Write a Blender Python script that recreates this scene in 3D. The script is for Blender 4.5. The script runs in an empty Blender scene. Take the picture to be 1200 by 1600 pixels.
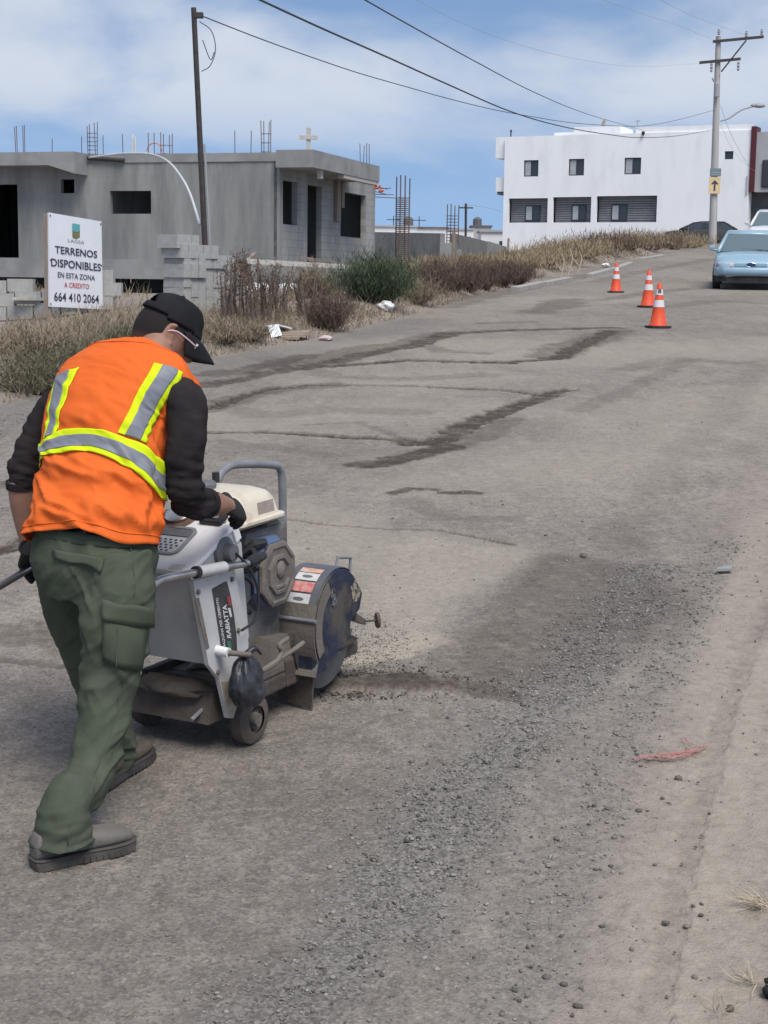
import bpy, bmesh, math, random
import numpy as np
from mathutils import Matrix, Vector

SC = bpy.context.scene
COL = SC.collection
rng = np.random.default_rng(7)
random.seed(7)
R = math.radians

# ------------------------------------------------------------------ camera
CAM_H = 1.55
FPX = 2400.0                      # focal length in pixels of the 1200 x 1600 photograph
TILT = math.atan(360 / FPX)
ROLL = R(0.8)
cam_d = bpy.data.cameras.new('camera')
cam = bpy.data.objects.new('camera', cam_d)
COL.objects.link(cam)
cam_d.sensor_fit = 'VERTICAL'
cam_d.sensor_height = 36.0
cam_d.lens = 36.0 * FPX / 1600.0
cam_d.clip_start = 0.05
cam_d.clip_end = 3000
CM = (Matrix.Rotation(math.pi / 2 - TILT, 3, 'X') @ Matrix.Rotation(ROLL, 3, 'Z'))
cam.matrix_world = Matrix.Translation((0, 0, CAM_H)) @ CM.to_4x4()
SC.camera = cam

# ------------------------------------------------------------------ light
SUN_EL, SUN_AZ = R(58), R(155)    # azimuth clockwise from +Y: behind the camera, to the right
world = bpy.data.worlds.new('World')
SC.world = world
world.use_nodes = True
wn = world.node_tree.nodes
wl = world.node_tree.links
wn.clear()
w_out = wn.new('ShaderNodeOutputWorld')
w_bg = wn.new('ShaderNodeBackground')
w_bg.inputs['Strength'].default_value = 0.10
wl.new(w_bg.outputs[0], w_out.inputs[0])
w_tc = wn.new('ShaderNodeTexCoord')
w_sep = wn.new('ShaderNodeSeparateXYZ')
wl.new(w_tc.outputs['Generated'], w_sep.inputs[0])


def wmath(op, a, b=None, c=None, clamp=False):
    n = wn.new('ShaderNodeMath')
    n.operation = op
    n.use_clamp = clamp
    for i, v in enumerate((a, b, c)):
        if v is None:
            continue
        if isinstance(v, (int, float)):
            n.inputs[i].default_value = v
        else:
            wl.new(v, n.inputs[i])
    return n.outputs[0]


z_up = wmath('MAXIMUM', w_sep.outputs[2], 0.0)
z_s = wmath('MULTIPLY_ADD', z_up, 0.85, 0.21)
w_cmb = wn.new('ShaderNodeCombineXYZ')
wl.new(w_sep.outputs[0], w_cmb.inputs[0])
wl.new(w_sep.outputs[1], w_cmb.inputs[1])
wl.new(z_s, w_cmb.inputs[2])
w_nrm = wn.new('ShaderNodeVectorMath')
w_nrm.operation = 'NORMALIZE'
wl.new(w_cmb.outputs[0], w_nrm.inputs[0])
w_sky = wn.new('ShaderNodeTexSky')
w_sky.sky_type = 'NISHITA'
w_sky.sun_disc = False
w_sky.sun_elevation = SUN_EL
w_sky.sun_rotation = SUN_AZ
w_sky.altitude = 50
w_sky.air_density = 1.0
w_sky.dust_density = 0.6
w_sky.ozone_density = 2.2
wl.new(w_nrm.outputs[0], w_sky.inputs[0])
# thin drifting cloud: noise on the direction, flattened as a layer overhead
den = wmath('ADD', z_up, 0.16)
cx = wmath('DIVIDE', w_sep.outputs[0], den)
cy = wmath('DIVIDE', w_sep.outputs[1], den)
w_c2 = wn.new('ShaderNodeCombineXYZ')
wl.new(cx, w_c2.inputs[0])
wl.new(cy, w_c2.inputs[1])
w_c2.inputs[2].default_value = 3.7
w_map = wn.new('ShaderNodeMapping')
w_map.inputs['Location'].default_value = (1.55, 0.50, 0)
w_map.inputs['Scale'].default_value = (1.0, 0.72, 1)
wl.new(w_c2.outputs[0], w_map.inputs[0])
w_n1 = wn.new('ShaderNodeTexNoise')
w_n1.inputs['Scale'].default_value = 1.2
w_n1.inputs['Detail'].default_value = 7
w_n1.inputs['Roughness'].default_value = 0.5
w_n1.inputs['Distortion'].default_value = 0.25
wl.new(w_map.outputs[0], w_n1.inputs['Vector'])
w_ramp = wn.new('ShaderNodeMapRange')
w_ramp.interpolation_type = 'SMOOTHSTEP'
w_ramp.inputs['From Min'].default_value = 0.40
w_ramp.inputs['From Max'].default_value = 0.63
w_ramp.inputs['To Max'].default_value = 0.9
wl.new(w_n1.outputs['Fac'], w_ramp.inputs['Value'])
# the layer thins out towards the horizon
w_hz = wn.new('ShaderNodeMapRange')
w_hz.interpolation_type = 'SMOOTHSTEP'
w_hz.inputs['From Min'].default_value = 0.035
w_hz.inputs['From Max'].default_value = 0.13
wl.new(w_sep.outputs[2], w_hz.inputs['Value'])
w_fac = wmath('MULTIPLY', w_ramp.outputs[0], w_hz.outputs[0], clamp=True)
w_mix = wn.new('ShaderNodeMix')
w_mix.data_type = 'RGBA'
wl.new(w_fac, w_mix.inputs['Factor'])
wl.new(w_sky.outputs[0], w_mix.inputs['A'])
w_mix.inputs['B'].default_value = (4.5, 4.85, 5.45, 1)
wl.new(w_mix.outputs['Result'], w_bg.inputs['Color'])

sun_d = bpy.data.lights.new('sun', 'SUN')
sun_d.energy = 2.4
sun_d.angle = R(32)
sun_d.color = (1.0, 0.955, 0.885)
sun = bpy.data.objects.new('sun', sun_d)
COL.objects.link(sun)
sdir = Vector((math.sin(SUN_AZ) * math.cos(SUN_EL), math.cos(SUN_AZ) * math.cos(SUN_EL), math.sin(SUN_EL)))
sun.rotation_euler = sdir.to_track_quat('Z', 'Y').to_euler()
sun.location = (8, -12, 25)

SC.view_settings.view_transform = 'Standard'
SC.view_settings.look = 'None'
SC.view_settings.exposure = 0.6
SC.view_settings.gamma = 1.0
SC.cycles.max_bounces = 6
SC.cycles.use_denoising = True

# ------------------------------------------------------------------ pixel -> place
CMn = np.array([[CM[i][j] for j in range(3)] for i in range(3)])
C0 = np.array([0, 0, CAM_H])


def ray(px, py):
    return CMn @ np.array([(px - 600) / FPX, -(py - 800) / FPX, -1.0])


def P(px, py, Y):
    d = ray(px, py)
    return C0 + d * (Y / d[1])


def plane_hit(px, py, o, n):
    d = ray(px, py)
    return C0 + d * (np.dot(np.asarray(o) - C0, n) / np.dot(d, n))


# ------------------------------------------------------------------ noise
def _hash(ix, iy, iz, seed):
    h = (ix.astype(np.int64) * 374761393 + iy.astype(np.int64) * 668265263 + iz.astype(np.int64) * 1274126177 + seed * 974711) & 0xffffffff
    h = ((h ^ (h >> 13)) * 1274126177) & 0xffffffff
    h = (h ^ (h >> 16)) & 0xffffffff
    return h / 4294967295.0


def vnoise(x, y, z=None, seed=0):
    x = np.asarray(x, float)
    y = np.asarray(y, float)
    z = np.zeros_like(x) if z is None else np.asarray(z, float)
    ix, iy, iz = np.floor(x), np.floor(y), np.floor(z)
    fx, fy, fz = x - ix, y - iy, z - iz
    fx = fx * fx * (3 - 2 * fx)
    fy = fy * fy * (3 - 2 * fy)
    fz = fz * fz * (3 - 2 * fz)
    r = 0
    for dx in (0, 1):
        for dy in (0, 1):
            for dz in (0, 1):
                w = (fx if dx else 1 - fx) * (fy if dy else 1 - fy) * (fz if dz else 1 - fz)
                r = r + w * _hash(ix + dx, iy + dy, iz + dz, seed)
    return r


def fbm(x, y, z=None, seed=0, octv=4):
    s, a, t = 0, 0.5, 0
    x = np.asarray(x, float); y = np.asarray(y, float)
    for o in range(octv):
        s = s + a * vnoise(x * 2 ** o, y * 2 ** o, None if z is None else np.asarray(z) * 2 ** o, seed + o)
        t += a
        a *= 0.5
    return s / t


def sstep(a, b, x):
    t = np.clip((np.asarray(x, float) - a) / (b - a), 0, 1)
    return t * t * (3 - 2 * t)


# ------------------------------------------------------------------ terrain height
EDGE_Y = np.array([-60, 4.1, 13.55, 18.3, 21.9, 26.45, 30.1, 44.75, 63.3, 87.5, 120, 200, 700.])
EDGE_X = np.array([-24.5, -6.1, -3.41, -2.08, -0.76, 0.39, 1.19, 4.51, 10.26, 17.6, 29, 62, 260.])
PROF_Y = [-80, 0, 4.1, 24, 40, 88, 110, 160, 240, 600, 2000]
PROF_Z = [-3.6, -.17, 0.0, .868, 1.476, 3.78, 4.6, 5.2, 4.5, 1.0, -4]


def edge_x(y):
    return np.interp(y, EDGE_Y, EDGE_X)


def height(x, y):
    x = np.asarray(x, float)
    y = np.asarray(y, float)
    g = np.interp(y, PROF_Y, PROF_Z) + 0.008 * np.clip(x, 0, 14)
    d = edge_x(y) - x                       # metres left of the road's edge
    lot = 0.8 + 0.02 * (y - 22)
    lot = np.where(y < 22, g, np.minimum(lot, g))
    s = sstep(3.0, 8.0, d)
    g = g * (1 - s) + lot * s
    bank = sstep(0.1, 1.0, d) * (1 - sstep(3.0, 6.5, d)) * sstep(9, 16, y)
    g = g + bank * (0.12 + 0.22 * fbm(x * 0.7, y * 0.35, seed=11, octv=3))
    return g


def H1(x, y):
    return float(height(np.array([x]), np.array([y]))[0])


def Gs(pxs, pys):
    pxs, pys = np.asarray(pxs, float), np.asarray(pys, float)
    d = np.stack([(pxs - 600) / FPX, -(pys - 800) / FPX, -np.ones_like(pxs)], 1) @ CMn.T
    t = np.full(len(pxs), .5)
    for _ in range(160):
        p = C0 + d * t[:, None]
        e = p[:, 2] - height(p[:, 0], p[:, 1])
        t += np.where(e > .0005, np.maximum(e / np.maximum(.03, -(d[:, 2] - .03 * d[:, 1])) * .5, 0), 0)
    return C0 + d * t[:, None]


def G(px, py):
    d = ray(px, py)
    t = 0.5
    for i in range(300):
        p = C0 + d * t
        e = p[2] - H1(p[0], p[1])
        if e < 0.002:
            break
        t += max(e / max(.03, -(d[2] - .03 * d[1])) * .4, 0.002)
    return C0 + d * t


# ------------------------------------------------------------------ materials
def mat(name, c1, c2=None, scale=8, rough=0.85, c3=None, scale3=2.0, amt3=0.5, bump=0.0, bscale=60, metal=0.0,
        spec=0.35, detail=6, attr=None, stretch=None, lo=0.35, hi=0.65, sss=0, coat=0, lo3=0.45, hi3=0.7, trans=0.0, bdist=0.01):
    m = bpy.data.materials.new(name)
    m.use_nodes = True
    nt = m.node_tree
    b = nt.nodes['Principled BSDF']
    b.inputs['Roughness'].default_value = rough
    b.inputs['Metallic'].default_value = metal
    b.inputs['Specular IOR Level'].default_value = spec
    if coat:
        b.inputs['Coat Weight'].default_value = coat
        b.inputs['Coat Roughness'].default_value = 0.08
    if sss:
        b.inputs['Subsurface Weight'].default_value = sss
        b.inputs['Subsurface Scale'].default_value = 0.01
    if trans:
        b.inputs['Transmission Weight'].default_value = trans
    c1 = tuple(c1) + (1,)
    b.inputs['Base Color'].default_value = c1
    tc = nt.nodes.new('ShaderNodeTexCoord')
    src = tc.outputs['Object']
    if stretch:
        mp = nt.nodes.new('ShaderNodeMapping')
        mp.inputs['Scale'].default_value = stretch
        nt.links.new(src, mp.inputs[0])
        src = mp.outputs[0]
    col = None

    def noise(sc, det=detail):
        n = nt.nodes.new('ShaderNodeTexNoise')
        n.inputs['Scale'].default_value = sc
        n.inputs['Detail'].default_value = det
        n.inputs['Roughness'].default_value = 0.62
        nt.links.new(src, n.inputs['Vector'])
        return n.outputs['Fac']

    def rng_(o, a, bb, to=1.0):
        n = nt.nodes.new('ShaderNodeMapRange')
        n.inputs['From Min'].default_value = a
        n.inputs['From Max'].default_value = bb
        n.inputs['To Max'].default_value = to
        nt.links.new(o, n.inputs['Value'])
        return n.outputs[0]

    def mix(f, A, B):
        n = nt.nodes.new('ShaderNodeMix')
        n.data_type = 'RGBA'
        nt.links.new(f, n.inputs['Factor'])
        for s, v in (('A', A), ('B', B)):
            if isinstance(v, tuple):
                n.inputs[s].default_value = v
            else:
                nt.links.new(v, n.inputs[s])
        return n.outputs['Result']
    if c2 is not None:
        if attr:
            a = nt.nodes.new('ShaderNodeAttribute')
            a.attribute_name = attr
            f = a.outputs['Fac']
        else:
            f = rng_(noise(scale), lo, hi)
        col = mix(f, c1, tuple(c2) + (1,))
    if c3 is not None:
        col = mix(rng_(noise(scale3), lo3, hi3, amt3), col if col is not None else c1, tuple(c3) + (1,))
    if col is not None:
        nt.links.new(col, b.inputs['Base Color'])
    if bump:
        bp = nt.nodes.new('ShaderNodeBump')
        bp.inputs['Strength'].default_value = bump
        bp.inputs['Distance'].default_value = bdist
        nt.links.new(noise(bscale, 4), bp.inputs['Height'])
        nt.links.new(bp.outputs[0], b.inputs['Normal'])
    return m


# ------------------------------------------------------------------ mesh builder
MW = {}                                      # world matrix of every Empty


class MB:
    def __init__(s):
        s.v = []
        s.f = []
        s.n = 0

    def add(s, v, f):
        v = np.asarray(v, float).reshape(-1, 3)
        s.v.append(v)
        k = s.n
        s.f += [[i + k for i in q] for q in f]
        s.n += len(v)
        return s

    def box(s, lo, hi, fr=None):
        x0, y0, z0 = lo
        x1, y1, z1 = hi
        v = np.array([(x0, y0, z0), (x1, y0, z0), (x1, y1, z0), (x0, y1, z0), (x0, y0, z1), (x1, y0, z1), (x1, y1, z1), (x0, y1, z1)], float)
        if fr is not None:
            v = fr(v)
        return s.add(v, [(0, 3, 2, 1), (4, 5, 6, 7), (0, 1, 5, 4), (1, 2, 6, 5), (2, 3, 7, 6), (3, 0, 4, 7)])

    def bbox(s, lo, hi, b=0.01, fr=None):
        """box with its edges chamfered"""
        bm = bmesh.new()
        bmesh.ops.create_cube(bm, size=1)
        for v in bm.verts:
            v.co = Vector([lo[i] + (v.co[i] + .5) * (hi[i] - lo[i]) for i in range(3)])
        bmesh.ops.bevel(bm, geom=list(bm.edges), offset=b, segments=2, affect='EDGES', profile=.6)
        return s.bm(bm, fr)

    def bm(s, bm, fr=None):
        bm.verts.index_update()
        v = np.array([tuple(x.co) for x in bm.verts])
        if fr is not None:
            v = fr(v)
        f = [[x.index for x in q.verts] for q in bm.faces]
        bm.free()
        return s.add(v, f)

    def hexa(s, p):
        """eight corners: bottom ring of four, then top ring of four"""
        return s.add(p, [(0, 3, 2, 1), (4, 5, 6, 7), (0, 1, 5, 4), (1, 2, 6, 5), (2, 3, 7, 6), (3, 0, 4, 7)])

    def loft(s, rings, cap=True, closed=True):
        rings = np.asarray(rings, float)
        m, k = rings.shape[:2]
        f = []
        for i in range(m - 1):
            for j in range(k if closed else k - 1):
                a, b = i * k + j, i * k + (j + 1) % k
                f.append((a, b, b + k, a + k))
        if cap and closed:
            f.append(tuple(range(k))[::-1])
            f.append(tuple(range((m - 1) * k, m * k)))
        return s.add(rings.reshape(-1, 3), f)

    def tube(s, pts, r, k=10, cap=True, sub=0):
        pts = np.asarray(pts, float)
        r = np.full(len(pts), r, float) if np.isscalar(r) else np.asarray(r, float)
        if sub:
            pts, r = spline(pts, sub), spline(r[:, None], sub)[:, 0]
        t = np.gradient(pts, axis=0)
        t /= np.linalg.norm(t, axis=1)[:, None] + 1e-12
        up = np.array([0, 0, 1.0]) if abs(t[0][2]) < .9 else np.array([1.0, 0, 0])
        rings = []
        a = np.cross(t[0], up)
        for i in range(len(pts)):
            a = a - t[i] * np.dot(a, t[i])
            a /= np.linalg.norm(a) + 1e-12
            b = np.cross(t[i], a)
            th = np.arange(k) * 2 * np.pi / k
            rings.append(pts[i] + r[i] * (np.cos(th)[:, None] * a + np.sin(th)[:, None] * b))
        return s.loft(rings, cap)

    def lathe(s, prof, o=(0, 0, 0), ax=(0, 0, 1), k=24, cap=True):
        ax = np.asarray(ax, float)
        ax /= np.linalg.norm(ax)
        a = np.cross(ax, (0, 0, 1.0) if abs(ax[2]) < .9 else (1.0, 0, 0))
        a /= np.linalg.norm(a)
        b = np.cross(ax, a)
        th = np.arange(k) * 2 * np.pi / k
        rings = [np.asarray(o) + ax * h + max(r, 1e-4) * (np.cos(th)[:, None] * a + np.sin(th)[:, None] * b) for r, h in prof]
        return s.loft(rings, cap)

    def prism(s, poly, vec):
        poly = np.asarray(poly, float)
        k = len(poly)
        v = np.vstack([poly, poly + np.asarray(vec, float)])
        f = [tuple(range(k))[::-1], tuple(range(k, 2 * k))] + [(i, (i + 1) % k, (i + 1) % k + k, i + k) for i in range(k)]
        return s.add(v, f)

    def ball(s, c, r, k=16, m=10, fr=None):
        r = np.full(3, r, float) if np.isscalar(r) else np.asarray(r, float)
        rings = []
        for i in range(m + 1):
            ph = np.pi * (i / m - .5)
            ph = max(min(ph, np.pi / 2 - .02), -np.pi / 2 + .02)
            th = np.arange(k) * 2 * np.pi / k
            rings.append(np.stack([np.cos(th) * np.cos(ph) * r[0], np.sin(th) * np.cos(ph) * r[1], np.full(k, np.sin(ph) * r[2])], 1))
        rings = np.array(rings)
        if fr is not None:
            rings = fr(rings.reshape(-1, 3)).reshape(rings.shape)
        return s.loft(rings + np.asarray(c))

    def wall(s, W, Hh, T, holes, fr):
        """panel in (u, w, t): u 0..W, w 0..Hh, thickness t 0..T, rectangular openings cut through"""
        us = sorted(set([0, W] + [h[0] for h in holes] + [h[1] for h in holes]))
        ws = sorted(set([0, Hh] + [h[2] for h in holes] + [h[3] for h in holes]))
        us = [u for u in us if 0 <= u <= W]
        ws = [w for w in ws if 0 <= w <= Hh]
        idx = {}
        vs, fs = [], []

        def vid(i, j, t):
            if (i, j, t) not in idx:
                idx[(i, j, t)] = len(vs)
                vs.append((us[i], ws[j], T * t))
            return idx[(i, j, t)]
        nu, nw = len(us) - 1, len(ws) - 1
        solid = np.ones((nu, nw), bool)
        for i in range(nu):
            for j in range(nw):
                cu, cw = (us[i] + us[i + 1]) / 2, (ws[j] + ws[j + 1]) / 2
                for h in holes:
                    if h[0] < cu < h[1] and h[2] < cw < h[3]:
                        solid[i, j] = False
        for i in range(nu):
            for j in range(nw):
                if not solid[i, j]:
                    continue
                fs.append((vid(i, j, 0), vid(i + 1, j, 0), vid(i + 1, j + 1, 0), vid(i, j + 1, 0)))
                fs.append((vid(i, j, 1), vid(i, j + 1, 1), vid(i + 1, j + 1, 1), vid(i + 1, j, 1)))
                for di, dj, e in ((-1, 0, ((i, j), (i, j + 1))), (1, 0, ((i + 1, j + 1), (i + 1, j))), (0, -1, ((i + 1, j), (i, j))), (0, 1, ((i, j + 1), (i + 1, j + 1)))):
                    a, b = i + di, j + dj
                    if a < 0 or b < 0 or a >= nu or b >= nw or not solid[a, b]:
                        (p, q), (r_, t_) = e
                        fs.append((vid(p, q, 0), vid(r_, t_, 0), vid(r_, t_, 1), vid(p, q, 1)))
        return s.add(fr(np.array(vs, float)), fs)

    def build(s, name, material, parent=None, smooth=False, world=False, angle=None, attrs=None):
        v = np.vstack(s.v)
        if parent is not None and world:
            M = np.array(MW[parent].inverted())
            v = v @ M[:3, :3].T + M[:3, 3]
        me = bpy.data.meshes.new(name)
        me.from_pydata(v.tolist(), [], s.f)
        me.validate()
        bm = bmesh.new()
        bm.from_mesh(me)
        bmesh.ops.recalc_face_normals(bm, faces=bm.faces)
        bm.to_mesh(me)
        bm.free()
        return link(name, me, material, parent, smooth, angle, attrs)


def link(name, me, material, parent=None, smooth=False, angle=None, attrs=None):
    if material is not None:
        me.materials.append(material)
    if smooth:
        me.polygons.foreach_set('use_smooth', np.ones(len(me.polygons), bool))
        if angle:
            me.set_sharp_from_angle(angle=R(angle))
    if attrs:
        for k, a in attrs.items():
            at = me.attributes.new(k, 'FLOAT', 'POINT')
            at.data.foreach_set('value', np.asarray(a, np.float32))
    o = bpy.data.objects.new(name, me)
    COL.objects.link(o)
    if parent is not None:
        o.parent = parent
        if parent in MW:
            MW[o] = MW[parent].copy()
        else:
            MW[o] = Matrix.Identity(4)
    else:
        MW[o] = Matrix.Identity(4)
    return o


def spline(pts, sub):
    """Catmull-Rom through the points"""
    pts = np.asarray(pts, float)
    n = len(pts)
    ext = np.vstack([2 * pts[0] - pts[1], pts, 2 * pts[-1] - pts[-2]])
    out = []
    for i in range(n - 1):
        p0, p1, p2, p3 = ext[i:i + 4]
        for j in range(sub):
            t = j / sub
            out.append(.5 * ((2 * p1) + (-p0 + p2) * t + (2 * p0 - 5 * p1 + 4 * p2 - p3) * t * t + (-p0 + 3 * p1 - 3 * p2 + p3) * t ** 3))
    out.append(pts[-1])
    return np.array(out)


def tag(o, label=None, cat=None, group=None, kind=None):
    if label:
        o['label'] = label
    if cat:
        o['category'] = cat
    if group:
        o['group'] = group
    if kind:
        o['kind'] = kind
    return o


def thing(name, label, cat, M=None, group=None):
    o = bpy.data.objects.new(name, None)
    o.empty_display_size = 0.2
    COL.objects.link(o)
    M = Matrix.Identity(4) if M is None else M
    o.matrix_world = M
    MW[o] = M.copy()
    return tag(o, label, cat, group)


def T(x, y, z, rz=0.0):
    return Matrix.Translation((x, y, z)) @ Matrix.Rotation(rz, 4, 'Z')


def frame(o, ex, ey, ez):
    o, ex, ey, ez = (np.asarray(a, float) for a in (o, ex, ey, ez))
    return lambda v: o + np.asarray(v)[..., 0:1] * ex + np.asarray(v)[..., 1:2] * ey + np.asarray(v)[..., 2:3] * ez


def remesh(mb, voxel, smooth_it=6, factor=0.5, parent=None):
    """one continuous skin from overlapping lofts; returns (verts, faces) in world space"""
    v = np.vstack(mb.v)
    me = bpy.data.meshes.new('tmp')
    me.from_pydata(v.tolist(), [], mb.f)
    bm = bmesh.new()
    bm.from_mesh(me)
    bmesh.ops.recalc_face_normals(bm, faces=bm.faces)
    bm.to_mesh(me)
    bm.free()
    o = bpy.data.objects.new('tmp', me)
    COL.objects.link(o)
    r = o.modifiers.new('r', 'REMESH')
    r.mode = 'VOXEL'
    r.voxel_size = voxel
    sm = o.modifiers.new('s', 'SMOOTH')
    sm.iterations = smooth_it
    sm.factor = factor
    dg = bpy.context.evaluated_depsgraph_get()
    m2 = bpy.data.meshes.new_from_object(o.evaluated_get(dg))
    bpy.data.objects.remove(o)
    bpy.data.meshes.remove(me)
    return m2


def verts_of(me):
    a = np.empty(len(me.vertices) * 3)
    me.vertices.foreach_get('co', a)
    return a.reshape(-1, 3)


def normals_of(me):
    a = np.empty(len(me.vertices) * 3, np.float32)
    me.vertex_normals.foreach_get('vector', a)
    return a.reshape(-1, 3).astype(float)


def set_verts(me, v):
    me.vertices.foreach_set('co', np.asarray(v, np.float32).ravel())
    me.update()


def text_mesh(body, bold=0.0, sx=1.0):
    """flat letters as (verts2d, faces), height of a capital = 1, centred in x, base at 0"""
    cu = bpy.data.curves.new('t', 'FONT')
    cu.body = body
    cu.size = 1.0
    cu.align_x = 'CENTER'
    cu.offset = bold
    cu.resolution_u = 3
    o = bpy.data.objects.new('t', cu)
    COL.objects.link(o)
    dg = bpy.context.evaluated_depsgraph_get()
    me = bpy.data.meshes.new_from_object(o.evaluated_get(dg))
    v = verts_of(me)[:, :2].copy()
    f = [list(p.vertices) for p in me.polygons]
    bpy.data.objects.remove(o)
    bpy.data.curves.remove(cu)
    bpy.data.meshes.remove(me)
    v[:, 0] -= (v[:, 0].max() + v[:, 0].min()) / 2
    v /= 0.729
    v[:, 0] *= sx
    return v, f


def lettering(body, fr, cx, cy, h, material, parent, width=None, bold=0.012, rot=0, name='lettering', world=False, lift=0.003):
    v, f = text_mesh(body, bold)
    v = v * h
    v[:, 1] -= h / 2
    if width:
        v[:, 0] *= width / (v[:, 0].max() - v[:, 0].min())
    c, s_ = math.cos(rot), math.sin(rot)
    w = np.stack([cx + v[:, 0] * c - v[:, 1] * s_, cy + v[:, 0] * s_ + v[:, 1] * c, np.full(len(v), lift)], 1)
    mb = MB()
    mb.add(fr(w), f)
    v_ = np.vstack(mb.v)
    if parent is not None and world:
        M = np.array(MW[parent].inverted())
        v_ = v_ @ M[:3, :3].T + M[:3, 3]
    me = bpy.data.meshes.new(name)
    me.from_pydata(v_.tolist(), [], mb.f)
    return link(name, me, material, parent)
# ================================================================== GROUND
def seg_mask(x, y, pts, w, soft=0.32, wob=0.6, seed=0):
    """1 on a polyline given in photo pixels (laid out on the ground), 0 beyond its width; wobbly"""
    q = np.array([G(*p)[:2] for p in pts])
    d = np.full(x.shape, 1e9)
    ws = np.full(x.shape, 1.0)
    for i in range(len(q) - 1):
        a, b = q[i], q[i + 1]
        ab = b - a
        t = np.clip(((x - a[0]) * ab[0] + (y - a[1]) * ab[1]) / (ab @ ab + 1e-9), 0, 1)
        dd = np.hypot(x - a[0] - t * ab[0], y - a[1] - t * ab[1])
        d = np.minimum(d, dd)
    sc = 1.0 / max(w, .02)
    d = d + w * wob * (fbm(x * sc * .7, y * sc * .7, seed=seed + 3, octv=3) - .5) * 2 + w * .8 * (fbm(x * sc * 3.1, y * sc * 2.2, seed=seed + 9, octv=3) - .5)
    return 1 - sstep(w * (1 - soft), w * (1 + soft), d)


def poly_mask(x, y, pts, soft=.15, wob=.3, seed=0):
    q = np.array([G(*p)[:2] for p in pts])
    x0, y0 = q.min(0)
    x1, y1 = q.max(0)
    inside = np.zeros(x.shape, bool)
    d = np.full(x.shape, 1e9)
    n = len(q)
    for i in range(n):
        a, b = q[i], q[(i + 1) % n]
        c = ((a[1] > y) != (b[1] > y)) & (x < (b[0] - a[0]) * (y - a[1]) / (b[1] - a[1] + 1e-12) + a[0])
        inside ^= c
        ab = b - a
        t = np.clip(((x - a[0]) * ab[0] + (y - a[1]) * ab[1]) / (ab @ ab + 1e-9), 0, 1)
        d = np.minimum(d, np.hypot(x - a[0] - t * ab[0], y - a[1] - t * ab[1]))
    sd = np.where(inside, -d, d) + wob * (fbm(x * 1.7, y * 1.7, seed=seed, octv=4) - .5)
    return 1 - sstep(-soft, soft, sd)


# rows get wider with distance, columns fan out: fine near the viewer, coarse far away
rows = [-40, -25, -14, -7, -3, -1, 0.5, 1.5, 2.2]
yy = 2.6
while yy < 100:
    rows.append(yy)
    yy += max(0.007, yy * 0.0029 if yy < 12 else yy * 0.0055)
while yy < 1500:
    rows.append(yy)
    yy *= 1.06
rows = np.array(rows)
tc = np.concatenate([-np.geomspace(9, .31, 26)[:-1], np.linspace(-.31, .31, 620), np.geomspace(.31, 9, 26)[1:]])
YY, TT = np.meshgrid(rows, tc, indexing='ij')
XX = TT * (0.25 + np.where(YY > 2, YY, np.maximum(YY * .2 + 1.6, 1.6)))
jit = (rng.random(XX.shape) - .5) * .3 * .001 * YY
XX = XX + jit
ZZ = height(XX, YY)
nr, nc = XX.shape
xf, yf = XX.ravel(), YY.ravel()

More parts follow.
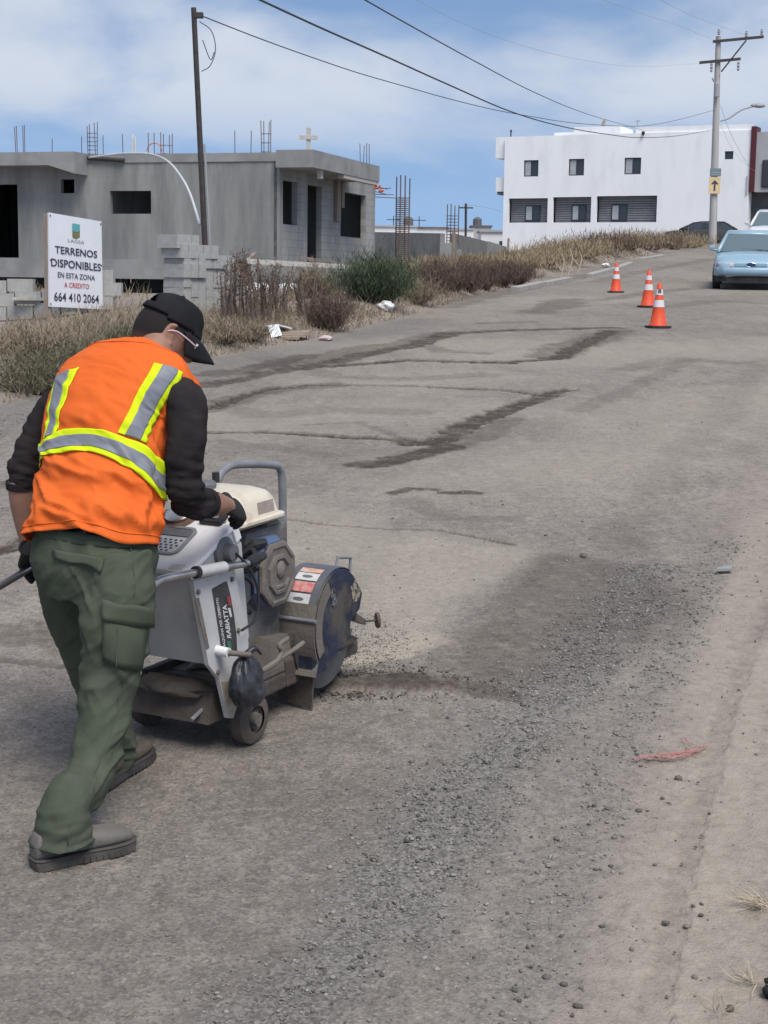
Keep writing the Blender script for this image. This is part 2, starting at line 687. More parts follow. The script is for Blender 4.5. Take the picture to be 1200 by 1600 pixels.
dark = np.zeros(xf.shape)
light = np.zeros(xf.shape)
gravel = np.zeros(xf.shape)
groove = np.zeros(xf.shape)
near = (yf > 2) & (yf < 70) & (np.abs(xf) < 1.5 + yf * .45)
xn, yn = xf[near], yf[near]
LINES = [  # pixels, half width (m), strength, groove depth
    ([(316, 602), (410, 584), (509, 568), (564, 553), (641, 539), (707, 521), (795, 516), (960, 512)], .17, .62, .01),
    ([(420, 574), (500, 560), (560, 545), (640, 533), (700, 520)], .26, .35, .0),
    ([(509, 572), (630, 562), (795, 566), (872, 558), (955, 517)], .13, .75, .01),
    ([(860, 556), (926, 530), (965, 517)], .32, .38, .0),
    ([(327, 638), (410, 608), (481, 600), (630, 603), (784, 607), (828, 613)], .075, .85, .016),
    ([(320, 640), (380, 622), (440, 606), (520, 601)], .18, .4, .0),
    ([(325, 676), (410, 675), (520, 681), (619, 685), (674, 693)], .075, .8, .014),
    ([(564, 726), (608, 722), (652, 709), (696, 698)], .13, .85, .0),
    ([(640, 692), (674, 690), (734, 664), (795, 636), (844, 619), (880, 607)], .12, .85, .014),
    ([(690, 700), (760, 680), (800, 655)], .12, .35, .0),
    ([(613, 770), (640, 764), (680, 766)], .05, .55, .0),
    ([(701, 770), (743, 770)], .06, .6, .0),
    ([(448, 811), (520, 821), (597, 825), (685, 828), (800, 850)], .020, .85, .014),
    ([(824, 489), (869, 480), (893, 468)], .4, .38, .0),
    ([(690, 480), (760, 462), (860, 442), (940, 425)], .35, .28, .0),
    ([(930, 470), (1010, 458), (1090, 450)], .25, .25, .0),
    ([(760, 505), (830, 503)], .2, .3, .0),
    ([(0, 858), (40, 843)], .07, .7, .008),
    ([(0, 990), (60, 985), (110, 1010)], .16, .35, .0),
    ([(0, 1030), (90, 1042)], .04, .35, .0),
    ([(505, 1073), (560, 1074), (620, 1072), (690, 1076)], .075, .95, -.018),
    ([(640, 1062), (720, 1075), (800, 1090)], .06, .35, .0),
    ([(930, 440), (1000, 425), (1110, 405)], .3, .22, .0),
    ([(640, 690), (560, 660), (480, 664)], .05, .25, .0),
    ([(1198, 560), (1060, 720), (960, 860)], .16, .11, .0),
    ([(330, 632), (420, 648), (520, 640), (640, 644)], .22, .2, .0),
    ([(420, 560), (520, 588), (640, 592), (760, 585)], .2, .22, .0),
    ([(650, 532), (690, 548), (760, 553)], .15, .3, .0),
    ([(330, 585), (420, 570), (480, 556)], .2, .4, .0),
    ([(1200, 930), (1130, 1120), (1060, 1380), (1010, 1640)], .035, .07, .004),
    ([(980, 575), (1060, 560), (1150, 566)], .2, .2, .0),
    ([(900, 640), (1000, 600), (1080, 560)], .12, .18, .0),
    ([(0, 760), (30, 752)], .1, .35, .0),
    ([(640, 780), (700, 810), (790, 812)], .1, .18, .0),
    ([(1040, 480), (1120, 470), (1190, 474)], .3, .22, .0),
    ([(340, 690), (420, 700), (520, 712)], .12, .2, .0),
]
dn = np.zeros(xn.shape)
gn = np.zeros(xn.shape)
for k, (pts, w, s_, gr) in enumerate(LINES):
    m = seg_mask(xn, yn, pts, w, seed=20 + k) * (0.55 + .9 * fbm(xn * 3 / max(w, .1) * .25, yn * 3 / max(w, .1) * .25, seed=60 + k, octv=3))
    m = np.clip(m, 0, 1)
    dn = 1 - (1 - dn) * (1 - min(1, s_ * 1.4) * m)
    gn = gn + gr * m
patch = poly_mask(xn, yn, [(650, 1050), (730, 975), (805, 900), (850, 868), (925, 872), (1005, 895), (1070, 925), (1095, 955), (1060, 995), (970, 1030), (880, 1065), (790, 1085), (720, 1085)], soft=.11, wob=.22, seed=5)
dn = 1 - (1 - dn) * (1 - .42 * patch * (.6 + .8 * fbm(xn * 2.2, yn * 2.2, seed=15, octv=4)))
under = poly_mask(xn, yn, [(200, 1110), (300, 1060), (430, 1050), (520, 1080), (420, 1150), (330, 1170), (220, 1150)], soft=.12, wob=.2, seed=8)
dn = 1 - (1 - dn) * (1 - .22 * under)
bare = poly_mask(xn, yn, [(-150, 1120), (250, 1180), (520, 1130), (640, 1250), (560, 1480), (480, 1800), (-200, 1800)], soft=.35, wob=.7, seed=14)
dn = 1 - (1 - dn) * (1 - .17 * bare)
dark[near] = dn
groove[near] = gn
ln = poly_mask(xn, yn, [(560, 860), (660, 840), (830, 858), (780, 900), (700, 985), (640, 1030), (540, 1040), (545, 950)], soft=.15, wob=.4, seed=6) * .55
ln = np.maximum(ln, .8 * seg_mask(xn, yn, [(545, 1030), (600, 1020), (660, 1000)], .12, seed=91))
ln = np.maximum(ln, .7 * seg_mask(xn, yn, [(850, 622), (895, 606)], .05, seed=92))
ln = np.maximum(ln, .55 * seg_mask(xn, yn, [(1200, 1010), (1150, 1200), (1120, 1330), (1060, 1600)], .07, soft=.9, seed=93))
ln = np.maximum(ln, .45 * seg_mask(xn, yn, [(430, 800), (560, 850), (700, 860)], .35, soft=.9, seed=94))
for k_, (pp_, ww_, aa_) in enumerate([([(330, 655), (600, 650), (790, 640)], .9, .35), ([(900, 560), (1060, 545), (1200, 540)], 1.1, .35), ([(620, 600), (800, 590)], .8, .3), ([(700, 760), (900, 720), (1100, 640)], .7, .28), ([(560, 540), (760, 535)], .9, .25), ([(720, 480), (900, 470)], 1.2, .25), ([(300, 840), (450, 850), (600, 870)], .4, .45), ([(1000, 700), (1100, 660), (1198, 610)], .5, .3)]):
    ln = np.maximum(ln, aa_ * seg_mask(xn, yn, pp_, ww_, soft=.95, wob=.9, seed=120 + k_))
ln = np.maximum(ln, .38 * seg_mask(xn, yn, [(1198, 800), (1120, 1040), (1050, 1320), (960, 1640)], .10, soft=.9, seed=131))
ln = np.maximum(ln, .42 * seg_mask(xn, yn, [(1230, 1120), (1180, 1330), (1140, 1640)], .05, soft=.9, seed=132))
light[near] = ln
gv = .95 * seg_mask(xn, yn, [(380, 1640), (560, 1470), (700, 1260), (800, 1150), (900, 1040), (980, 960), (1010, 890)], .17, soft=.75, wob=.6, seed=31)
gv = np.maximum(gv, .5 * seg_mask(xn, yn, [(760, 1640), (860, 1400), (960, 1180), (1050, 1010), (1130, 850)], .09, soft=.9, wob=.8, seed=32))
dl = edge_x(yn) - xn
gv = np.maximum(gv, .8 * (1 - sstep(.0, .75, np.abs(dl + .45) + .4 * (fbm(xn * 2, yn * 2, seed=33) - .5))) * (yn < 26))
gravel[near] = gv

# asphalt / dirt split: the dirt of the left verge and of the right shoulder
d_left = edge_x(yf) - xf + .5 * (fbm(xf * .9, yf * .9, seed=41, octv=4) - .5)
sh_y = np.array([-60, 2.5, 3.15, 4.43, 6.5, 10, 14, 22, 40, 87, 120, 200, 700])
sh_x = np.array([-18, .20, .30, .56, 1.18, 2.3, 3.9, 7.2, 13.0, 26.5, 38, 72, 268])
d_right = xf - np.interp(yf, sh_y, sh_x) + .35 * (fbm(xf * 1.3, yf * 1.3, seed=42, octv=4) - .5)
dirt = np.maximum(sstep(-.25, .25, d_left), sstep(-.3, .3, d_right) * .9)
# real relief: pocked asphalt, chips, ruts in the shoulder
rel = np.zeros(xf.shape)
nn = near & (yf < 22)
xq, yq = xf[nn], yf[nn]
rel[nn] += (fbm(xq * 1.1, yq * 1.1, seed=51, octv=3) - .5) * .03
rel[nn] += (fbm(xq * 38, yq * 38, seed=52, octv=2) - .5) * .006 * (1 + 1.2 * gravel[nn])
# broken slab edges stand a little proud of the sunken strips
rel[nn] += .035 * (fbm(xq * .45 + 7, yq * .28, seed=58, octv=3) - .5) * sstep(8, 11, yq)
rel[nn] -= groove[nn] * 1.6
ZZ = ZZ + rel.reshape(ZZ.shape)
blotch = fbm(xf * .55, yf * .3, seed=71, octv=4)

verts = np.stack([xf, yf, ZZ.ravel()], 1)
ii, jj = np.meshgrid(np.arange(nr - 1), np.arange(nc - 1), indexing='ij')
q0 = (ii * nc + jj).ravel()
quads = np.stack([q0, q0 + 1, q0 + 1 + nc, q0 + nc], 1)
fx_, fy_ = xf[quads].mean(1), yf[quads].mean(1)
road_face = (d_left[quads].mean(1) < 0) & (d_right[quads].mean(1) < 0)
left_face = (~road_face) & (d_left[quads].mean(1) >= 0)
right_face = (~road_face) & (~left_face)


def ground_material():
    m = bpy.data.materials.new('road_and_dirt')
    m.use_nodes = True
    nt = m.node_tree
    N, L = nt.nodes, nt.links
    b = N['Principled BSDF']
    b.inputs['Roughness'].default_value = .93
    b.inputs['Specular IOR Level'].default_value = .22
    tcn = N.new('ShaderNodeTexCoord')

    def at(n):
        a = N.new('ShaderNodeAttribute')
        a.attribute_name = n
        return a.outputs['Fac']

    def noise(s, d=5, r=.6):
        n = N.new('ShaderNodeTexNoise')
        n.inputs['Scale'].default_value = s
        n.inputs['Detail'].default_value = d
        n.inputs['Roughness'].default_value = r
        L.new(tcn.outputs['Object'], n.inputs['Vector'])
        return n.outputs['Fac']

    def rg(o, a, c, t0=0., t1=1.):
        n = N.new('ShaderNodeMapRange')
        for k, v in (('From Min', a), ('From Max', c), ('To Min', t0), ('To Max', t1)):
            n.inputs[k].default_value = v
        L.new(o, n.inputs['Value'])
        return n.outputs[0]

    def mx(f, A, B, mode='MIX'):
        n = N.new('ShaderNodeMix')
        n.data_type = 'RGBA'
        n.blend_type = mode
        if isinstance(f, float):
            n.inputs['Factor'].default_value = f
        else:
            L.new(f, n.inputs['Factor'])
        for s, v in (('A', A), ('B', B)):
            if isinstance(v, tuple):
                n.inputs[s].default_value = v + (1,)
            else:
                L.new(v, n.inputs[s])
        return n.outputs['Result']

    def mul(a, c):
        n = N.new('ShaderNodeMath')
        n.operation = 'MULTIPLY'
        for i, v in enumerate((a, c)):
            if isinstance(v, float):
                n.inputs[i].default_value = v
            else:
                L.new(v, n.inputs[i])
        return n.outputs[0]
    # worn asphalt: grey binder, pale stone chips, dust film
    asph = mx(rg(noise(1.3), .35, .68), (.203, .174, .145), (.270, .235, .197))
    asph = mx(rg(noise(5.5, 6, .7), .42, .66, 0, .5), asph, (.152, .134, .116))
    asph = mx(rg(at('blotch'), .42, .66, 0, .65), asph, (.315, .268, .217))
    dirtc = mx(rg(noise(.9), .35, .65), (.270, .224, .188), (.318, .270, .229))
    dirtc = mx(rg(noise(9, 6, .7), .45, .7, 0, .5), dirtc, (.218, .179, .149))
    col = mx(at('dirt'), asph, dirtc)
    # pits, patched bits and tar marks, drawn out along the wheel tracks
    mp = N.new('ShaderNodeMapping')
    mp.inputs['Rotation'].default_value = (0, 0, R(17))
    mp.inputs['Scale'].default_value = (5.0, 1.6, 1)
    L.new(tcn.outputs['Object'], mp.inputs[0])
    ns = N.new('ShaderNodeTexNoise')
    ns.inputs['Scale'].default_value = 1.0
    ns.inputs['Detail'].default_value = 8
    ns.inputs['Roughness'].default_value = .72
    L.new(mp.outputs[0], ns.inputs['Vector'])
    inv = rg(at('dirt'), 0, 1, 1, .35)
    col = mx(mul(rg(ns.outputs['Fac'], .52, .70, 0, .75), inv), col, (.135, .114, .097))
    col = mx(mul(rg(ns.outputs['Fac'], .47, .30, 0, .6), inv), col, (.365, .322, .272))
    col = mx(rg(noise(17, 5, .8), .49, .64, 0, .68), col, (.120, .103, .088))
    col = mx(rg(noise(13.3, 5, .8), .50, .66, 0, .42), col, (.37, .325, .275))
    # chips
    vor = N.new('ShaderNodeTexVoronoi')
    vor.inputs['Scale'].default_value = 120
    L.new(tcn.outputs['Object'], vor.inputs['Vector'])
    vsep = N.new('ShaderNodeSeparateColor')
    L.new(vor.outputs['Color'], vsep.inputs[0])
    chip_amt = rg(at('dirt'), 0, 1, .60, .14)
    col = mx(mul(rg(vsep.outputs[0], .55, 1., 0, .62), chip_amt), col, (.40, .365, .325))
    col = mx(mul(rg(vsep.outputs[1], .6, 1., 0, 1.), chip_amt), col, (.095, .090, .086))
    vor2 = N.new('ShaderNodeTexVoronoi')
    vor2.inputs['Scale'].default_value = 36
    L.new(tcn.outputs['Object'], vor2.inputs['Vector'])
    vs2 = N.new('ShaderNodeSeparateColor')
    L.new(vor2.outputs['Color'], vs2.inputs[0])
    col = mx(mul(rg(vs2.outputs[0], .8, 1., 0, .7), chip_amt), col, (.13, .122, .115))
    # grey crushed stone
    gcol = mx(vsep.outputs[2], (.070, .065, .060), (.265, .25, .228))
    col = mx(mul(at('gravel'), .80), col, gcol)
    col = mx(at('light'), col, mx(rg(noise(22, 4, .7), .35, .65), (.320, .275, .218), (.42, .367, .298)))
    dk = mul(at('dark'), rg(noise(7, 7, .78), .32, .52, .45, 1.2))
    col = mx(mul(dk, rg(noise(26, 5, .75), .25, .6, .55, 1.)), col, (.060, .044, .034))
    L.new(col, b.inputs['Base Color'])
    bp = N.new('ShaderNodeBump')
    bp.inputs['Strength'].default_value = .65
    bp.inputs['Distance'].default_value = .006
    hsum = N.new('ShaderNodeMath')
    hsum.operation = 'ADD'
    L.new(noise(70, 5, .75), hsum.inputs[0])
    L.new(mul(vor.outputs['Distance'], .6), hsum.inputs[1])
    L.new(hsum.outputs[0], bp.inputs['Height'])
    L.new(bp.outputs[0], b.inputs['Normal'])
    return m


M_ground = ground_material()


def sheet(name, sel):
    fq = quads[sel]
    used, inv = np.unique(fq, return_inverse=True)
    inv = inv.reshape(fq.shape)
    me = bpy.data.meshes.new(name)
    me.vertices.add(len(used))
    me.vertices.foreach_set('co', verts[used].astype(np.float32).ravel())
    me.loops.add(inv.size)
    me.loops.foreach_set('vertex_index', inv.astype(np.int32).ravel())
    me.polygons.add(len(inv))
    me.polygons.foreach_set('loop_start', (np.arange(len(inv)) * 4).astype(np.int32))
    me.update(calc_edges=True)
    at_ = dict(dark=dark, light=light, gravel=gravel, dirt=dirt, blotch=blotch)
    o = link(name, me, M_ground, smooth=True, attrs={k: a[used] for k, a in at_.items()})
    o['kind'] = 'structure'
    return o


sheet('road', road_face)
sheet('ground', left_face)
sheet('dirt_shoulder', right_face)


# loose stones: real little pebbles, thick in the gravel band
def pebbles(name, xs, ys, sizes, material, label=None, tint=None, lift=.25):
    ico = bmesh.new()
    bmesh.ops.create_icosphere(ico, subdivisions=1, radius=1)
    iv = np.array([tuple(v.co) for v in ico.verts])
    ifc = np.array([[v.index for v in f.verts] for f in ico.faces])
    ico.free()
    n = len(xs)
    z = height(xs, ys)
    sc = sizes[:, None] * rng.uniform(.6, 1.25, (n, 3)) * np.array([1, 1, .65])
    V = iv[None] * (1 + .28 * (rng.random((n, 12, 1)) - .5)) * sc[:, None, :]
    th = rng.uniform(0, 6.28, n)
    c, s_ = np.cos(th)[:, None], np.sin(th)[:, None]
    V = np.stack([V[..., 0] * c - V[..., 1] * s_, V[..., 0] * s_ + V[..., 1] * c, V[..., 2]], -1)
    # the sheet's relief under each stone
    rl = (fbm(xs * 1.1, ys * 1.1, seed=51, octv=3) - .5) * .03
    V = V + np.stack([xs, ys, z + rl + sizes * lift], 1)[:, None, :]
    Fc = (ifc[None] + (np.arange(n) * 12)[:, None, None]).reshape(-1, 3)
    me = bpy.data.meshes.new(name)
    me.vertices.add(n * 12)
    me.vertices.foreach_set('co', V.astype(np.float32).ravel())
    me.loops.add(Fc.size)
    me.loops.foreach_set('vertex_index', Fc.astype(np.int32).ravel())
    me.polygons.add(len(Fc))
    me.polygons.foreach_set('loop_start', (np.arange(len(Fc)) * 3).astype(np.int32))
    me.update(calc_edges=True)
    tn = np.repeat(rng.random(n) if tint is None else tint, 12)
    o = link(name, me, material, attrs={'tint': tn})
    return o


M_pebble = mat('crushed_stone', (.075, .070, .064), (.30, .277, .247), attr='tint', rough=.9)
M_clod = mat('dark_clod', (.085, .071, .060), (.20, .172, .148), attr='tint', rough=.95)
ci = np.flatnonzero(near & (yf < 13))
wgt = (gravel[ci] ** 1.3 * 3 + .022) * (yf[ci] ** 1.0)
# cells get denser near the viewer, so weigh by the ground each one covers
cell = (yf[ci] ** 2)
pick = rng.choice(ci, 30000, p=(wgt * cell) / (wgt * cell).sum())
px_ = xf[pick] + rng.normal(0, .02, len(pick))
py_ = yf[pick] + rng.normal(0, .03, len(pick))
sz = np.clip(rng.lognormal(-5.8, .45, len(pick)), .0018, .010)
tag(pebbles('gravel', px_, py_, sz, M_pebble), 'loose grey crushed stone strewn along the road in a band', 'gravel', kind='stuff')
# scattered dark clods and bigger stones on the right shoulder
spots = []
pxa, pya = rng.normal(930, 140, 300), rng.uniform(720, 1590, 300)
ok_ = (pxa > 560) & (pxa < 1199)
spots = Gs(pxa[ok_], pya[ok_])[:, :2]
tag(pebbles('dirt_clods', spots[:, 0], spots[:, 1], np.clip(rng.lognormal(-5.6, .5, len(spots)), .002, .010), M_clod),
    'small dark clods and chips scattered over the dusty right side of the road', 'debris', kind='stuff')
BIG0 = [(1060, 1215, .018), (870, 1310, .016), (1035, 1245, .013), (998, 1265, .014), (960, 1308, .013), (903, 1574, .016), (840, 1362, .013), (582, 1343, .012), (1095, 1430, .012), (912, 872, .03), (1071, 923, .022), (1141, 1580, .02)]
BIG = [(a, b, s_ * .72) for a, b, s_ in BIG0]
LBL = ['dark angular stone just right of and below the red plastic scrap', 'dark stone on the dirt down and left of the red plastic scrap', 'small stone below the largest dark stone by the plastic scrap',
       'small flat stone left of the stone below the red plastic scrap', 'brown stone on dirt at the edge of the gravel band', 'pale rounded stone near the bottom edge of the road view', 'brown stone beside the gravel band low on the right',
       'lone stone on asphalt midway between boot and gravel band', 'small stone near dry grass tuft on the right shoulder', 'dark clod at the far right edge of the dark dusty patch', 'dark clod on the right rim of the dark dusty patch', 'dark stone beside the grass stalks in the lower right corner']
for (a, b_, s_), lb in zip(BIG, LBL):
    g_ = G(a, b_)
    o = pebbles('stone', np.array([g_[0]]), np.array([g_[1]]), np.array([s_]), M_clod, lift=.4)
    tag(o, lb, 'stone', 'larger stones on the road')
# ================================================================== MATERIALS for built things
M_conc = mat('grey_concrete', (.19, .188, .178), (.315, .312, .292), scale=1.3, c3=(.135, .135, .13), scale3=1.6, amt3=.85, bump=.3, bscale=30, stretch=(1, 1, .16), lo3=.48, hi3=.72)
M_block = mat('concrete_block', (.36, .355, .335), (.44, .43, .405), scale=4, c3=(.24, .24, .23), scale3=11, bump=.5, bscale=160, bdist=.003)
M_slab = mat('slab_concrete', (.24, .24, .23), (.31, .305, .29), scale=1.5, c3=(.17, .17, .165), scale3=1.1, amt3=.7, bump=.3, bscale=40)
M_dkconc = mat('dark_concrete', (.11, .11, .11), (.15, .15, .148), scale=1.2, bump=.2)
M_inside = mat('unlit_interior', (.05, .05, .05), (.07, .07, .07), scale=2)
M_white = mat('white_plaster', (.86, .86, .855), (.80, .80, .80), scale=.35, c3=(.66, .66, .665), scale3=1.3, amt3=.55, stretch=(1, 1, .3), lo3=.5, hi3=.75, bump=.15, bscale=20, rough=.8)
M_rust = mat('rusty_rebar', (.10, .075, .065), (.16, .10, .075), scale=14, rough=.85)
M_dkmetal = mat('dark_steel', (.040, .033, .032), (.062, .050, .046), scale=9, rough=.7)
M_wood = mat('weathered_wood', (.20, .155, .125), (.29, .235, .19), scale=5, stretch=(6, 6, .7), bump=.3, bscale=30)
M_plank = mat('pale_plank', (.40, .375, .34), (.52, .49, .45), scale=5, stretch=(3, 3, 3), bump=.2)
M_pole = mat('concrete_pole', (.36, .345, .33), (.44, .42, .40), scale=2.2, stretch=(3, 3, .4), bump=.2)
M_wire = mat('cable_rubber', (.05, .05, .055), rough=.6)
M_pvc = mat('white_pvc', (.62, .62, .61), (.52, .52, .52), scale=4, rough=.5)
M_glass = mat('window_glass', (.035, .04, .045), rough=.12, spec=.6)
M_pane = mat('frosted_pane', (.42, .44, .45), (.34, .36, .37), scale=3, rough=.3)
M_frame = mat('dark_frame', (.045, .045, .05), rough=.5)
M_maroon = mat('maroon_paint', (.105, .022, .030), (.085, .018, .025), scale=3, rough=.6)
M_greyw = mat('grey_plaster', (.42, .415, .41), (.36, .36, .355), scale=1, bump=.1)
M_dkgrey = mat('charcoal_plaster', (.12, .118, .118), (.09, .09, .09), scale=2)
M_lwall = mat('rough_block_wall', (.21, .205, .20), (.28, .275, .265), scale=1.6, c3=(.15, .145, .14), scale3=.9, amt3=.8, bump=.4, bscale=20)
M_orange_s = mat('orange_tape', (.65, .14, .05), rough=.6)
M_louver = mat('grey_shutter', (.20, .20, .21), (.26, .26, .27), scale=3, rough=.6)
M_ins = mat('insulator', (.33, .32, .33), rough=.35)

# ================================================================== UNFINISHED HOUSE
hA = R(17)
e1 = np.array([math.sin(hA), math.cos(hA), 0])     # along the side that faces the road, going away
e2 = np.array([math.cos(hA), -math.sin(hA), 0])    # towards the road
hc = P(437, 330, 40)
hc[2] = 0
Zu = np.array([0, 0, 1.0])


def jointed(name, along, strength):
    """grey concrete with the block courses showing through the wash"""
    m = M_conc.copy()
    m.name = name
    nt = m.node_tree
    b = nt.nodes['Principled BSDF']
    src = b.inputs['Base Color'].links[0].from_socket
    tc = nt.nodes.new('ShaderNodeTexCoord')
    dp = nt.nodes.new('ShaderNodeVectorMath')
    dp.operation = 'DOT_PRODUCT'
    nt.links.new(tc.outputs['Object'], dp.inputs[0])
    dp.inputs[1].default_value = tuple(along)
    sp = nt.nodes.new('ShaderNodeSeparateXYZ')
    nt.links.new(tc.outputs['Object'], sp.inputs[0])
    cb = nt.nodes.new('ShaderNodeCombineXYZ')
    nt.links.new(dp.outputs['Value'], cb.inputs[0])
    nt.links.new(sp.outputs[2], cb.inputs[1])
    br = nt.nodes.new('ShaderNodeTexBrick')
    br.inputs['Scale'].default_value = 1
    br.inputs['Brick Width'].default_value = .40
    br.inputs['Row Height'].default_value = .20
    br.inputs['Mortar Size'].default_value = .014
    br.inputs['Mortar Smooth'].default_value = .4
    br.inputs['Color1'].default_value = (1, 1, 1, 1)
    br.inputs['Color2'].default_value = (.86, .86, .86, 1)
    br.inputs['Mortar'].default_value = (.62, .62, .62, 1)
    nt.links.new(cb.outputs[0], br.inputs['Vector'])
    mx = nt.nodes.new('ShaderNodeMix')
    mx.data_type = 'RGBA'
    mx.blend_type = 'MULTIPLY'
    mx.inputs['Factor'].default_value = strength
    nt.links.new(src, mx.inputs['A'])
    nt.links.new(br.outputs['Color'], mx.inputs['B'])
    nt.links.new(mx.outputs['Result'], b.inputs['Base Color'])
    return m


M_concL = jointed('block_wall_washed', e2, .12)
M_keep = M_conc
M_conc = mat('sunlit_bare_block', (.255, .252, .24), (.37, .365, .345), scale=1.3, c3=(.20, .198, .19), scale3=1.6, amt3=.8, bump=.4, bscale=40, stretch=(1, 1, .3), lo3=.48, hi3=.72)  # bare block colour, lightened further to paint in sun on the road side
M_concR = jointed('block_wall_bare_sunlit', e1, .6)
M_conc = M_keep


def hL(px, py, off=0.0):                            # hit on the long left face (a = off)
    p = plane_hit(px, py, hc + e1 * off, e1)
    return np.dot(p - hc, -e2), p[2]


def hR(px, py, off=0.0):                            # hit on the road face (b = off towards the road)
    p = plane_hit(px, py, hc + e2 * off, e2)
    return np.dot(p - hc, e1), p[2]


house = thing('unfinished_house', 'long unfinished grey concrete block house with dark empty window holes and rebar on its roof', 'house', T(hc[0], hc[1], 0))
z_fl = hL(437, 408)[1]                              # floor slab top
z_rf = hL(437, 238)[1]                              # roof top
Hh = z_rf - z_fl
Wl = 12.5
Wr = hR(586, 340)[0]


def holeL(x0, y0, x1, y1):
    a, za = hL(x0, y1)
    b, zb = hL(x1, y0)
    return (min(a, b), max(a, b), za - z_fl, zb - z_fl)


def holeR(x0, y0, x1, y1):
    a, za = hR(x0, y1)
    b, zb = hR(x1, y0)
    return (min(a, b), max(a, b), za - z_fl, zb - z_fl)


frL = frame(hc + Zu * z_fl, -e2, Zu, e1)
frR = frame(hc + Zu * z_fl, e1, Zu, -e2)
mb = MB()
h1 = holeL(172, 298, 236, 334)
h2 = holeL(95, 280, 116, 302)
h3 = holeL(-40, 288, 27, 394)
h3 = (h3[0], h3[1], 0.02, h3[3])
mb.wall(Wl, Hh - .22, .16, [h1, h2, h3], frL)
# concrete columns and ring beam, a hair proud of the block infill
for px in (441, 262, 139):
    u = hL(px, 300)[0]
    mb.box((max(u - .14, 0), 0, -.012), (u + .14, Hh - .225, -.0005), frL)
mb.build('long_wall', M_concL, house, world=True)
mb = MB()
r1 = holeR(442, 285, 465, 350)
r2 = holeR(480, 292, 503, 409)
r2 = (r2[0], r2[1], 0.01, r2[3])
r3 = holeR(532, 306, 572, 369)
mb.wall(Wr, Hh - .22, .16, [r1, r2, r3], frame(hc + Zu * z_fl - e2 * 0.002, e1, Zu, -e2))
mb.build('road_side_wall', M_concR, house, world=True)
mb = MB()                                            # rear walls close the rooms so the openings stay dark
mb.box((Wl, 0, -.0), (Wl + .15, Hh - .22, 8.2), frL)
mb.box((.3, 0, 8.0), (Wl, Hh - .22, 8.15), frL)
mb.box((5, 0, .3), (5.15, Hh - .23, 7.9), frL)
mb.build('rear_wall', M_conc, house, world=True)
mb = MB()
mb.box((-.02, Hh - .22, -.03), (Wl, Hh, 8.3), frL)
mb.build('roof_slab', M_slab, house, world=True)
# overhang on the left part, with a sloping soffit end
ueL = hL(137, 250)[0]
ue2 = hL(97, 255)[0]
mb = MB()
zt, zb_ = Hh + .02, Hh - .42
pl = [(ueL, zt), (Wl, zt), (Wl, zb_ + .1), (ue2, zb_ + .1), (ueL, zb_ - .12)]
mb.prism([frL(np.array([[u, w, -.75]]))[0] for u, w in pl], e1 * .745)
mb.build('roof_overhang', M_slab, house, world=True)
# road side eave
a0, a1 = hR(425, 300)[0], hR(541, 300)[0]
mb = MB()
mb.box((-.30, Hh - .40, -1.0), (a1, Hh + .035, -.003), frR)
mb.build('eave', M_slab, house, world=True)
mb = MB()
mb.box((a1 * .42, Hh - .50, -.98), (a1 * .98, Hh - .405, -.80), frR)
mb.build('formwork_board', M_plank, house, world=True)
mb = MB()
mb.box((a1 * .12, Hh - .62, -.9), (a1 * .12 + .12, Hh - .403, -.78), frR)
mb.build('formwork_block', M_plank, house, world=True)
mb = MB()
mb.box((a1 * .80, Hh - 1.55, -.1), (a1 * .86, Hh - .41, -.006), frR)
mb.box((a1 * .885, Hh - 1.15, -.09), (a1 * .925, Hh - .41, -.006), frR)
mb.build('conduit_box', M_wood, house, world=True)
# floor slab sticking out along the long face, basement below
mb = MB()
mb.box((1.2, -.50, -.9), (Wl, -.002, 8.2), frL)
mb.build('floor_slab', M_slab, house, world=True)
mb = MB()
mb.box((4.6, -2.6, .6), (Wl, -.503, .75), frL)
mb.build('basement_wall', M_dkconc, house, world=True)
mb = MB()
mb.box((-.2, -2.4, .2), (1.195, -.30, 8.2), frL)
mb.box((1.2, -2.4, .8), (4.6, -.503, 8.2), frL)
mb.build('foundation', M_dkconc, house, world=True)
mb = MB()
mb.box((0, -1.4, -.6), (Wr, -.30, -.01), frR)
mb.build('foundation_strip', M_slab, house, world=True)
# drain pipe, wet streaks, rebar
mb = MB()
ua, za = hL(139, 247)
ub, zb2 = hL(196, 251)
mb.tube([frL(np.array([[ua, za - z_fl, -.06]]))[0], frL(np.array([[ub, zb2 - z_fl, -.06]]))[0]], .055)
mb.build('drain_pipe', M_dkmetal, house, world=True)


def rebar_cluster(base, n, sp, h, jit_=.15, r=.011, ties=0, lean=.03):
    mb = MB()
    ct, st_ = math.cos(.42), math.sin(.42)
    tw = lambda a, b: (a * ct - b * st_, a * st_ + b * ct)
    offs = [tw(*q) for q in ((-sp, -sp), (sp, -sp), (sp, sp), (-sp, sp))][:n] if n > 1 else [(0, 0)]
    for ox, oy in offs:
        hh = h * (1 - jit_ * random.random())
        mb.tube([base + np.array([ox, oy, -.05]), base + np.array([ox + random.uniform(-lean, lean) * h, oy + random.uniform(-lean, lean) * h, hh])], r, k=5)
    for k in range(ties):
        z = h * .06 + k * h * .72 / max(ties, 1)
        q = [base + np.array([*tw(a, b), z]) for a, b in ((-sp - .01, -sp - .01), (sp + .01, -sp - .01), (sp + .01, sp + .01), (-sp - .01, sp + .01), (-sp - .01, -sp - .01))]
        mb.tube(q, r * .5, k=4)
    return mb


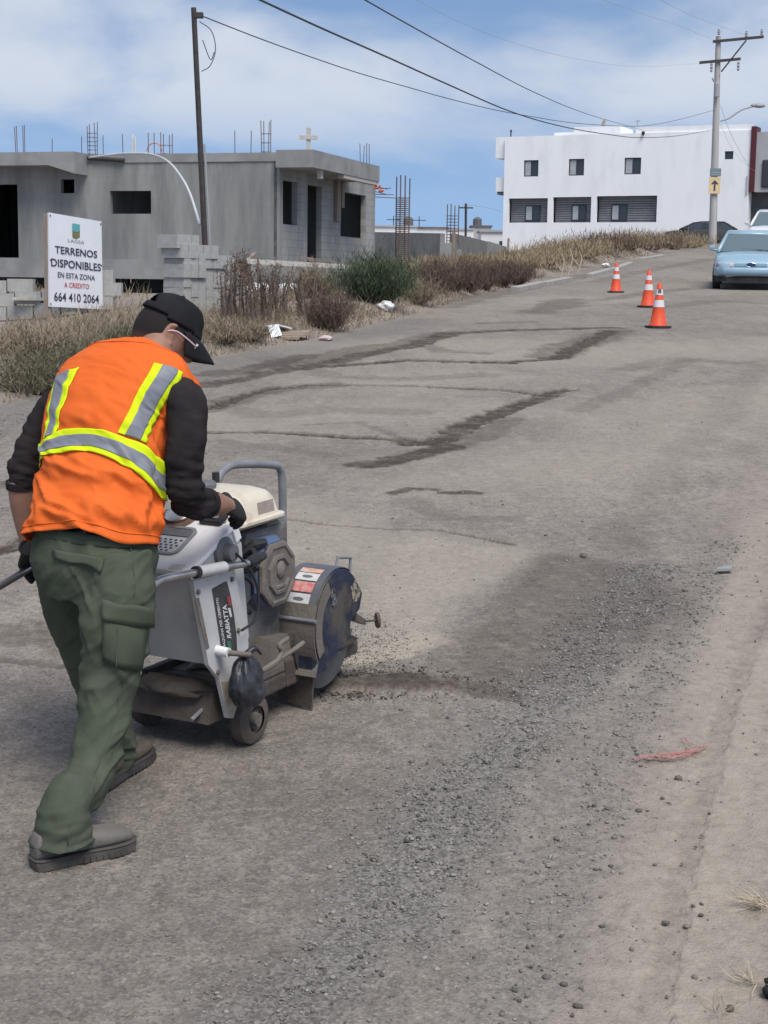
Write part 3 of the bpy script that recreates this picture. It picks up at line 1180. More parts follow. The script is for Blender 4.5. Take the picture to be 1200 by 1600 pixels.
RB = [(31, 195, 4, .1, 0), (81, 215, 1, 0, 0), (127, 212, 1, 0, 0), (144, 190, 4, .1, 6), (161, 208, 1, 0, 0), (192, 209, 1, 0, 0), (235, 204, 2, .08, 0), (260, 206, 4, .12, 2), (367, 203, 1, 0, 0), (392, 200, 1, 0, 0), (416, 182, 4, .09, 3)]
for px, py, n, sp, ties in RB:
    u, zt = hL(px, py, .5)
    b = frL(np.array([[u, Hh, .5]]))[0]
    rebar_cluster(b, n, sp, max(zt - z_rf, .3), ties=ties).build('rebar', M_rust, house, world=True)
a_, zt = hR(580, 240)
b = frR(np.array([[Wr - .3, Hh, .25]]))[0]
rebar_cluster(b, 4, .1, hR(578, 240)[1] - z_rf + .35, ties=1).build('rebar', M_rust, house, world=True)
mb = MB()
bb = frR(np.array([[Wr - .05, Hh - .35, -.02]]))[0]
for k in range(5):
    mb.tube([bb + np.array([0, 0, -.08 * k]), bb + np.array([random.uniform(.3, .75), .3, -.1 * k + random.uniform(-.12, .1)])], .012, k=5)
mb.build('rebar', M_rust, house, world=True)
mb = MB()
for k in range(7):
    q_ = bb + rng.normal(0, .06, 3)
    mb.tube([q_, q_ + rng.normal(0, .10, 3), q_ + rng.normal(0, .13, 3) - Zu * .12], [.035, .025, .01], k=5, sub=2)
mb.build('tape_bundle', M_orange_s, house, world=True)
mb = MB()
for px, py in ((207, 209), (211, 213)):
    u, zt = hL(px, py, .6)
    b = frL(np.array([[u, Hh, .6]]))[0]
    mb.tube([b - Zu * .05, b + Zu * max(zt - z_rf, .3)], .03, k=6)
mb.build('vent_pipe', M_pvc, house, world=True)
mb = MB()
u, zt = hL(241, 219, .5)
b = frL(np.array([[u, Hh, .5]]))[0]
th = np.linspace(0, np.pi, 9)
mb.tube([b + (-e2) * .22 * np.cos(t) + Zu * (.1 + .22 * np.sin(t)) for t in th], .013, k=5)
mb.build('orange_conduit', M_orange_s, house, world=True)
# wooden cross on the roof edge
cb = frR(np.array([[1.3, Hh + .03, -.3]]))[0]
cr = thing('wooden_cross', 'pale wooden cross standing on the roof edge of the unfinished house', 'cross', T(cb[0], cb[1], cb[2]))
hcx = 42 / FPX * 41
mb = MB()
mb.bbox((-.055, -.04, -.02), (.055, .04, hcx * .98), .01)
mb.build('upright', M_plank, cr)
mb = MB()
mb.bbox((-.24, -.075, hcx * .55), (.24, -.041, hcx * .55 + .11), .008)
mb.build('crossbar', M_plank, cr)
# concrete step / low platform in front of the road side
pf = thing('concrete_platform', 'low concrete platform with a long board on it in front of the unfinished house', 'platform', T(*P(420, 430, 36.0)))
A = [P(357, 412, 34.5), P(495, 416, 36.0), P(560, 416, 41.5), P(430, 412, 40)]
mb = MB()
mb.hexa([a - Zu * 1.3 for a in A] + A)
mb.build('base', M_slab, pf, world=True)
mb = MB()
B0, B1 = P(386, 412, 34.2), P(548, 421, 36.0)
dv = (B1 - B0)
mb.hexa([B0, B1, B1 + np.array([0, .25, 0]), B0 + np.array([0, .25, 0]), B0 + Zu * .11, B1 + Zu * .11, B1 + np.array([0, .25, .11]), B0 + np.array([0, .25, .11])])
mb.build('edge_board', M_plank, pf, world=True)
for (x0, y0, Y0, x1, y1, Y1, lb) in ((386, 411, 34.6, 398, 400, 35.2, 'short grey timber offcut lying on the low concrete platform'), (470, 405, 37, 540, 418, 36.6, 'thin timber leaning from the doorway onto the low concrete platform')):
    a, b = P(x0, y0, Y0), P(x1, y1, Y1)
    mb = MB()
    d = (b - a) / np.linalg.norm(b - a)
    n_ = np.cross(d, Zu) * .05
    mb.hexa([a - n_, b - n_, b + n_, a + n_, a - n_ + Zu * .08, b - n_ + Zu * .08, b + n_ + Zu * .08, a + n_ + Zu * .08])
    tag(mb.build('timber', M_wood), lb, 'timber')

# ------------------------------------------------------------------ conduit from roof to pole, left pole
pts = [P(139, 246, 40.6), P(165, 243, 39.8), P(195, 240, 38.6), P(235, 241, 36), P(262, 252, 33.6), P(282, 275, 31), P(297, 303, 29), P(312, 350, 27.1)]
mb = MB()
mb.tube(pts, .024, k=8, sub=6)
tag(mb.build('conduit_pipe', M_pvc, smooth=True), 'white flexible pipe arching from the house roof down to the dark pole', 'pipe')
Yp = 27.0
top, bot = P(302.5, 12, Yp), P(319.5, 380, Yp)
pl_ = thing('utility_pole', 'thin dark leaning pole behind the block stack with a white pipe at its foot', 'pole', T(bot[0], bot[1], H1(bot[0], bot[1])))
base = np.array([bot[0] + (bot[0] - top[0]) * .33, Yp, H1(bot[0], bot[1]) - .1])
mb = MB()
ax_ = (top - base)
mb.tube([base, base + ax_ * .5, top], [.052, .049, .045], k=8)
mb.build('shaft', M_dkmetal, pl_, world=True)
mb = MB()
a = base + ax_ * .03 + np.array([.10, -.02, 0])
mb.tube([a, base + ax_ * .30 + np.array([.088, -.02, 0]), base + ax_ * .55 + np.array([.075, -.02, 0])], .017, k=8)
mb.build('service_conduit', mat('grey_conduit', (.32, .32, .32), rough=.5), pl_, world=True)
mb = MB()
t2 = base + ax_ * .975
mb.bbox(tuple(t2 + np.array([.0, -.05, -.05])), tuple(t2 + np.array([.16, .03, .05])), .015)
mb.build('cable_clamp', M_dkmetal, pl_, world=True)
mb = MB()
t3 = base + ax_ * .955 + np.array([.09, 0, 0])
mb.tube([t3, t3 + np.array([.2, 0, -.15]), t3 + np.array([.27, 0, -.45]), t3 + np.array([.18, 0, -.72]), t3 + np.array([.03, 0, -.82])], .008, k=5, sub=5)
mb.tube([t3 + np.array([.05, 0, -.3]), t3 + np.array([.18, 0, -.62]), t3 + np.array([.25, 0, -.5])], .008, k=5, sub=5)
mb.build('cable_loop', M_wire, pl_, world=True)

# ================================================================== WHITE BUILDING
wL, wR = P(787, 300, 106), P(1170, 300, 99)
wL[2] = wR[2] = 0
ew = (wR - wL)
Wt = np.linalg.norm(ew[:2])
ew = ew / Wt
en = np.cross(ew, Zu)                                # towards the viewer


def wF(px, py, off=0.0):
    p = plane_hit(px, py, wL + en * off, en)
    return np.dot(p - wL, ew), p[2]


wb = thing('white_building', 'large white two storey building on the rise with shuttered balconies and a maroon stripe', 'building', T(wL[0], wL[1], 0))
zb0 = 1.6
ztl = wF(787, 214)[1]
ztr = wF(1160, 199)[1]
Ht = ztl - zb0
frW = frame(wL + Zu * zb0, ew, Zu, -en)


def holeW(x0, y0, x1, y1):
    a, za = wF(x0, y1)
    b, zb = wF(x1, y0)
    return (min(a, b), max(a, b), za - zb0, zb - zb0)


W3 = [holeW(818, 250, 841.5, 276), holeW(888, 248, 913, 274.5), holeW(975, 246, 1002, 272.5)]
Wsm = holeW(1132, 236, 1146, 249)
Lg = [holeW(794, 309.5, 856, 348), holeW(863, 307.5, 924, 347), holeW(931, 305.5, 1027, 346.5)]
zlo = min(h[2] for h in Lg)
Lg = [(h[0], h[1], zlo, h[3]) for h in Lg]
mb = MB()
mb.wall(Wt, Ht, .22, W3 + [Wsm] + Lg, frW)
mb.box((0, 0, .225), (.2, Ht, 9), frW)
mb.box((Wt - .2, 0, .225), (Wt, Ht, 9), frW)
mb.box((.2, 0, 9), (Wt - .2, Ht, 9.2), frW)
mb.build('wall', M_white, wb, world=True)
mb = MB()
mb.box((.21, Ht - .5, .23), (Wt - .21, Ht - .2, 8.99), frW)
xp0, xp1 = wF(893, 205)[0], wF(965, 205)[0]
mb.box((xp0, Ht + .003, .5), (xp1, Ht + .55, 3.5), frW)
mb.box((xp0 - 1.6, Ht + .003, 1.2), (xp0 - .003, Ht + .3, 3.5), frW)
mb.box((xp1 + 1.2, Ht + .003, .1), (Wt, Ht + .38, .3), frW)
mb.build('roof', M_white, wb, world=True)
for h in W3 + [Wsm]:
    fm = MB()
    fm.wall(h[1] - h[0], h[3] - h[2], .06, [(.07, h[1] - h[0] - .07, .07, h[3] - h[2] - .07)], frame(frW(np.array([[h[0], h[2], .08]]))[0], ew, Zu, -en))
    if h is not Wsm:
        m_ = (h[0] + h[1]) / 2
        fm.box((m_ - .035, h[2] + .07, .085), (m_ + .035, h[3] - .07, .13), frW)
    fo = fm.build('window', M_frame, wb, world=True)
    gm = MB()
    m_ = (h[0] + h[1]) / 2
    if h is Wsm:
        gm.box((h[0] + .07, h[2] + .07, .11), (h[1] - .07, h[3] - .07, .12), frW)
        gm.build('pane', M_glass, fo, world=True)
    else:
        gm.box((h[0] + .07, h[2] + .07, .11), (m_ - .035, h[3] - .07, .12), frW)
        gm.build('pane', M_pane, fo, world=True)
        gm = MB()
        gm.box((m_ + .035, h[2] + .07, .11), (h[1] - .07, h[3] - .07, .12), frW)
        gm.build('pane', M_glass, fo, world=True)
for k, h in enumerate(Lg):
    # sunken balcony lined with grey slats, a window in its back wall
    sm = MB()
    n = 11
    for i in range(n):
        z0 = h[2] + (h[3] - h[2]) * i / n
        z1 = h[2] + (h[3] - h[2]) * (i + .72) / n
        sm.box((h[0] + .02, z0, .5 + .0), (h[1] - .02, z1, .56), frW)
    so = sm.build('balcony_shutter', M_louver, wb, world=True)
    bm_ = MB()
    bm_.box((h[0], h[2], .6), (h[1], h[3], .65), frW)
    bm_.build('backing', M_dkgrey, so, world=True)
    x0, x1 = [(817, 841), (890, 913), (952, 977)][k]
    ua, ub = wF(x0, 330)[0], wF(x1, 330)[0]
    z0, z1 = wF(830, 345)[1] - zb0, wF(830, 320)[1] - zb0
    z0 = max(z0, h[2] + .03)
    wm = MB()
    wm.box((ua, z0, .44), (ub, z1, .495), frW)
    wo = wm.build('window', M_frame, wb, world=True)
    pm = MB()
    pm.box((ua + .08, z0 + .08, .425), ((ua + ub) / 2 - .05, z1 - .08, .437), frW)
    pm.build('pane', M_pane, wo, world=True)
    pm = MB()
    pm.box(((ua + ub) / 2 + .05, z0 + .08, .425), (ub - .08, z1 - .08, .437), frW)
    pm.build('pane', M_glass, wo, world=True)
# left upper balcony seen edge on
mb = MB()
for (y0, y1) in ((214, 247), (277, 299)):
    ub, zt_ = wF(772.5, y0)
    zb3 = wF(772.5, y1)[1]
    mb.box((ub, zb3 - zb0, .3), (-.003, zt_ - zb0, 4.5), frW)
mb.build('balcony', M_white, wb, world=True)
mb = MB()
ub = wF(773, 300)[0]
zz = wF(773, 299)[1] - zb0
mb.box((ub + .05, zz - .2, .35), (-.004, zz - .003, 4.4), frW)
mb.build('balcony_slab', M_dkgrey, wb, world=True)
# street end: grey front turning away, maroon stripe, dark shop floor
tR = frW(np.array([[Wt, 0, 0]]))[0]
es = np.array([math.sin(R(38)), math.cos(R(38)), 0])
mb = MB()
z0, z1 = wF(1175, 300)[1] - zb0, wF(1178, 200)[1] - zb0
mb.box((Wt + .003, z0, -.1), (Wt + .32, z1 + .1, 1.2), frW)
mb.build('stripe', M_maroon, wb, world=True)
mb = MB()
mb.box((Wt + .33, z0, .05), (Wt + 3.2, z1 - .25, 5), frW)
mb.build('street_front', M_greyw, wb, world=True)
mb = MB()
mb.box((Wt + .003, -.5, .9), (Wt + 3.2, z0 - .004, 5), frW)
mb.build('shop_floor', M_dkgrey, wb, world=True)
mb = MB()
mb.box((Wt + .25, 1.5, .82), (Wt + .60, z0 - .9, .895), frW)
mb.box((Wt + .80, 1.5, .82), (Wt + 1.5, z0 - .9, .895), frW)
mb.build('shop_door', M_glass, wb, world=True)
mb = MB()
u0, za = wF(1193, 300)
mb.bbox((u0 - .15, wF(1190, 293)[1] - zb0, -.06), (u0 + 1.2, wF(1190, 250)[1] - zb0, .045), .08, frW)
mb.build('bay_window', M_frame, wb, world=True)
mb = MB()
u0, za = wF(1172, 290)
mb.box((Wt - .18, za - zb0 - .6, -.06), (Wt - .12, za - zb0 + .6, -.003), frW)
mb.build('drain_pipe', M_greyw, wb, world=True)
# roof clutter
u0, z0_ = wF(996, 183, -.5)
mb = MB()
bse = frW(np.array([[u0, Ht - .1, .6]]))[0]
mb.tube([bse, bse + Zu * 1.0], .03, k=6)
mb.tube([bse + Zu * .9 - ew * .15, bse + Zu * .95 + ew * .18], .03, k=6)
tag(mb.build('antenna', M_greyw), 'thin mast antenna on the middle of the white building roof', 'antenna')
u0, _z = wF(796, 205)
bse = frW(np.array([[u0, Ht - .01, .3]]))[0]
mb = MB()
mb.tube([bse, bse + Zu * .42], .05, k=6)
mb.ball(bse + Zu * .42, .08, 8, 6)
tag(mb.build('roof_post', M_dkmetal), 'short dark post on the left roof corner of the white building', 'post')
u0, _z = wF(937, 195)
bse = frW(np.array([[u0, Ht + .5, .8]]))[0]
mb = MB()
mb.ball(bse + Zu * .2, (.12, .1, .26), 8, 6)
mb.ball(bse + Zu * .42 + ew * .08, (.1, .08, .14), 8, 6)
tag(mb.build('water_pump', mat('pump_paint', (.30, .24, .20), (.45, .40, .36), scale=6)), 'small brownish pump on the raised roof block of the white building', 'pump')
u0, _z = wF(1006, 208)
bse = frW(np.array([[u0, wF(1006, 208)[1] - zb0, -.15]]))[0]
mb = MB()
mb.tube([bse + np.array([0, .3, 0]), bse, bse - Zu * .15], .06, k=6)
mb.ball(bse, .12, 8, 6)
mb.build('wire_bracket', M_dkmetal, wb, world=True)

# ================================================================== LOTS between, far houses
def slab_wall(name, pts, ztop_px, m, label, cat, thick=.2, zbase=-1.0):
    """wall whose top edge runs through photo pixels (px, py, Y)"""
    mb = MB()
    q = [P(*p) for p in pts]
    for a, b in zip(q[:-1], q[1:]):
        d = (b - a) / np.linalg.norm((b - a)[:2])
        n_ = np.array([-d[1], d[0], 0]) * thick
        lo = min(H1(a[0], a[1]), H1(b[0], b[1])) + zbase
        A0, B0 = np.array([a[0], a[1], lo]), np.array([b[0], b[1], lo])
        mb.hexa([A0, B0, B0 + n_, A0 + n_, a, b, b + n_, a + n_])
    return tag(mb.build(name, m), label, cat)


slab_wall('block_wall', [(560, 362, 62), (688, 364.5, 56)], 0, M_lwall, 'grey block wall behind the tall rebar column', 'wall')
slab_wall('block_wall', [(711, 365, 58), (764, 378, 75)], 0, mat('dark_block_wall', (.15, .15, .14), (.2, .2, .185), scale=1), 'darker block wall running back towards the white building', 'wall')
slab_wall('block_wall', [(764, 377, 74), (792, 386, 78)], 0, M_lwall, 'short pale wall touching the left foot of the white building', 'wall')
for (x0, x1, yt, Y, m, lb, nm, cat) in ((687, 706, 379, 47, M_slab, 'pale broken concrete pillar carrying the shorter rebar', 'concrete_pillar', 'pillar'), (712.5, 722, 390, 47.5, M_slab, 'short pale concrete pillar just right of the dark post', 'concrete_pillar', 'pillar'),
                                        (706.5, 712, 362, 43, M_wood, 'dark timber post between the two pale pillars', 'timber_post', 'post'), (793, 796, 372, 70, M_wood, 'thin dark fence post at the left foot of the white building', 'timber_post', 'post')):
    a, b = P(x0, yt, Y), P(x1, yt, Y)
    zb = H1(a[0], Y) - .6
    mb = MB()
    mb.bbox((a[0], Y, zb), (b[0], Y + (b[0] - a[0]), a[2]), .02)
    tag(mb.build(nm, m), lb, cat)
for (px, pt, pb, Y, sp, ties, lb) in ((630, 272, 426, 37, .115, 34, 'tall rebar column standing alone right of the unfinished house'), (708, 319, 380, 48, .13, 9, 'shorter rebar column rising from the broken pillar')):
    a, b = P(px, pt, Y), P(px, pb, Y)
    tag(rebar_cluster(np.array([a[0], a[1], b[2]]), 4, sp, a[2] - b[2], jit_=.05, r=.016, ties=ties, lean=.004).build('rebar_column', M_rust), lb, 'rebar')
M_hwhite = mat('house_paint', (.75, .75, .74), (.66, .66, .65), scale=.6)
M_hroof = mat('dark_roof', (.14, .11, .10), (.2, .16, .14), scale=1)
FH = [((560, 352.5), (652, 352.5), 150, 4, 'long white house farthest left on the skyline'), ((652, 354), (700, 356), 155, 4, 'white house behind the rebar with a dark red roof edge'), ((738, 352), (768, 353), 170, 4, 'grey cluttered house top right of the thin far pole'),
      ((752, 360), (792, 360), 120, 4, 'nearer white house with one window left of the white building'), ((700, 357.5), (740, 357), 160, 4, 'small white house in the middle of the far row')]
for (a, b, Y, dpt, lb) in FH:
    p0, p1 = P(a[0], a[1], Y), P(b[0], b[1], Y)
    o = thing('far_house', lb, 'house', T(p0[0], Y, 0))
    mb = MB()
    zt_ = (p0[2] + p1[2]) / 2
    mb.box((p0[0], Y, 0), (p1[0], Y + dpt, zt_ - .12))
    mb.build('wall', M_hwhite if 'grey' not in lb else M_greyw, o, world=True)
    mb = MB()
    mb.box((p0[0] - .15, Y - .15, zt_ - .117), (p1[0] + .1, Y + dpt + .1, zt_ + .03))
    mb.build('roof', M_hroof if 'red' in lb else M_greyw, o, world=True)
    xw = p0[0] + (p1[0] - p0[0]) * (.55 if '752' not in str(a) else .72)
    mb = MB()
    mb.box((xw, Y - .05, zt_ - 1.6), (xw + .9, Y - .003, zt_ - .8))
    mb.build('window', M_glass, o, world=True)
    if 'grey' in lb or 'left on' in lb:
        mb = MB()
        mb.lathe([(.5, 0), (.5, .7), (.15, .95)], o=(p0[0] + (p1[0] - p0[0]) * (.85 if 'left' in lb else .3), Y + 1.5, zt_ + .03), k=10)
        tag(mb.build('water_tank', mat('tank_plastic', (.12, .12, .13), rough=.6)), 'dark round water tank on ' + ('the long white far house' if 'left on' in lb else 'the grey cluttered far house'), 'tank')
for (px, pt, pb, Y, lb) in ((728, 318, 372, 150, 'thin far utility pole between the rebar and the white building'), (655, 338, 360, 160, 'faint far antenna mast over the white house row'), (615, 337, 360, 160, 'faint far antenna mast close to the tall rebar column')):
    a, b = P(px, pt, Y), P(px, pb, Y)
    mb = MB()
    mb.tube([b - Zu * 2, a], .13 if Y < 155 else .05, k=6)
    mb.tube([a - Zu * .4 + np.array([-.7, 0, 0]), a - Zu * .4 + np.array([.7, 0, 0])], .07 if Y < 155 else .04, k=5)
    tag(mb.build('far_pole' if Y < 155 else 'antenna_mast', M_dkmetal), lb, 'pole' if Y < 155 else 'antenna')

# ================================================================== RIGHT UTILITY POLE
Yq = 86.0
pb_, pt_ = P(1113, 387, Yq), P(1122.5, 57, Yq)
pb_[2] = H1(pb_[0], Yq) - .15
up = thing('utility_pole', 'tall pale concrete utility pole with two crossarms and a street lamp', 'pole', T(pb_[0], pb_[1], pb_[2]))
dv = pt_ - pb_


def on(t):
    return pb_ + dv * t


mb = MB()
mb.tube([on(0), on(.5), on(1)], [.22, .19, .14], k=14)
mb.build('shaft', M_pole, up, world=True, smooth=True, angle=40)


def PY(px, py, dy=0.0):
    return P(px, py, Yq + dy)


mb = MB()
for a, b in (((1114, 65), (1193, 57.5)), ((1093, 98), (1157, 92))):
    p, q = PY(*a, -.22), PY(*b, -.22)
    mb.hexa([p - Zu * .07 - np.array([0, .06, 0]), q - Zu * .07 - np.array([0, .06, 0]), q - Zu * .07 + np.array([0, .06, 0]), p - Zu * .07 + np.array([0, .06, 0]), p + Zu * .07 - np.array([0, .06, 0]), q + Zu * .07 - np.array([0, .06, 0]), q + Zu * .07 + np.array([0, .06, 0]), p + Zu * .07 + np.array([0, .06, 0])])
    o = mb.build('crossarm', M_dkmetal, up, world=True)
    mb = MB()
mb = MB()
mb.tube([PY(1166, 63, -.3), PY(1127, 112, -.3)], .045, k=6)
mb.build('brace', M_dkmetal, up, world=True)
for px, py, s_ in ((1166, 58, 1), (1190, 55, 1), (1112, 98, -1), (1154, 96, -1), (1123, 55, 1)):
    p = PY(px, py, -.22)
    mb = MB()
    prof = [(.03, 0), (.09, .06), (.05, .12), (.10, .18), (.05, .24), (.07, .3)]
    if s_ < 0:
        prof = [(.03, 0), (.08, -.08), (.05, -.16), (.09, -.24), (.05, -.34), (.08, -.42), (.03, -.5)]
    mb.lathe(prof, o=p, k=8)
    mb.build('insulator', M_ins, up, world=True)
mb = MB()
mb.lathe([(.10, -.4), (.16, -.38), (.16, .32), (.10, .38)], o=PY(1120, 140, -.36), k=12)
mb.tube([PY(1116, 128, -.36), PY(1113, 122, -.36)], .05, k=6)
mb.build('fuse_box', M_ins, up, world=True)
mb = MB()
mb.tube([PY(1126, 189), PY(1140, 184), PY(1158, 172), PY(1177, 166)], .05, k=8, sub=4)
mb.build('lamp_arm', M_greyw, up, world=True)
mb = MB()
lc = PY(1186, 165)
mb.ball(lc, (.36, .16, .13), 12, 8)
mb.ball(lc - np.array([.25, 0, 0]), (.22, .1, .1), 10, 6)
mb.build('lamp_head', M_ins, up, world=True, smooth=True)
# the two small signs strapped on it
M_sgreen = mat('teal_sign', (.17, .22, .25), rough=.5)
M_syel = mat('faded_yellow_sign', (.62, .46, .22), (.70, .54, .32), scale=2, rough=.5)
M_navy = mat('sign_ink', (.06, .055, .075), rough=.6)
for (x0, y0, x1, y1, m, nm) in ((1109, 263, 1127, 275.5, M_sgreen, 'teal_plate'), (1107, 277, 1126, 302.5, M_syel, 'arrow_plate')):
    a, b = PY(x0, y1, -.3), PY(x1, y0, -.3)
    mb = MB()
    mb.bbox((a[0], a[1] - .02, a[2]), (b[0], a[1] + .02, b[2]), .01)
    o = mb.build(nm, m, up, world=True)
    fr = frame(((a + b) / 2) + np.array([0, -.022, 0]), (1, 0, 0), (0, 0, 1), (0, -1, 0))
    w_, h_ = b[0] - a[0], b[2] - a[2]
    if nm == 'arrow_plate':
        mb = MB()
        s_ = h_ * .33
        mb.prism(fr(np.array([(-.05, -s_, 0), (.05, -s_, 0), (.05, s_ * .35, 0), (.05, s_ * .35, 0), (.16, s_ * .1, 0), (.18, s_ * .38, 0), (0, s_, 0), (-.18, s_ * .38, 0), (-.16, s_ * .1, 0), (-.05, s_ * .35, 0)])), (0, -.008, 0))
        mb.build('arrow', M_navy, o, world=True)
    else:
        mb = MB()
        for k in range(2):
            mb.box((-w_ * .36, -h_ * .30 + k * h_ * .22, .002), (w_ * .36, -h_ * .30 + k * h_ * .22 + h_ * .1, .008), fr)
        mb.build('pale_lettering_band', M_ins, o, world=True)


# ================================================================== WIRES
def wire(pts, Y0, Y1, r, label, m=M_wire):
    (xa, ya), (xb, yb) = pts[0], pts[-1]
    A, B = P(xa, ya, Y0), P(xb, yb, Y1)
    out = []
    r *= .5
    for px, py in pts:
        d = ray(px, py)
        # meet of the pixel's vertical plane with the straight plan line A-B
        n_ = np.array([d[1], -d[0]])
        ab = (B - A)[:2]
        t = np.dot(C0[:2] - A[:2], n_) / np.dot(ab, n_)
        xy = A[:2] + ab * t
        s_ = xy[1] / d[1]
        out.append(C0 + d * s_)
    mb = MB()
    o = np.array(out)
    d_ = spline(o, 6)
    rr = np.full(len(d_), r)
    mb.tube(d_, rr, k=6)
    return tag(mb.build('power_line', m), label, 'wire')


wire([(308, 22), (400, 58), (480, 87), (560, 114), (640, 137), (700, 154), (770, 171), (830, 182), (905, 193), (1000, 197), (1060, 187), (1116, 172)], Yp, Yq, .02, 'sagging wire from the dark leaning pole across to the tall right pole')
wire([(396, -5), (500, 43), (600, 87), (700, 132), (800, 175), (880, 198), (950, 210), (1000, 215), (1060, 212), (1114, 203)], 16, Yq, .023, 'thickest black wire crossing the sky down to the right pole')
wire([(560, -6), (650, 45), (750, 100), (830, 142), (900, 172), (950, 188), (1004, 203)], 18, 98.5, .018, 'black wire coming down to the white building roof bracket')
wire([(640, -6), (720, 35), (800, 66), (900, 92), (1000, 104), (1093, 99)], 40, Yq, .010, 'faint thin wire reaching the lower crossarm', M_greyw)
wire([(925, -6), (1000, 20), (1060, 40), (1114, 62)], 45, Yq, .012, 'faint wire running to the left end of the upper crossarm', M_greyw)
wire([(1020, -6), (1090, 28), (1166, 55)], 50, Yq, .012, 'faint wire running to the middle of the upper crossarm', M_greyw)
wire([(1126, 165), (1140, 205), (1158, 240), (1172, 262)], Yq, 98, .016, 'slack service wire from the right pole to the white building corner')
wire([(1126, 195), (1140, 225), (1160, 252), (1190, 275)], Yq, 98, .012, 'second slack service wire from the right pole to the street front', M_greyw)
wire([(728, 320), (760, 324), (790, 333)], 150, 120, .03, 'faint far wire from the thin far pole to the right', M_greyw)

# ================================================================== BILLBOARD
M_panel = mat('sign_panel', (.74, .75, .78), (.68, .69, .72), scale=1.2, rough=.45)
M_ink = mat('sign_lettering', (.035, .035, .075), rough=.6)
M_red = mat('red_lettering', (.50, .06, .075), rough=.6)
M_inkg = mat('grey_lettering', (.20, .20, .23), rough=.6)
Q = [P(77.5, 479, 22.5), P(161, 483.5, 23.4), P(158.5, 346, 23.4), P(76.5, 332, 22.5)]
sb = thing('land_sale_sign', 'white land for sale board on two wooden posts in the weeds', 'sign', T(Q[0][0], Q[0][1], H1(Q[0][0], Q[0][1])))
nrm = np.cross(Q[1] - Q[0], Q[3] - Q[0])
nrm /= np.linalg.norm(nrm)
if nrm[1] > 0:
    nrm = -nrm


def frS(v):
    v = np.asarray(v, float)
    u, w = v[:, 0:1], v[:, 1:2]
    p = (1 - u) * (1 - w) * Q[0] + u * (1 - w) * Q[1] + u * w * Q[2] + (1 - u) * w * Q[3]
    return p + nrm * v[:, 2:3]


mb = MB()
g_ = np.linspace(0, 1, 5)
mb.hexa(np.vstack([frS(np.array([(0, 0, -.03), (1, 0, -.03), (1, 1, -.03), (0, 1, -.03)])), frS(np.array([(0, 0, 0), (1, 0, 0), (1, 1, 0), (0, 1, 0)]))]))
po = mb.build('panel', M_panel, sb, world=True)
for body, v, hgt, wd, m, bd in (('LAGSA', .735, .034, .31, M_inkg, .0), ('TERRENOS', .620, .080, .80, M_ink, .014), ('DISPONIBLES', .478, .086, .94, M_ink, .014), ('EN ESTA ZONA', .352, .060, .70, M_ink, .008), ('A CREDITO', .250, .055, .47, M_red, .008), ('664 410 2064', .115, .096, .84, M_ink, .012)):
    lettering(body, frS, .5, v, hgt, m, po, width=wd, bold=bd, world=True, name='lettering', lift=.006)
for (a, b, c, d, m, nm) in ((.43, .57, .775, .90, mat('logo_brown', (.20, .17, .075), (.13, .15, .06), scale=8), 'emblem_field'), (.43, .57, .845, .925, mat('logo_teal', (.10, .36, .38), rough=.6), 'emblem_sky')):
    mb = MB()
    z_ = .006 if 'field' in nm else .0085
    top_ = [(a, d, z_), (a, c, z_), ((a + b) / 2, c - .012, z_), (b, c + .012, z_), (b, d, z_)]
    mb.add(frS(np.array(top_)), [(0, 1, 2, 3, 4)])
    mb.build(nm, m, po, world=True)
for px0, px1, pyb, off in ((75, 84, 522, .05), (152, 161.5, 520, .05)):
    t = (px0 + 4 - 77) / 83
    c_ = frS(np.array([[np.clip(t, .03, .97), .5, -.075]]))[0]
    gz = H1(c_[0], c_[1])
    mb = MB()
    w_ = 4.3 / FPX * 23
    tp = frS(np.array([[np.clip(t, .03, .97), 1, 0]]))[0][2] - .02
    mb.bbox((c_[0] - w_, c_[1] - .04, gz - .2), (c_[0] + w_, c_[1] + .04, tp), .008)
    mb.build('post', M_wood, sb, world=True)
for u in (.02, .98):
    for w in (.03, .5, .97):
        mb = MB()
        mb.ball(frS(np.array([[u, w, .004]]))[0], .012, 6, 4)
        mb.build('nail', M_rust, po, world=True)

# ================================================================== BLOCK STACKS
def block_mesh():
    mb = MB()
    fr = lambda v: np.stack([v[:, 0] - .195, v[:, 1] - .075, v[:, 2]], 1)
    mb.wall(.39, .15, .19, [(.03, .18, .03, .12), (.21, .36, .03, .12)], fr)
    return mb


bl0 = block_mesh().build('concrete_block', M_block)
bl_me = bl0.data
bpy.data.objects.remove(bl0)


def block(x, y, z, rz, label, group, tip=None):
    o = bpy.data.objects.new('concrete_block', bl_me)
    COL.objects.link(o)
    o.location = (x, y, z)
    o.rotation_euler = (tip or 0, 0, rz)
    return tag(o, label, 'block', group)


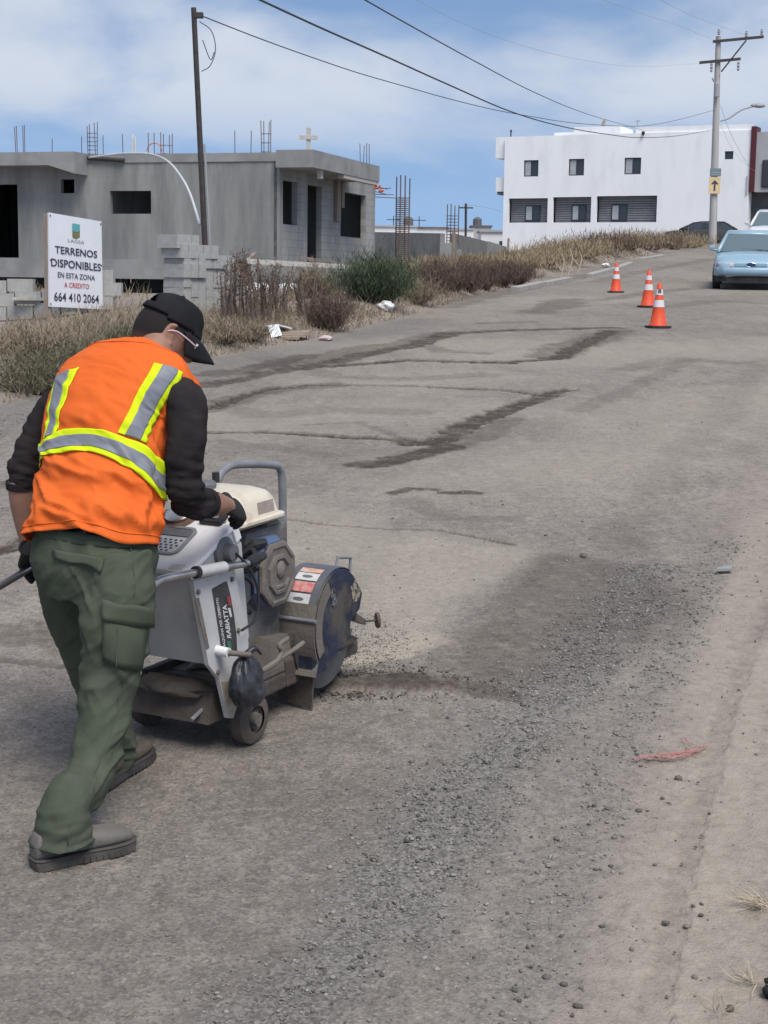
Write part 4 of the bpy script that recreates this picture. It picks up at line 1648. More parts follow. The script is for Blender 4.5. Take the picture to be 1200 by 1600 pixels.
cnr = P(287, 440, 22.0)                             # near corner of the stack
sz0 = H1(cnr[0], cnr[1]) - .03
ya = R(180 - 35)
dxl = np.array([-math.cos(R(35)), math.sin(R(35))])
dyr = np.array([math.sin(R(35)), math.cos(R(35))])
ncourse = 8
ztop = P(275, 373, 22.3)[2]
hb = (ztop - sz0) / ncourse
for c in range(ncourse):
    ox = {7: .02, 6: -.01, 5: .0, 4: -.03, 3: .0, 2: .0, 1: .0, 0: .0}[c]
    nj = {7: 3, 6: 5, 5: 7, 4: 6, 3: 7}.get(c, 7)
    for j in range(nj):
        lx = .197 + random.uniform(-.01, .01) + (.06 if c == 4 and j > 2 else 0)
        ly = .08 + j * .157 + random.uniform(-.004, .004) + {7: -.12, 6: -.06, 5: 0, 4: -.03}.get(c, 0)
        p_ = cnr[:2] + dxl * (lx + ox) + dyr * ly
        block(p_[0], p_[1], sz0 + c * hb, ya + random.uniform(-.02, .02),
              ['concrete block buried low in the stack by the worker', 'concrete block in the middle courses of the stack', 'concrete block in the topmost course of the stack beneath the dark pole'][0 if c < 3 else 1 if c < 7 else 2], 'concrete blocks in the tall stack')
lx0 = P(-8, 500, 23.5)
for c in range(3):
    for i in range(5):
        if c == 2 and i in (2,):
            continue
        x = lx0[0] + i * .405 + (c % 2) * .12
        y = 23.5 + .02 * c
        z = H1(x, y) - .03 + c * .2 + .0
        block(x, y, z + .06, R(-4) + random.uniform(-.03, .03), ['concrete block at the foot of the low row left of the sale sign', 'concrete block in the middle of the low row left of the sale sign', 'concrete block on top of the low row left of the sale sign'][c], 'concrete blocks in the low row')
for (a, b, Y, lb, m, th_) in (((18, 469), (86, 470), 23.2, 'pale plank lying on the low row of blocks', M_plank, .045), ((70, 499), (226, 498), 24.0, 'long pale plank lying behind the sale sign posts', M_plank, .05),
                              ((85, 509), (150, 507), 23.9, 'short pale plank lower down behind the sale sign', M_plank, .04), ((0, 455), (42, 456), 30, 'dark beam under the floor of the unfinished house', M_dkmetal, .12)):
    p, q = P(*a, Y), P(*b, Y + .3)
    mb = MB()
    n_ = np.array([0, .22, 0])
    mb.hexa([p, q, q + n_, p + n_, p + Zu * th_, q + Zu * th_, q + n_ + Zu * th_, p + n_ + Zu * th_])
    tag(mb.build('plank' if m is M_plank else 'beam', m), lb, 'plank' if m is M_plank else 'beam')
# debris heap behind the sign
p = P(205, 488, 25)
mb = MB()
mb.bbox((p[0] - 1.6, 25, p[2] - .5), (p[0] + .8, 25.4, p[2] + .09), .03)
tag(mb.build('concrete_beam', M_slab), 'grey concrete beam on the ground between sale sign and worker', 'beam')
# ================================================================== TRAFFIC CONES
M_cone = mat('cone_orange', (.72, .085, .028), (.62, .07, .03), scale=6, rough=.55)
M_band = mat('reflective_white', (.72, .72, .72), (.58, .58, .58), scale=9, rough=.4)
M_rubber = mat('black_rubber', (.022, .022, .024), (.05, .047, .045), scale=12, rough=.8)
for (px, py, pt, lb) in ((1028, 512, 442, 'orange traffic cone nearest of the three, grey smudged top collar'), (1012, 480, 422, 'orange traffic cone in the middle, half behind the nearest one'), (962, 457, 411, 'orange traffic cone farthest back near the dry weeds')):
    p = G(px, py)
    s = (P(px, pt, p[1])[2] - p[2]) / .71
    c = thing('traffic_cone', lb, 'traffic cone', T(p[0], p[1], H1(p[0], p[1])) @ Matrix.Rotation(random.uniform(-.1, .1), 4, 'Z') @ Matrix.Scale(s, 4), 'orange traffic cones closing the lane')
    mb = MB()
    o8 = [(-.19, -.13), (-.13, -.19), (.13, -.19), (.19, -.13), (.19, .13), (.13, .19), (-.13, .19), (-.19, .13)]
    mb.prism([(a, b, .003) for a, b in o8], (0, 0, .03))
    mb.build('base', M_rubber, c)
    r = lambda h: .135 - (.135 - .032) * (h - .03) / .68
    mb = MB()
    mb.lathe([(.152, .034), (.15, .045), (r(.06), .06), (r(.3), .3), (r(.71), .70), (.02, .71)], k=28)
    mb.build('body', M_cone, c, smooth=True, angle=50)
    for h0, h1 in ((.33, .44), (.52, .61)):
        mb = MB()
        mb.lathe([(r(h0) + .003, h0), (r(h1) + .003, h1)], k=28, cap=False)
        mb.build('reflective_collar', M_band, c, smooth=True)
    if 'smudged' in lb:
        mb = MB()
        th = np.linspace(-2.1, -1.2, 6)
        mb.add(np.array([[math.cos(t) * (r(h) + .005), math.sin(t) * (r(h) + .005), h] for h in (.55, .62) for t in th]), [(i, i + 1, i + 7, i + 6) for i in range(5)])
        mb.build('smudge', M_dkgrey, c)

# ================================================================== CARS
def car(name, label, M, paint, dims=(4.8, 1.8, 1.38), detailed=True):
    """sedan: +y is forward, x to the car's left/right, wheels on z = 0"""
    L_, W_, H_ = dims
    c = thing(name, label, 'car', M, 'cars parked up the hill')
    hw = W_ / 2
    # lower body: stations along the length, each a closed section
    st = [(-2.40, .60, .40, .62), (-2.33, .74, .30, .80), (-2.0, .86, .22, .93), (-1.2, .895, .20, .96), (-.3, .90, .20, .96), (.7, .90, .20, .95), (1.25, .895, .20, .91), (1.9, .86, .22, .84), (2.25, .78, .26, .74), (2.38, .68, .34, .66), (2.42, .55, .42, .58)]
    rings = []
    for y, w, z0, z1 in st:
        y *= L_ / 4.84
        w *= W_ / 1.8
        zm = (z0 + z1) / 2
        half = [(0, z0), (w * .80, z0), (w * .97, z0 + .10), (w, zm - .03), (w * .985, zm + (z1 - zm) * .45), (w * .93, z1 - .05), (w * .80, z1), (w * .45, z1 + .022), (0, z1 + .028)]
        ring = half + [(-a, b) for a, b in half[-2:0:-1]]
        rings.append([(a, y, b) for a, b in ring])
    mb = MB()
    mb.loft(spline(np.array(rings).reshape(len(rings), -1), 3).reshape(-1, len(rings[0]), 3))
    mb.build('body', paint, c, smooth=True, angle=38)
    # cabin: glass house with painted roof and pillars
    cab = [(-1.95, .93), (-1.28, H_ - .04), (-.5, H_), (.1, H_ - .02), (.55, H_ - .10), (1.32, .91)]
    wb_, wt = .80 * W_ / 1.8, .59 * W_ / 1.8

    def cw(z):
        return wb_ + (wt - wb_) * (z - .92) / (H_ - .92)
    mb = MB()
    mb.loft([[(-cw(z), y, z) if s < 0 else (cw(z), y, z) for s in (-1, 1)] for y, z in [(-1.22, H_ - .03), (-.5, H_), (.1, H_ - .02), (.5, H_ - .085)]], cap=False, closed=False)
    ro = mb.build('roof', paint, c, smooth=True)
    so = ro.modifiers.new('thick', 'SOLIDIFY')
    so.thickness = .035
    so.offset = 0
    for s in (-1, 1):
        for (a, b) in (((.5, H_ - .07), (1.34, .92)), ((-.42, H_ - .01), (-.42, .92)), ((-1.22, H_ - .03), (-1.98, .93))):
            mb = MB()
            mb.tube([(s * (cw(a[1]) - .01), a[0], a[1] - .012), (s * (cw(b[1]) + .0), b[0], b[1])], [.04, .05], k=8)
            mb.build('pillar', paint, c, smooth=True)
        mb = MB()
        mb.add([(s * (cw(.93) - .01), 1.22, .93), (s * (cw(.93) - .01), -1.9, .93), (s * (cw(H_ - .06) - .005), -1.2, H_ - .06), (s * (cw(H_ - .06) - .005), .45, H_ - .08)], [(0, 1, 2, 3)])
        mb.build('side_window', M_cglass, c)
    mb = MB()
    n = 7
    lo = [(cw(.92) * t, 1.33 - .10 * abs(t) ** 2, .925) for t in np.linspace(-1, 1, n)]
    hi = [(cw(H_ - .08) * t, .50 - .05 * abs(t) ** 2, H_ - .075) for t in np.linspace(-1, 1, n)]
    mb.add(lo + hi, [(i, i + 1, i + n + 1, i + n) for i in range(n - 1)])
    mb.build('windshield', M_wglass, c, smooth=True)
    mb = MB()
    mb.add([(-cw(.93), -1.96, .94), (cw(.93), -1.96, .94), (cw(H_ - .05), -1.23, H_ - .05), (-cw(H_ - .05), -1.23, H_ - .05)], [(0, 1, 2, 3)])
    mb.build('rear_window', M_cglass, c)
    mb = MB()
    mb.box((-wt, -1.2, .9), (wt, -.9, H_ - .25))
    mb.box((-.6, .1, .8), (-.15, .25, 1.18))
    mb.box((.15, .1, .8), (.6, .25, 1.18))
    mb.build('seats', M_dkgrey, c)
    for s in (-1, 1):
        for y in (-1.42, 1.42):
            mb = MB()
            x0 = s * (hw - .20)
            mb.lathe([(.20, 0), (.30, .012), (.315, .05), (.315, .15), (.30, .19), (.20, .2)], o=(x0, y, .318), ax=(s, 0, 0), k=24)
            w_ = mb.build('wheel', M_rubber, c, smooth=True, angle=40)
            mb = MB()
            mb.lathe([(.02, .205), (.08, .215), (.17, .195), (.195, .203)], o=(x0, y, .318), ax=(s, 0, 0), k=16)
            mb.build('rim', M_ins, w_, smooth=True)
        mb = MB()
        mb.bbox((s * (hw - .03) if s > 0 else -hw - .13, .98, .95), (hw + .13 if s > 0 else -hw + .03, 1.10, 1.07), .04)
        mb.tube([(s * (hw - .09), 1.08, .94), (s * (hw + .06), 1.06, .97)], .03, k=6)
        mb.build('side_mirror', paint, c, smooth=True, angle=40)
        mb = MB()
        x0, x1 = .40, .80
        pts = []
        for t in np.linspace(0, 1, 6):
            x = (x0 + (x1 - x0) * t) * W_ / 1.8
            y = (2.405 - .02 * t - .17 * t ** 2.4) * L_ / 4.84
            pts.append((s * x, y + .008, t))
        v = [(a, b, .555) for a, b, t in pts] + [(a, b - .03, .685) for a, b, t in pts]
        mb.add(v, [(i, i + 1, i + 7, i + 6) for i in range(5)])
        h_ = mb.build('headlight', M_lamp, c, smooth=True)
        sl = h_.modifiers.new('thick', 'SOLIDIFY')
        sl.thickness = .03
        sl.offset = 0
        mb = MB()
        mb.bbox((s * .62 - .13, 2.33 * L_ / 4.84, .33), (s * .62 + .13, 2.37 * L_ / 4.84, .37), .01)
        mb.build('fog_slot', M_rubber, c)
        mb = MB()
        mb.bbox((min(s * .5, s * .8), -2.42 * L_ / 4.84, .60), (max(s * .5, s * .8), -2.3 * L_ / 4.84, .76), .02)
        mb.build('tail_light', M_maroon, c)
    mb = MB()
    mb.loft([[(a * W_ / 1.8, b * L_ / 4.84, z) for z, b in ((.36, b0 + .02), (.44, b0 + .055), (.52, b0 + .055), (.565, b0 + .02))] for a, b0 in ((-.87, 2.02), (-.78, 2.24), (-.6, 2.37), (-.3, 2.425), (0, 2.44), (.3, 2.425), (.6, 2.37), (.78, 2.24), (.87, 2.02))], cap=False, closed=False)
    b_ = mb.build('bumper', paint, c, smooth=True)
    sl = b_.modifiers.new('thick', 'SOLIDIFY')
    sl.thickness = .03
    mb = MB()
    mb.loft([[(a * W_ / 1.8, b0 * L_ / 4.84, z) for z in (.21, .35)] for a, b0 in ((-.84, 2.0), (-.75, 2.26), (-.55, 2.37), (0, 2.43), (.55, 2.37), (.75, 2.26), (.84, 2.0))], cap=False, closed=False)
    d_ = mb.build('air_dam', M_rubber, c)
    sl = d_.modifiers.new('thick', 'SOLIDIFY')
    sl.thickness = .03
    mb = MB()
    mb.bbox((-.38, 2.40 * L_ / 4.84, .585), (.38, 2.435 * L_ / 4.84, .665), .01)
    mb.build('grille_panel', paint, c)
    mb = MB()
    mb.lathe([(.12, 0), (.115, .012), (.0, .016)], o=(0, 0, 0), k=24)
    v = np.vstack(mb.v)
    mb.v = [np.stack([v[:, 0], 2.436 * L_ / 4.84 + v[:, 2], .628 + v[:, 1] * .42], 1)]
    e_ = mb.build('oval_badge', M_badge, c, smooth=True, angle=30)
    mb = MB()
    th = np.linspace(0, 2 * np.pi, 25)
    mb.tube([(math.cos(t) * .118, 2.446 * L_ / 4.84, .628 + math.sin(t) * .05) for t in th], .003, k=5)
    mb.build('badge_rim', M_chrome, e_)
    for s in (-1, 1):
        mb = MB()
        mb.tube([(s * .1 - .35, 1.29, .945), (s * .1 + .15, 1.16, 1.0)], .01, k=5)
        mb.build('wiper', M_rubber, c)
    return c


M_cglass = mat('car_glass', (.035, .045, .05), rough=.06, spec=.7)
M_wglass = mat('windshield_glass', (.13, .165, .175), rough=.08, spec=.8)
M_lamp = mat('headlamp_lens', (.50, .50, .52), (.40, .38, .39), scale=12, rough=.2)
M_badge = mat('badge_blue', (.03, .05, .13), rough=.3)
M_chrome = mat('chrome', (.62, .62, .63), rough=.18, metal=1.0)
M_blue = mat('pale_blue_paint', (.30, .44, .52), (.27, .40, .48), scale=2, rough=.32, coat=.3, spec=.5)
M_wpaint = mat('white_paint', (.72, .74, .75), (.66, .68, .70), scale=2, rough=.3, coat=.3)
M_bpaint = mat('black_paint', (.045, .043, .043), (.06, .055, .05), scale=2, rough=.35, coat=.3)
cy_ = 38.5
cxp = P(1195, 452, cy_)
pitch = Matrix.Rotation(R(2.2), 4, 'X')
zz = P(1130, 452, 38.0)[2]
car('parked_car', 'pale blue sedan facing downhill with a blue oval badge on its nose', T(cxp[0], cy_ + 1.6, zz + .06, R(180 - 13)) @ Matrix.Rotation(R(-2.2), 4, 'X'), M_blue, (4.8, 1.84, 1.43))
q = P(1229, 356, 54)
car('parked_car', 'white car behind the pale blue sedan, cut by the frame edge', T(q[0] + .25, 56.5, q[2] - .75, R(180 - 17)) @ Matrix.Rotation(R(-2.2), 4, 'X'), M_wpaint, (4.6, 1.8, 1.48))
q = P(1098, 350, 92)
car('parked_car', 'black car seen from its side in front of the white building', T(q[0], 92, q[2] - 1.28, R(80)), M_bpaint, (4.7, 1.8, 1.42))

# ================================================================== LITTER
M_plastic = mat('white_plastic', (.72, .72, .70), (.60, .60, .58), scale=8, rough=.5)
M_board = mat('white_board', (.74, .75, .77), (.66, .67, .69), scale=3, rough=.6)


def crumple(name, c, size, m, label, cat, seed, sharp=.45):
    mb = MB()
    bm = bmesh.new()
    bmesh.ops.create_icosphere(bm, subdivisions=4, radius=1)
    v = np.array([tuple(x.co) for x in bm.verts])
    f = [[x.index for x in q.verts] for q in bm.faces]
    bm.free()
    n = fbm(v[:, 0] * 2.2 + seed, v[:, 1] * 2.2, v[:, 2] * 2.2, seed=seed, octv=4)
    n2 = np.abs(fbm(v[:, 0] * 3 + seed, v[:, 1] * 3, v[:, 2] * 3, seed=seed + 5, octv=3) - .5) * 2
    v = v * (1 + sharp * (n - .5) * 2 - .25 * n2)[:, None]
    mb.add(np.asarray(c) + v * np.asarray(size), f)
    return tag(mb.build(name, m, smooth=True), label, cat)


p = G(603, 487)
crumple('plastic_bag', (p[0], p[1], p[2] + .09), (.15, .13, .09), M_plastic, 'crumpled white plastic bag at the foot of the green bush', 'bag', 3)
p = G(425, 527)
bd = thing('cardboard_sheet', 'bent white board with one flap standing, lying in dry grass at the road edge', 'cardboard', T(p[0], p[1], p[2]))
mb = MB()
a, b, c_, d_ = P(418, 509, p[1] + .2), P(434, 507, p[1] + .25), P(440, 524, p[1] - .05), P(424, 528, p[1] - .08)
mb.prism([a, b, c_, d_], (.004, .02, .006))
mb.build('flap', M_board, bd, world=True)
mb = MB()
mb.prism([P(400, 510, p[1] + .25), P(418, 508.3, p[1] + .28), P(434, 506.3, p[1] + .3), P(456, 512, p[1] + .3), P(440, 514.5, p[1] + .8), P(418, 512, p[1] + .7)], (0, 0, -.02))
mb.build('sheet', M_board, bd, world=True)
p = G(448, 533)
mb = MB()
for k in range(3):
    q0 = np.array([p[0] - .25 + k * .06, p[1] + .1 * k, p[2] + .02 + .03 * k])
    mb.hexa([q0, q0 + (.42, .05, 0), q0 + (.40, .35, 0), q0 + (-.02, .3, 0), q0 + (0, 0, .025), q0 + (.42, .05, .04), q0 + (.40, .35, .06), q0 + (-.02, .3, .03)])
tag(mb.build('cardboard_scrap', mat('brown_cardboard', (.26, .20, .155), (.34, .27, .21), scale=4)), 'flattened brown cardboard beside the white board', 'cardboard')
p = G(509, 532)
crumple('paper_scrap', (p[0], p[1], p[2] + .03), (.10, .08, .04), mat('pinkish_paper', (.55, .44, .43), (.48, .38, .38), scale=5), 'small pinkish crumpled paper on the road edge', 'litter', 9)
p = G(946, 418)
crumple('plastic_bag', (p[0] + .0, p[1], p[2] + .08), (.14, .1, .08), M_plastic, 'small white litter bag by the far kerb stones', 'bag', 12)
# white sacks under the platform
for k, (x0, x1) in enumerate(((376, 425), (427, 476))):
    a, b = P(x0, 443, 33.0), P(x1, 443, 33.6)
    mb = MB()
    c_ = (a + b) / 2
    mb.ball((c_[0], c_[1], c_[2] - .22), ((b[0] - a[0]) / 2, .35, .26), 20, 12)
    o = mb.build('sack', M_plastic, smooth=True)
    v = verts_of(o.data)
    v += (fbm(v[:, 0] * 5, v[:, 1] * 5, v[:, 2] * 5, seed=k, octv=3)[:, None] - .5) * .12
    set_verts(o.data, v)
    tag(o, ['white sack on the left under the platform behind dead stems', 'white sack on the right under the platform behind dead stems'][k], 'sack')
# red plastic rag on the dirt
M_redp = mat('red_plastic', (.34, .13, .115), (.33, .20, .175), scale=12, rough=.5)
mb = MB()
paths = [[(972, 1196), (990, 1190), (1006, 1186), (1030, 1187), (1055, 1187), (1080, 1182), (1100, 1175), (1112, 1166)], [(1040, 1184), (1060, 1178), (1080, 1172), (1068, 1162), (1064, 1154)], [(1010, 1188), (1030, 1181), (1055, 1182), (1085, 1176), (1108, 1168)], [(1064, 1156), (1072, 1166), (1090, 1170), (1110, 1166)]]
for k in range(15):
    st_ = paths[[0, 0, 2, 2, 1, 3, 0][k % 7]]
    st_ = [(x + rng.normal(0, 2.5), y + rng.normal(0, 3.0)) for x, y in st_]
    q = spline(np.array([G(*p_) for p_ in st_]), 8)
    a_, b_ = sorted(rng.integers(0, len(q), 2))
    if b_ - a_ < 8:
        a_, b_ = 0, len(q) - 1
    q = q[a_:b_ + 1]
    q[:, 2] = np.array([H1(x, y) for x, y in q[:, :2]]) + .006 + .010 * vnoise(np.arange(len(q)) * .5, np.full(len(q), k * 3.), seed=k)
    mb.tube(q, rng.uniform(.0006, .0014), k=4)
for pth, w_ in ((paths[0], .0035), (paths[2], .0045)):
    q = spline(np.array([G(*p_) for p_ in pth[1:6]]), 8)
    q[:, 2] = np.array([H1(x, y) for x, y in q[:, :2]]) + .010
    w = w_ * np.sin(np.linspace(.2, 2.9, len(q)))
    t_ = np.gradient(q, axis=0)
    n_ = np.stack([-t_[:, 1], t_[:, 0], t_[:, 2] * 0], 1)
    n_ /= np.linalg.norm(n_, axis=1)[:, None] + 1e-9
    mb.loft(np.stack([q - n_ * w[:, None], q + n_ * w[:, None] + np.array([0, 0, .003])], 1), cap=False, closed=False)
o = mb.build('plastic_scrap', M_redp)
tag(o, 'torn faded red plastic strip lying on the dirt shoulder', 'litter')
for (px, py, sz_, lb, m) in ((1132, 895, .05, 'flat grey sliver of debris on the dusty right lane', M_slab), (395, 1181, .0, '', None)):
    if m is None:
        continue
    p = G(px, py)
    mb = MB()
    mb.prism([(p[0] - sz_, p[1] - .03, p[2] + .012), (p[0] + sz_ * .6, p[1] - .01, p[2] + .012), (p[0] + sz_, p[1] + .05, p[2] + .02), (p[0] - sz_ * .4, p[1] + .03, p[2] + .012)], (0, 0, .012))
    tag(mb.build('debris_sliver', m), lb, 'litter')
# far kerb stones at the road's left edge
M_kerb = mat('kerb_stone', (.30, .275, .25), (.38, .35, .32), scale=3, bump=.3)
for k, (xa, ya_, xb, yb) in enumerate(((810, 456, 852, 447), (856, 447, 895, 439), (925, 434, 958, 425), (962, 425, 990, 414), (1004, 408, 1040, 402))):
    a, b = G(xa, ya_), G(xb, yb)
    a[2], b[2] = H1(a[0], a[1]), H1(b[0], b[1])
    d = (b - a) / np.linalg.norm(b - a)
    n_ = np.array([-d[1], d[0], 0]) * .18
    mb = MB()
    mb.hexa([a - Zu * .1, b - Zu * .1, b + n_ - Zu * .1, a + n_ - Zu * .1, a + Zu * .10, b + Zu * .10, b + n_ + Zu * .12, a + n_ + Zu * .12])
    o = mb.build('kerb', M_kerb)
    o['kind'] = 'structure'

# ================================================================== VEGETATION
def blades_mesh(name, base, tip, width, m, tint, label=None, cat=None, group=None, kind=None, bend=.25, parent=None, seg=2):
    """thin leaf or stem blades from base to tip, each bowed; tint 0..1 picks the colour"""
    n = len(base)
    d = tip - base
    L_ = np.linalg.norm(d, axis=1)[:, None]
    side = np.cross(d, rng.normal(0, 1, (n, 3)))
    side /= np.linalg.norm(side, axis=1)[:, None] + 1e-9
    bow = np.cross(d / (L_ + 1e-9), side)
    w = np.asarray(width).reshape(-1, 1) * np.ones((n, 1))
    V = []
    for k in range(seg + 1):
        t = k / seg
        c = base + d * t + bow * L_ * bend * (t * (1 - t)) * 2
        ww = w * (1 - t * .85)
        V += [c - side * ww * .5, c + side * ww * .5]
    V = np.stack(V, 1)
    k = 2 * (seg + 1)
    f = np.array([[2 * i, 2 * i + 1, 2 * i + 3, 2 * i + 2] for i in range(seg)])
    Fc = (f[None] + (np.arange(n) * k)[:, None, None]).reshape(-1, 4)
    V = V.reshape(-1, 3)
    if parent is not None:
        M = np.array(MW[parent].inverted())
        V = V @ M[:3, :3].T + M[:3, 3]
    me = bpy.data.meshes.new(name)
    me.vertices.add(len(V))
    me.vertices.foreach_set('co', V.astype(np.float32).ravel())
    me.loops.add(Fc.size)
    me.loops.foreach_set('vertex_index', Fc.astype(np.int32).ravel())
    me.polygons.add(len(Fc))
    me.polygons.foreach_set('loop_start', (np.arange(len(Fc)) * 4).astype(np.int32))
    me.update(calc_edges=True)
    o = link(name, me, m, parent, attrs={'tint': np.repeat(tint, k)})
    return tag(o, label, cat, group, kind)


M_dry = mat('dry_grass_blade', (.145, .110, .076), (.345, .280, .200), attr='tint', rough=.9, spec=.1)
M_gold = mat('golden_grass_blade', (.19, .14, .088), (.44, .355, .235), attr='tint', rough=.9, spec=.1)
M_brown = mat('dead_stem', (.055, .040, .035), (.19, .135, .105), attr='tint', rough=.95, spec=.1)
M_straw = mat('straw', (.36, .29, .20), (.58, .49, .36), attr='tint', rough=.9, spec=.1)
M_green = mat('green_leaf', (.026, .048, .024), (.100, .130, .075), attr='tint', rough=.8, spec=.2)
M_sage = mat('sage_leaf', (.085, .080, .050), (.225, .20, .135), attr='tint', rough=.9, spec=.1)
M_twig = mat('twig_bark', (.10, .075, .06), (.16, .12, .095), scale=8)


def bush(name, label, cat, c, rx, ry, h, n, m, leaf=.07, lw=.012, stems=14, group=None, up=.6, fill=.35, m_stem=None):
    """stems fan out from the root, leaves and twiglets crowd along them: an open, uneven crown"""
    o = thing(name, label, cat, T(c[0], c[1], H1(c[0], c[1]) - .02), group)
    c = np.array([c[0], c[1], H1(c[0], c[1]) - .02])
    th = rng.uniform(0, 6.283, stems)
    rr = np.sqrt(rng.random(stems))
    hh = h * rng.uniform(.55, 1.05, stems) * np.sqrt(np.clip(1 - .62 * rr ** 2, .1, 1))
    tips = c + np.stack([np.cos(th) * rr * rx, np.sin(th) * rr * ry, hh], 1)
    roots = c + np.stack([np.cos(th) * rr * rx * .22, np.sin(th) * rr * ry * .22, np.zeros(stems)], 1)
    mb = MB()
    for a, b in zip(roots, tips):
        mid = (a + b) / 2 + rng.normal(0, .05, 3) * h + np.array([0, 0, .08 * h])
        mb.tube([a, mid, b], [.011 + .006 * h, .007, .003], k=4, sub=3)
    mb.build('stems', m_stem or M_twig, o, world=True)
    si = rng.integers(0, stems, n)
    t = rng.uniform(.12, 1, n) ** (1 - fill)
    p = roots[si] + (tips[si] - roots[si]) * t[:, None]
    spread = .16 * h * (0.35 + t)
    clump = rng.normal(0, 1, (n, 3)) * spread[:, None] * np.array([max(rx / h, .6), max(ry / h, .6), .7])
    p = p + clump
    p[:, 2] = np.maximum(p[:, 2], c[2] + .02)
    d = rng.normal(0, 1, (n, 3))
    d[:, 2] = np.abs(d[:, 2]) + up
    d /= np.linalg.norm(d, axis=1)[:, None]
    L_ = leaf * rng.uniform(.5, 1.5, n)
    tint = np.clip(rng.random(n) * .55 + .45 * vnoise(p[:, 0] * 4, p[:, 1] * 4, p[:, 2] * 4, seed=int(c[0] * 10) & 255), 0, 1)
    blades_mesh('foliage', p, p + d * L_[:, None], lw * rng.uniform(.6, 1.3, n), m, tint, parent=o)
    return o


def at_px(px, py):
    return G(px, py)


c = at_px(582, 484)
bush('green_bush', 'dense dark green feathery bush at the roadside before the house', 'bush', (c[0], c[1] + .5), .80, .6, .86, 7000, M_green, leaf=.13, lw=.012, stems=46, up=1.1)
c = at_px(515, 522)
bush('dead_bush', 'rounded dark brown dead bush left of the green bush', 'bush', (c[0] - .02, c[1] + .45), .42, .4, .62, 3600, M_brown, leaf=.09, lw=.008, stems=34)
c = at_px(505, 470)
bush('dry_bush', 'tall tan dry bush behind the dark dead bush', 'bush', (c[0] - .1, c[1] + .6), .55, .45, .60, 2200, M_dry, leaf=.12, lw=.009, stems=36)
c = at_px(650, 480)
bush('dry_bush', 'low tan brush on the right flank of the green bush', 'bush', (c[0], c[1] + .5), .60, .6, .5, 2600, M_dry, leaf=.11, lw=.009, stems=36)
c = at_px(660, 440)
bush('dry_bush', 'tan dry brush below the tall rebar column', 'bush', (c[0], c[1] + .6), .8, .6, .42, 1800, M_dry, leaf=.12, lw=.010, stems=36)
for k, (px, py, rx, h, m, lb) in enumerate([
        (25, 622, .62, 0.34, M_sage, 'sage brown roadside shrub at the left frame edge'),
        (75, 606, .55, 0.39, M_sage, 'dark sage shrub under the left post of the sale sign'),
        (120, 598, .60, 0.37, M_sage, 'dull green shrub directly left of the orange shoulder'),
        (170, 590, .60, 0.36, M_sage, 'sage shrub between sale sign and the cap'),
        (40, 575, .60, 0.31, M_dry, 'tan brush behind the sage shrubs at far left'),
        (205, 560, .55, 0.32, M_sage, 'thin grey green shrub just behind the capped head'),
        (345, 545, .42, 0.28, M_dry, 'low dry brush at the road edge right of the cap'),
        (385, 540, .30, 0.24, M_dry, 'low dry brush below the white board')]):
    c = at_px(px, py)
    bush('roadside_shrub', lb, 'shrub', (c[0], c[1] + .35), rx, .5, h, 2600 if m is M_sage else 1800, m, leaf=.085, lw=.009, stems=30, group='shrubs along the left verge')
# dead upright stalks before the white sacks
for k, (px, py, rx, h, n_, lb) in enumerate([(395, 508, .42, .82, 22, 'dead dark stalks in front of the left white sack'), (440, 500, .42, .82, 20, 'dead dark stalks in front of the right white sack'), (366, 512, .28, .95, 12, 'dead stalks beside the right side of the block stack')]):
    c = at_px(px, py)
    o = thing('dead_stalks', lb, 'weed', T(c[0], c[1] + .8, H1(c[0], c[1] + .8)), 'dead stalks near the sacks')
    b0 = np.stack([c[0] + rng.uniform(-rx, rx, n_), c[1] + .8 + rng.uniform(-.4, .4, n_), np.zeros(n_)], 1)
    b0[:, 2] = height(b0[:, 0], b0[:, 1]) - .03
    tp = b0 + np.stack([rng.normal(0, .1, n_), rng.normal(0, .1, n_), h * rng.uniform(.7, 1.05, n_)], 1)
    mb = MB()
    for a, b in zip(b0, tp):
        mb.tube([a, (a + b) / 2 + rng.normal(0, .03, 3), b], [.018, .014, .006], k=5, sub=3)
    mb.build('stems', M_twig, o, world=True)
    m_ = 900
    si = rng.integers(0, n_, m_)
    t = rng.uniform(.35, 1.05, m_)
    p = b0[si] + (tp[si] - b0[si]) * t[:, None] + rng.normal(0, .035, (m_, 3))
    d = rng.normal(0, 1, (m_, 3)); d[:, 2] += .8
    d /= np.linalg.norm(d, axis=1)[:, None]
    blades_mesh('seed_heads', p, p + d * .06, .012, M_brown, rng.random(m_), parent=o)
# dark reddish weeds in a row along the verge, then tan brush up the hill
WE = [(694, 468, .42, .68), (716, 466, .48, .66), (742, 463, .48, .70), (768, 458, .46, .66), (794, 452, .46, .62), (820, 447, .42, .55)]
WL = ['first dark reddish weed clump from the left in the roadside row', 'dark reddish weed clump below the broken pillar', 'dark reddish weed clump in the middle of the roadside row', 'dark reddish weed clump right of the row middle',
      'dark reddish weed clump second from the right end of the row', 'smaller dark weed clump closing the right end of the row']
for (px, py, rx, h), lb in zip(WE, WL):
    c = at_px(px, py)
    bush('dark_weed', lb, 'weed', (c[0] - .1, c[1] + .9), rx * 1.15, .7, h, 3000, M_brown, leaf=.11, lw=.011, stems=44, group='dark weeds along the verge', up=2.2)
HB = [(850, 437, .9, .45), (885, 428, 1.0, .55), (915, 420, 1.0, .65), (945, 414, 1.2, .75), (975, 407, 1.3, .80), (1005, 401, 1.4, .80), (1040, 396, 1.5, .75), (1075, 391, 1.5, .75), (1100, 389, 1.2, .6), (770, 440, 1.0, .32), (820, 433, 1.2, .34), (735, 446, 1.0, .34)]
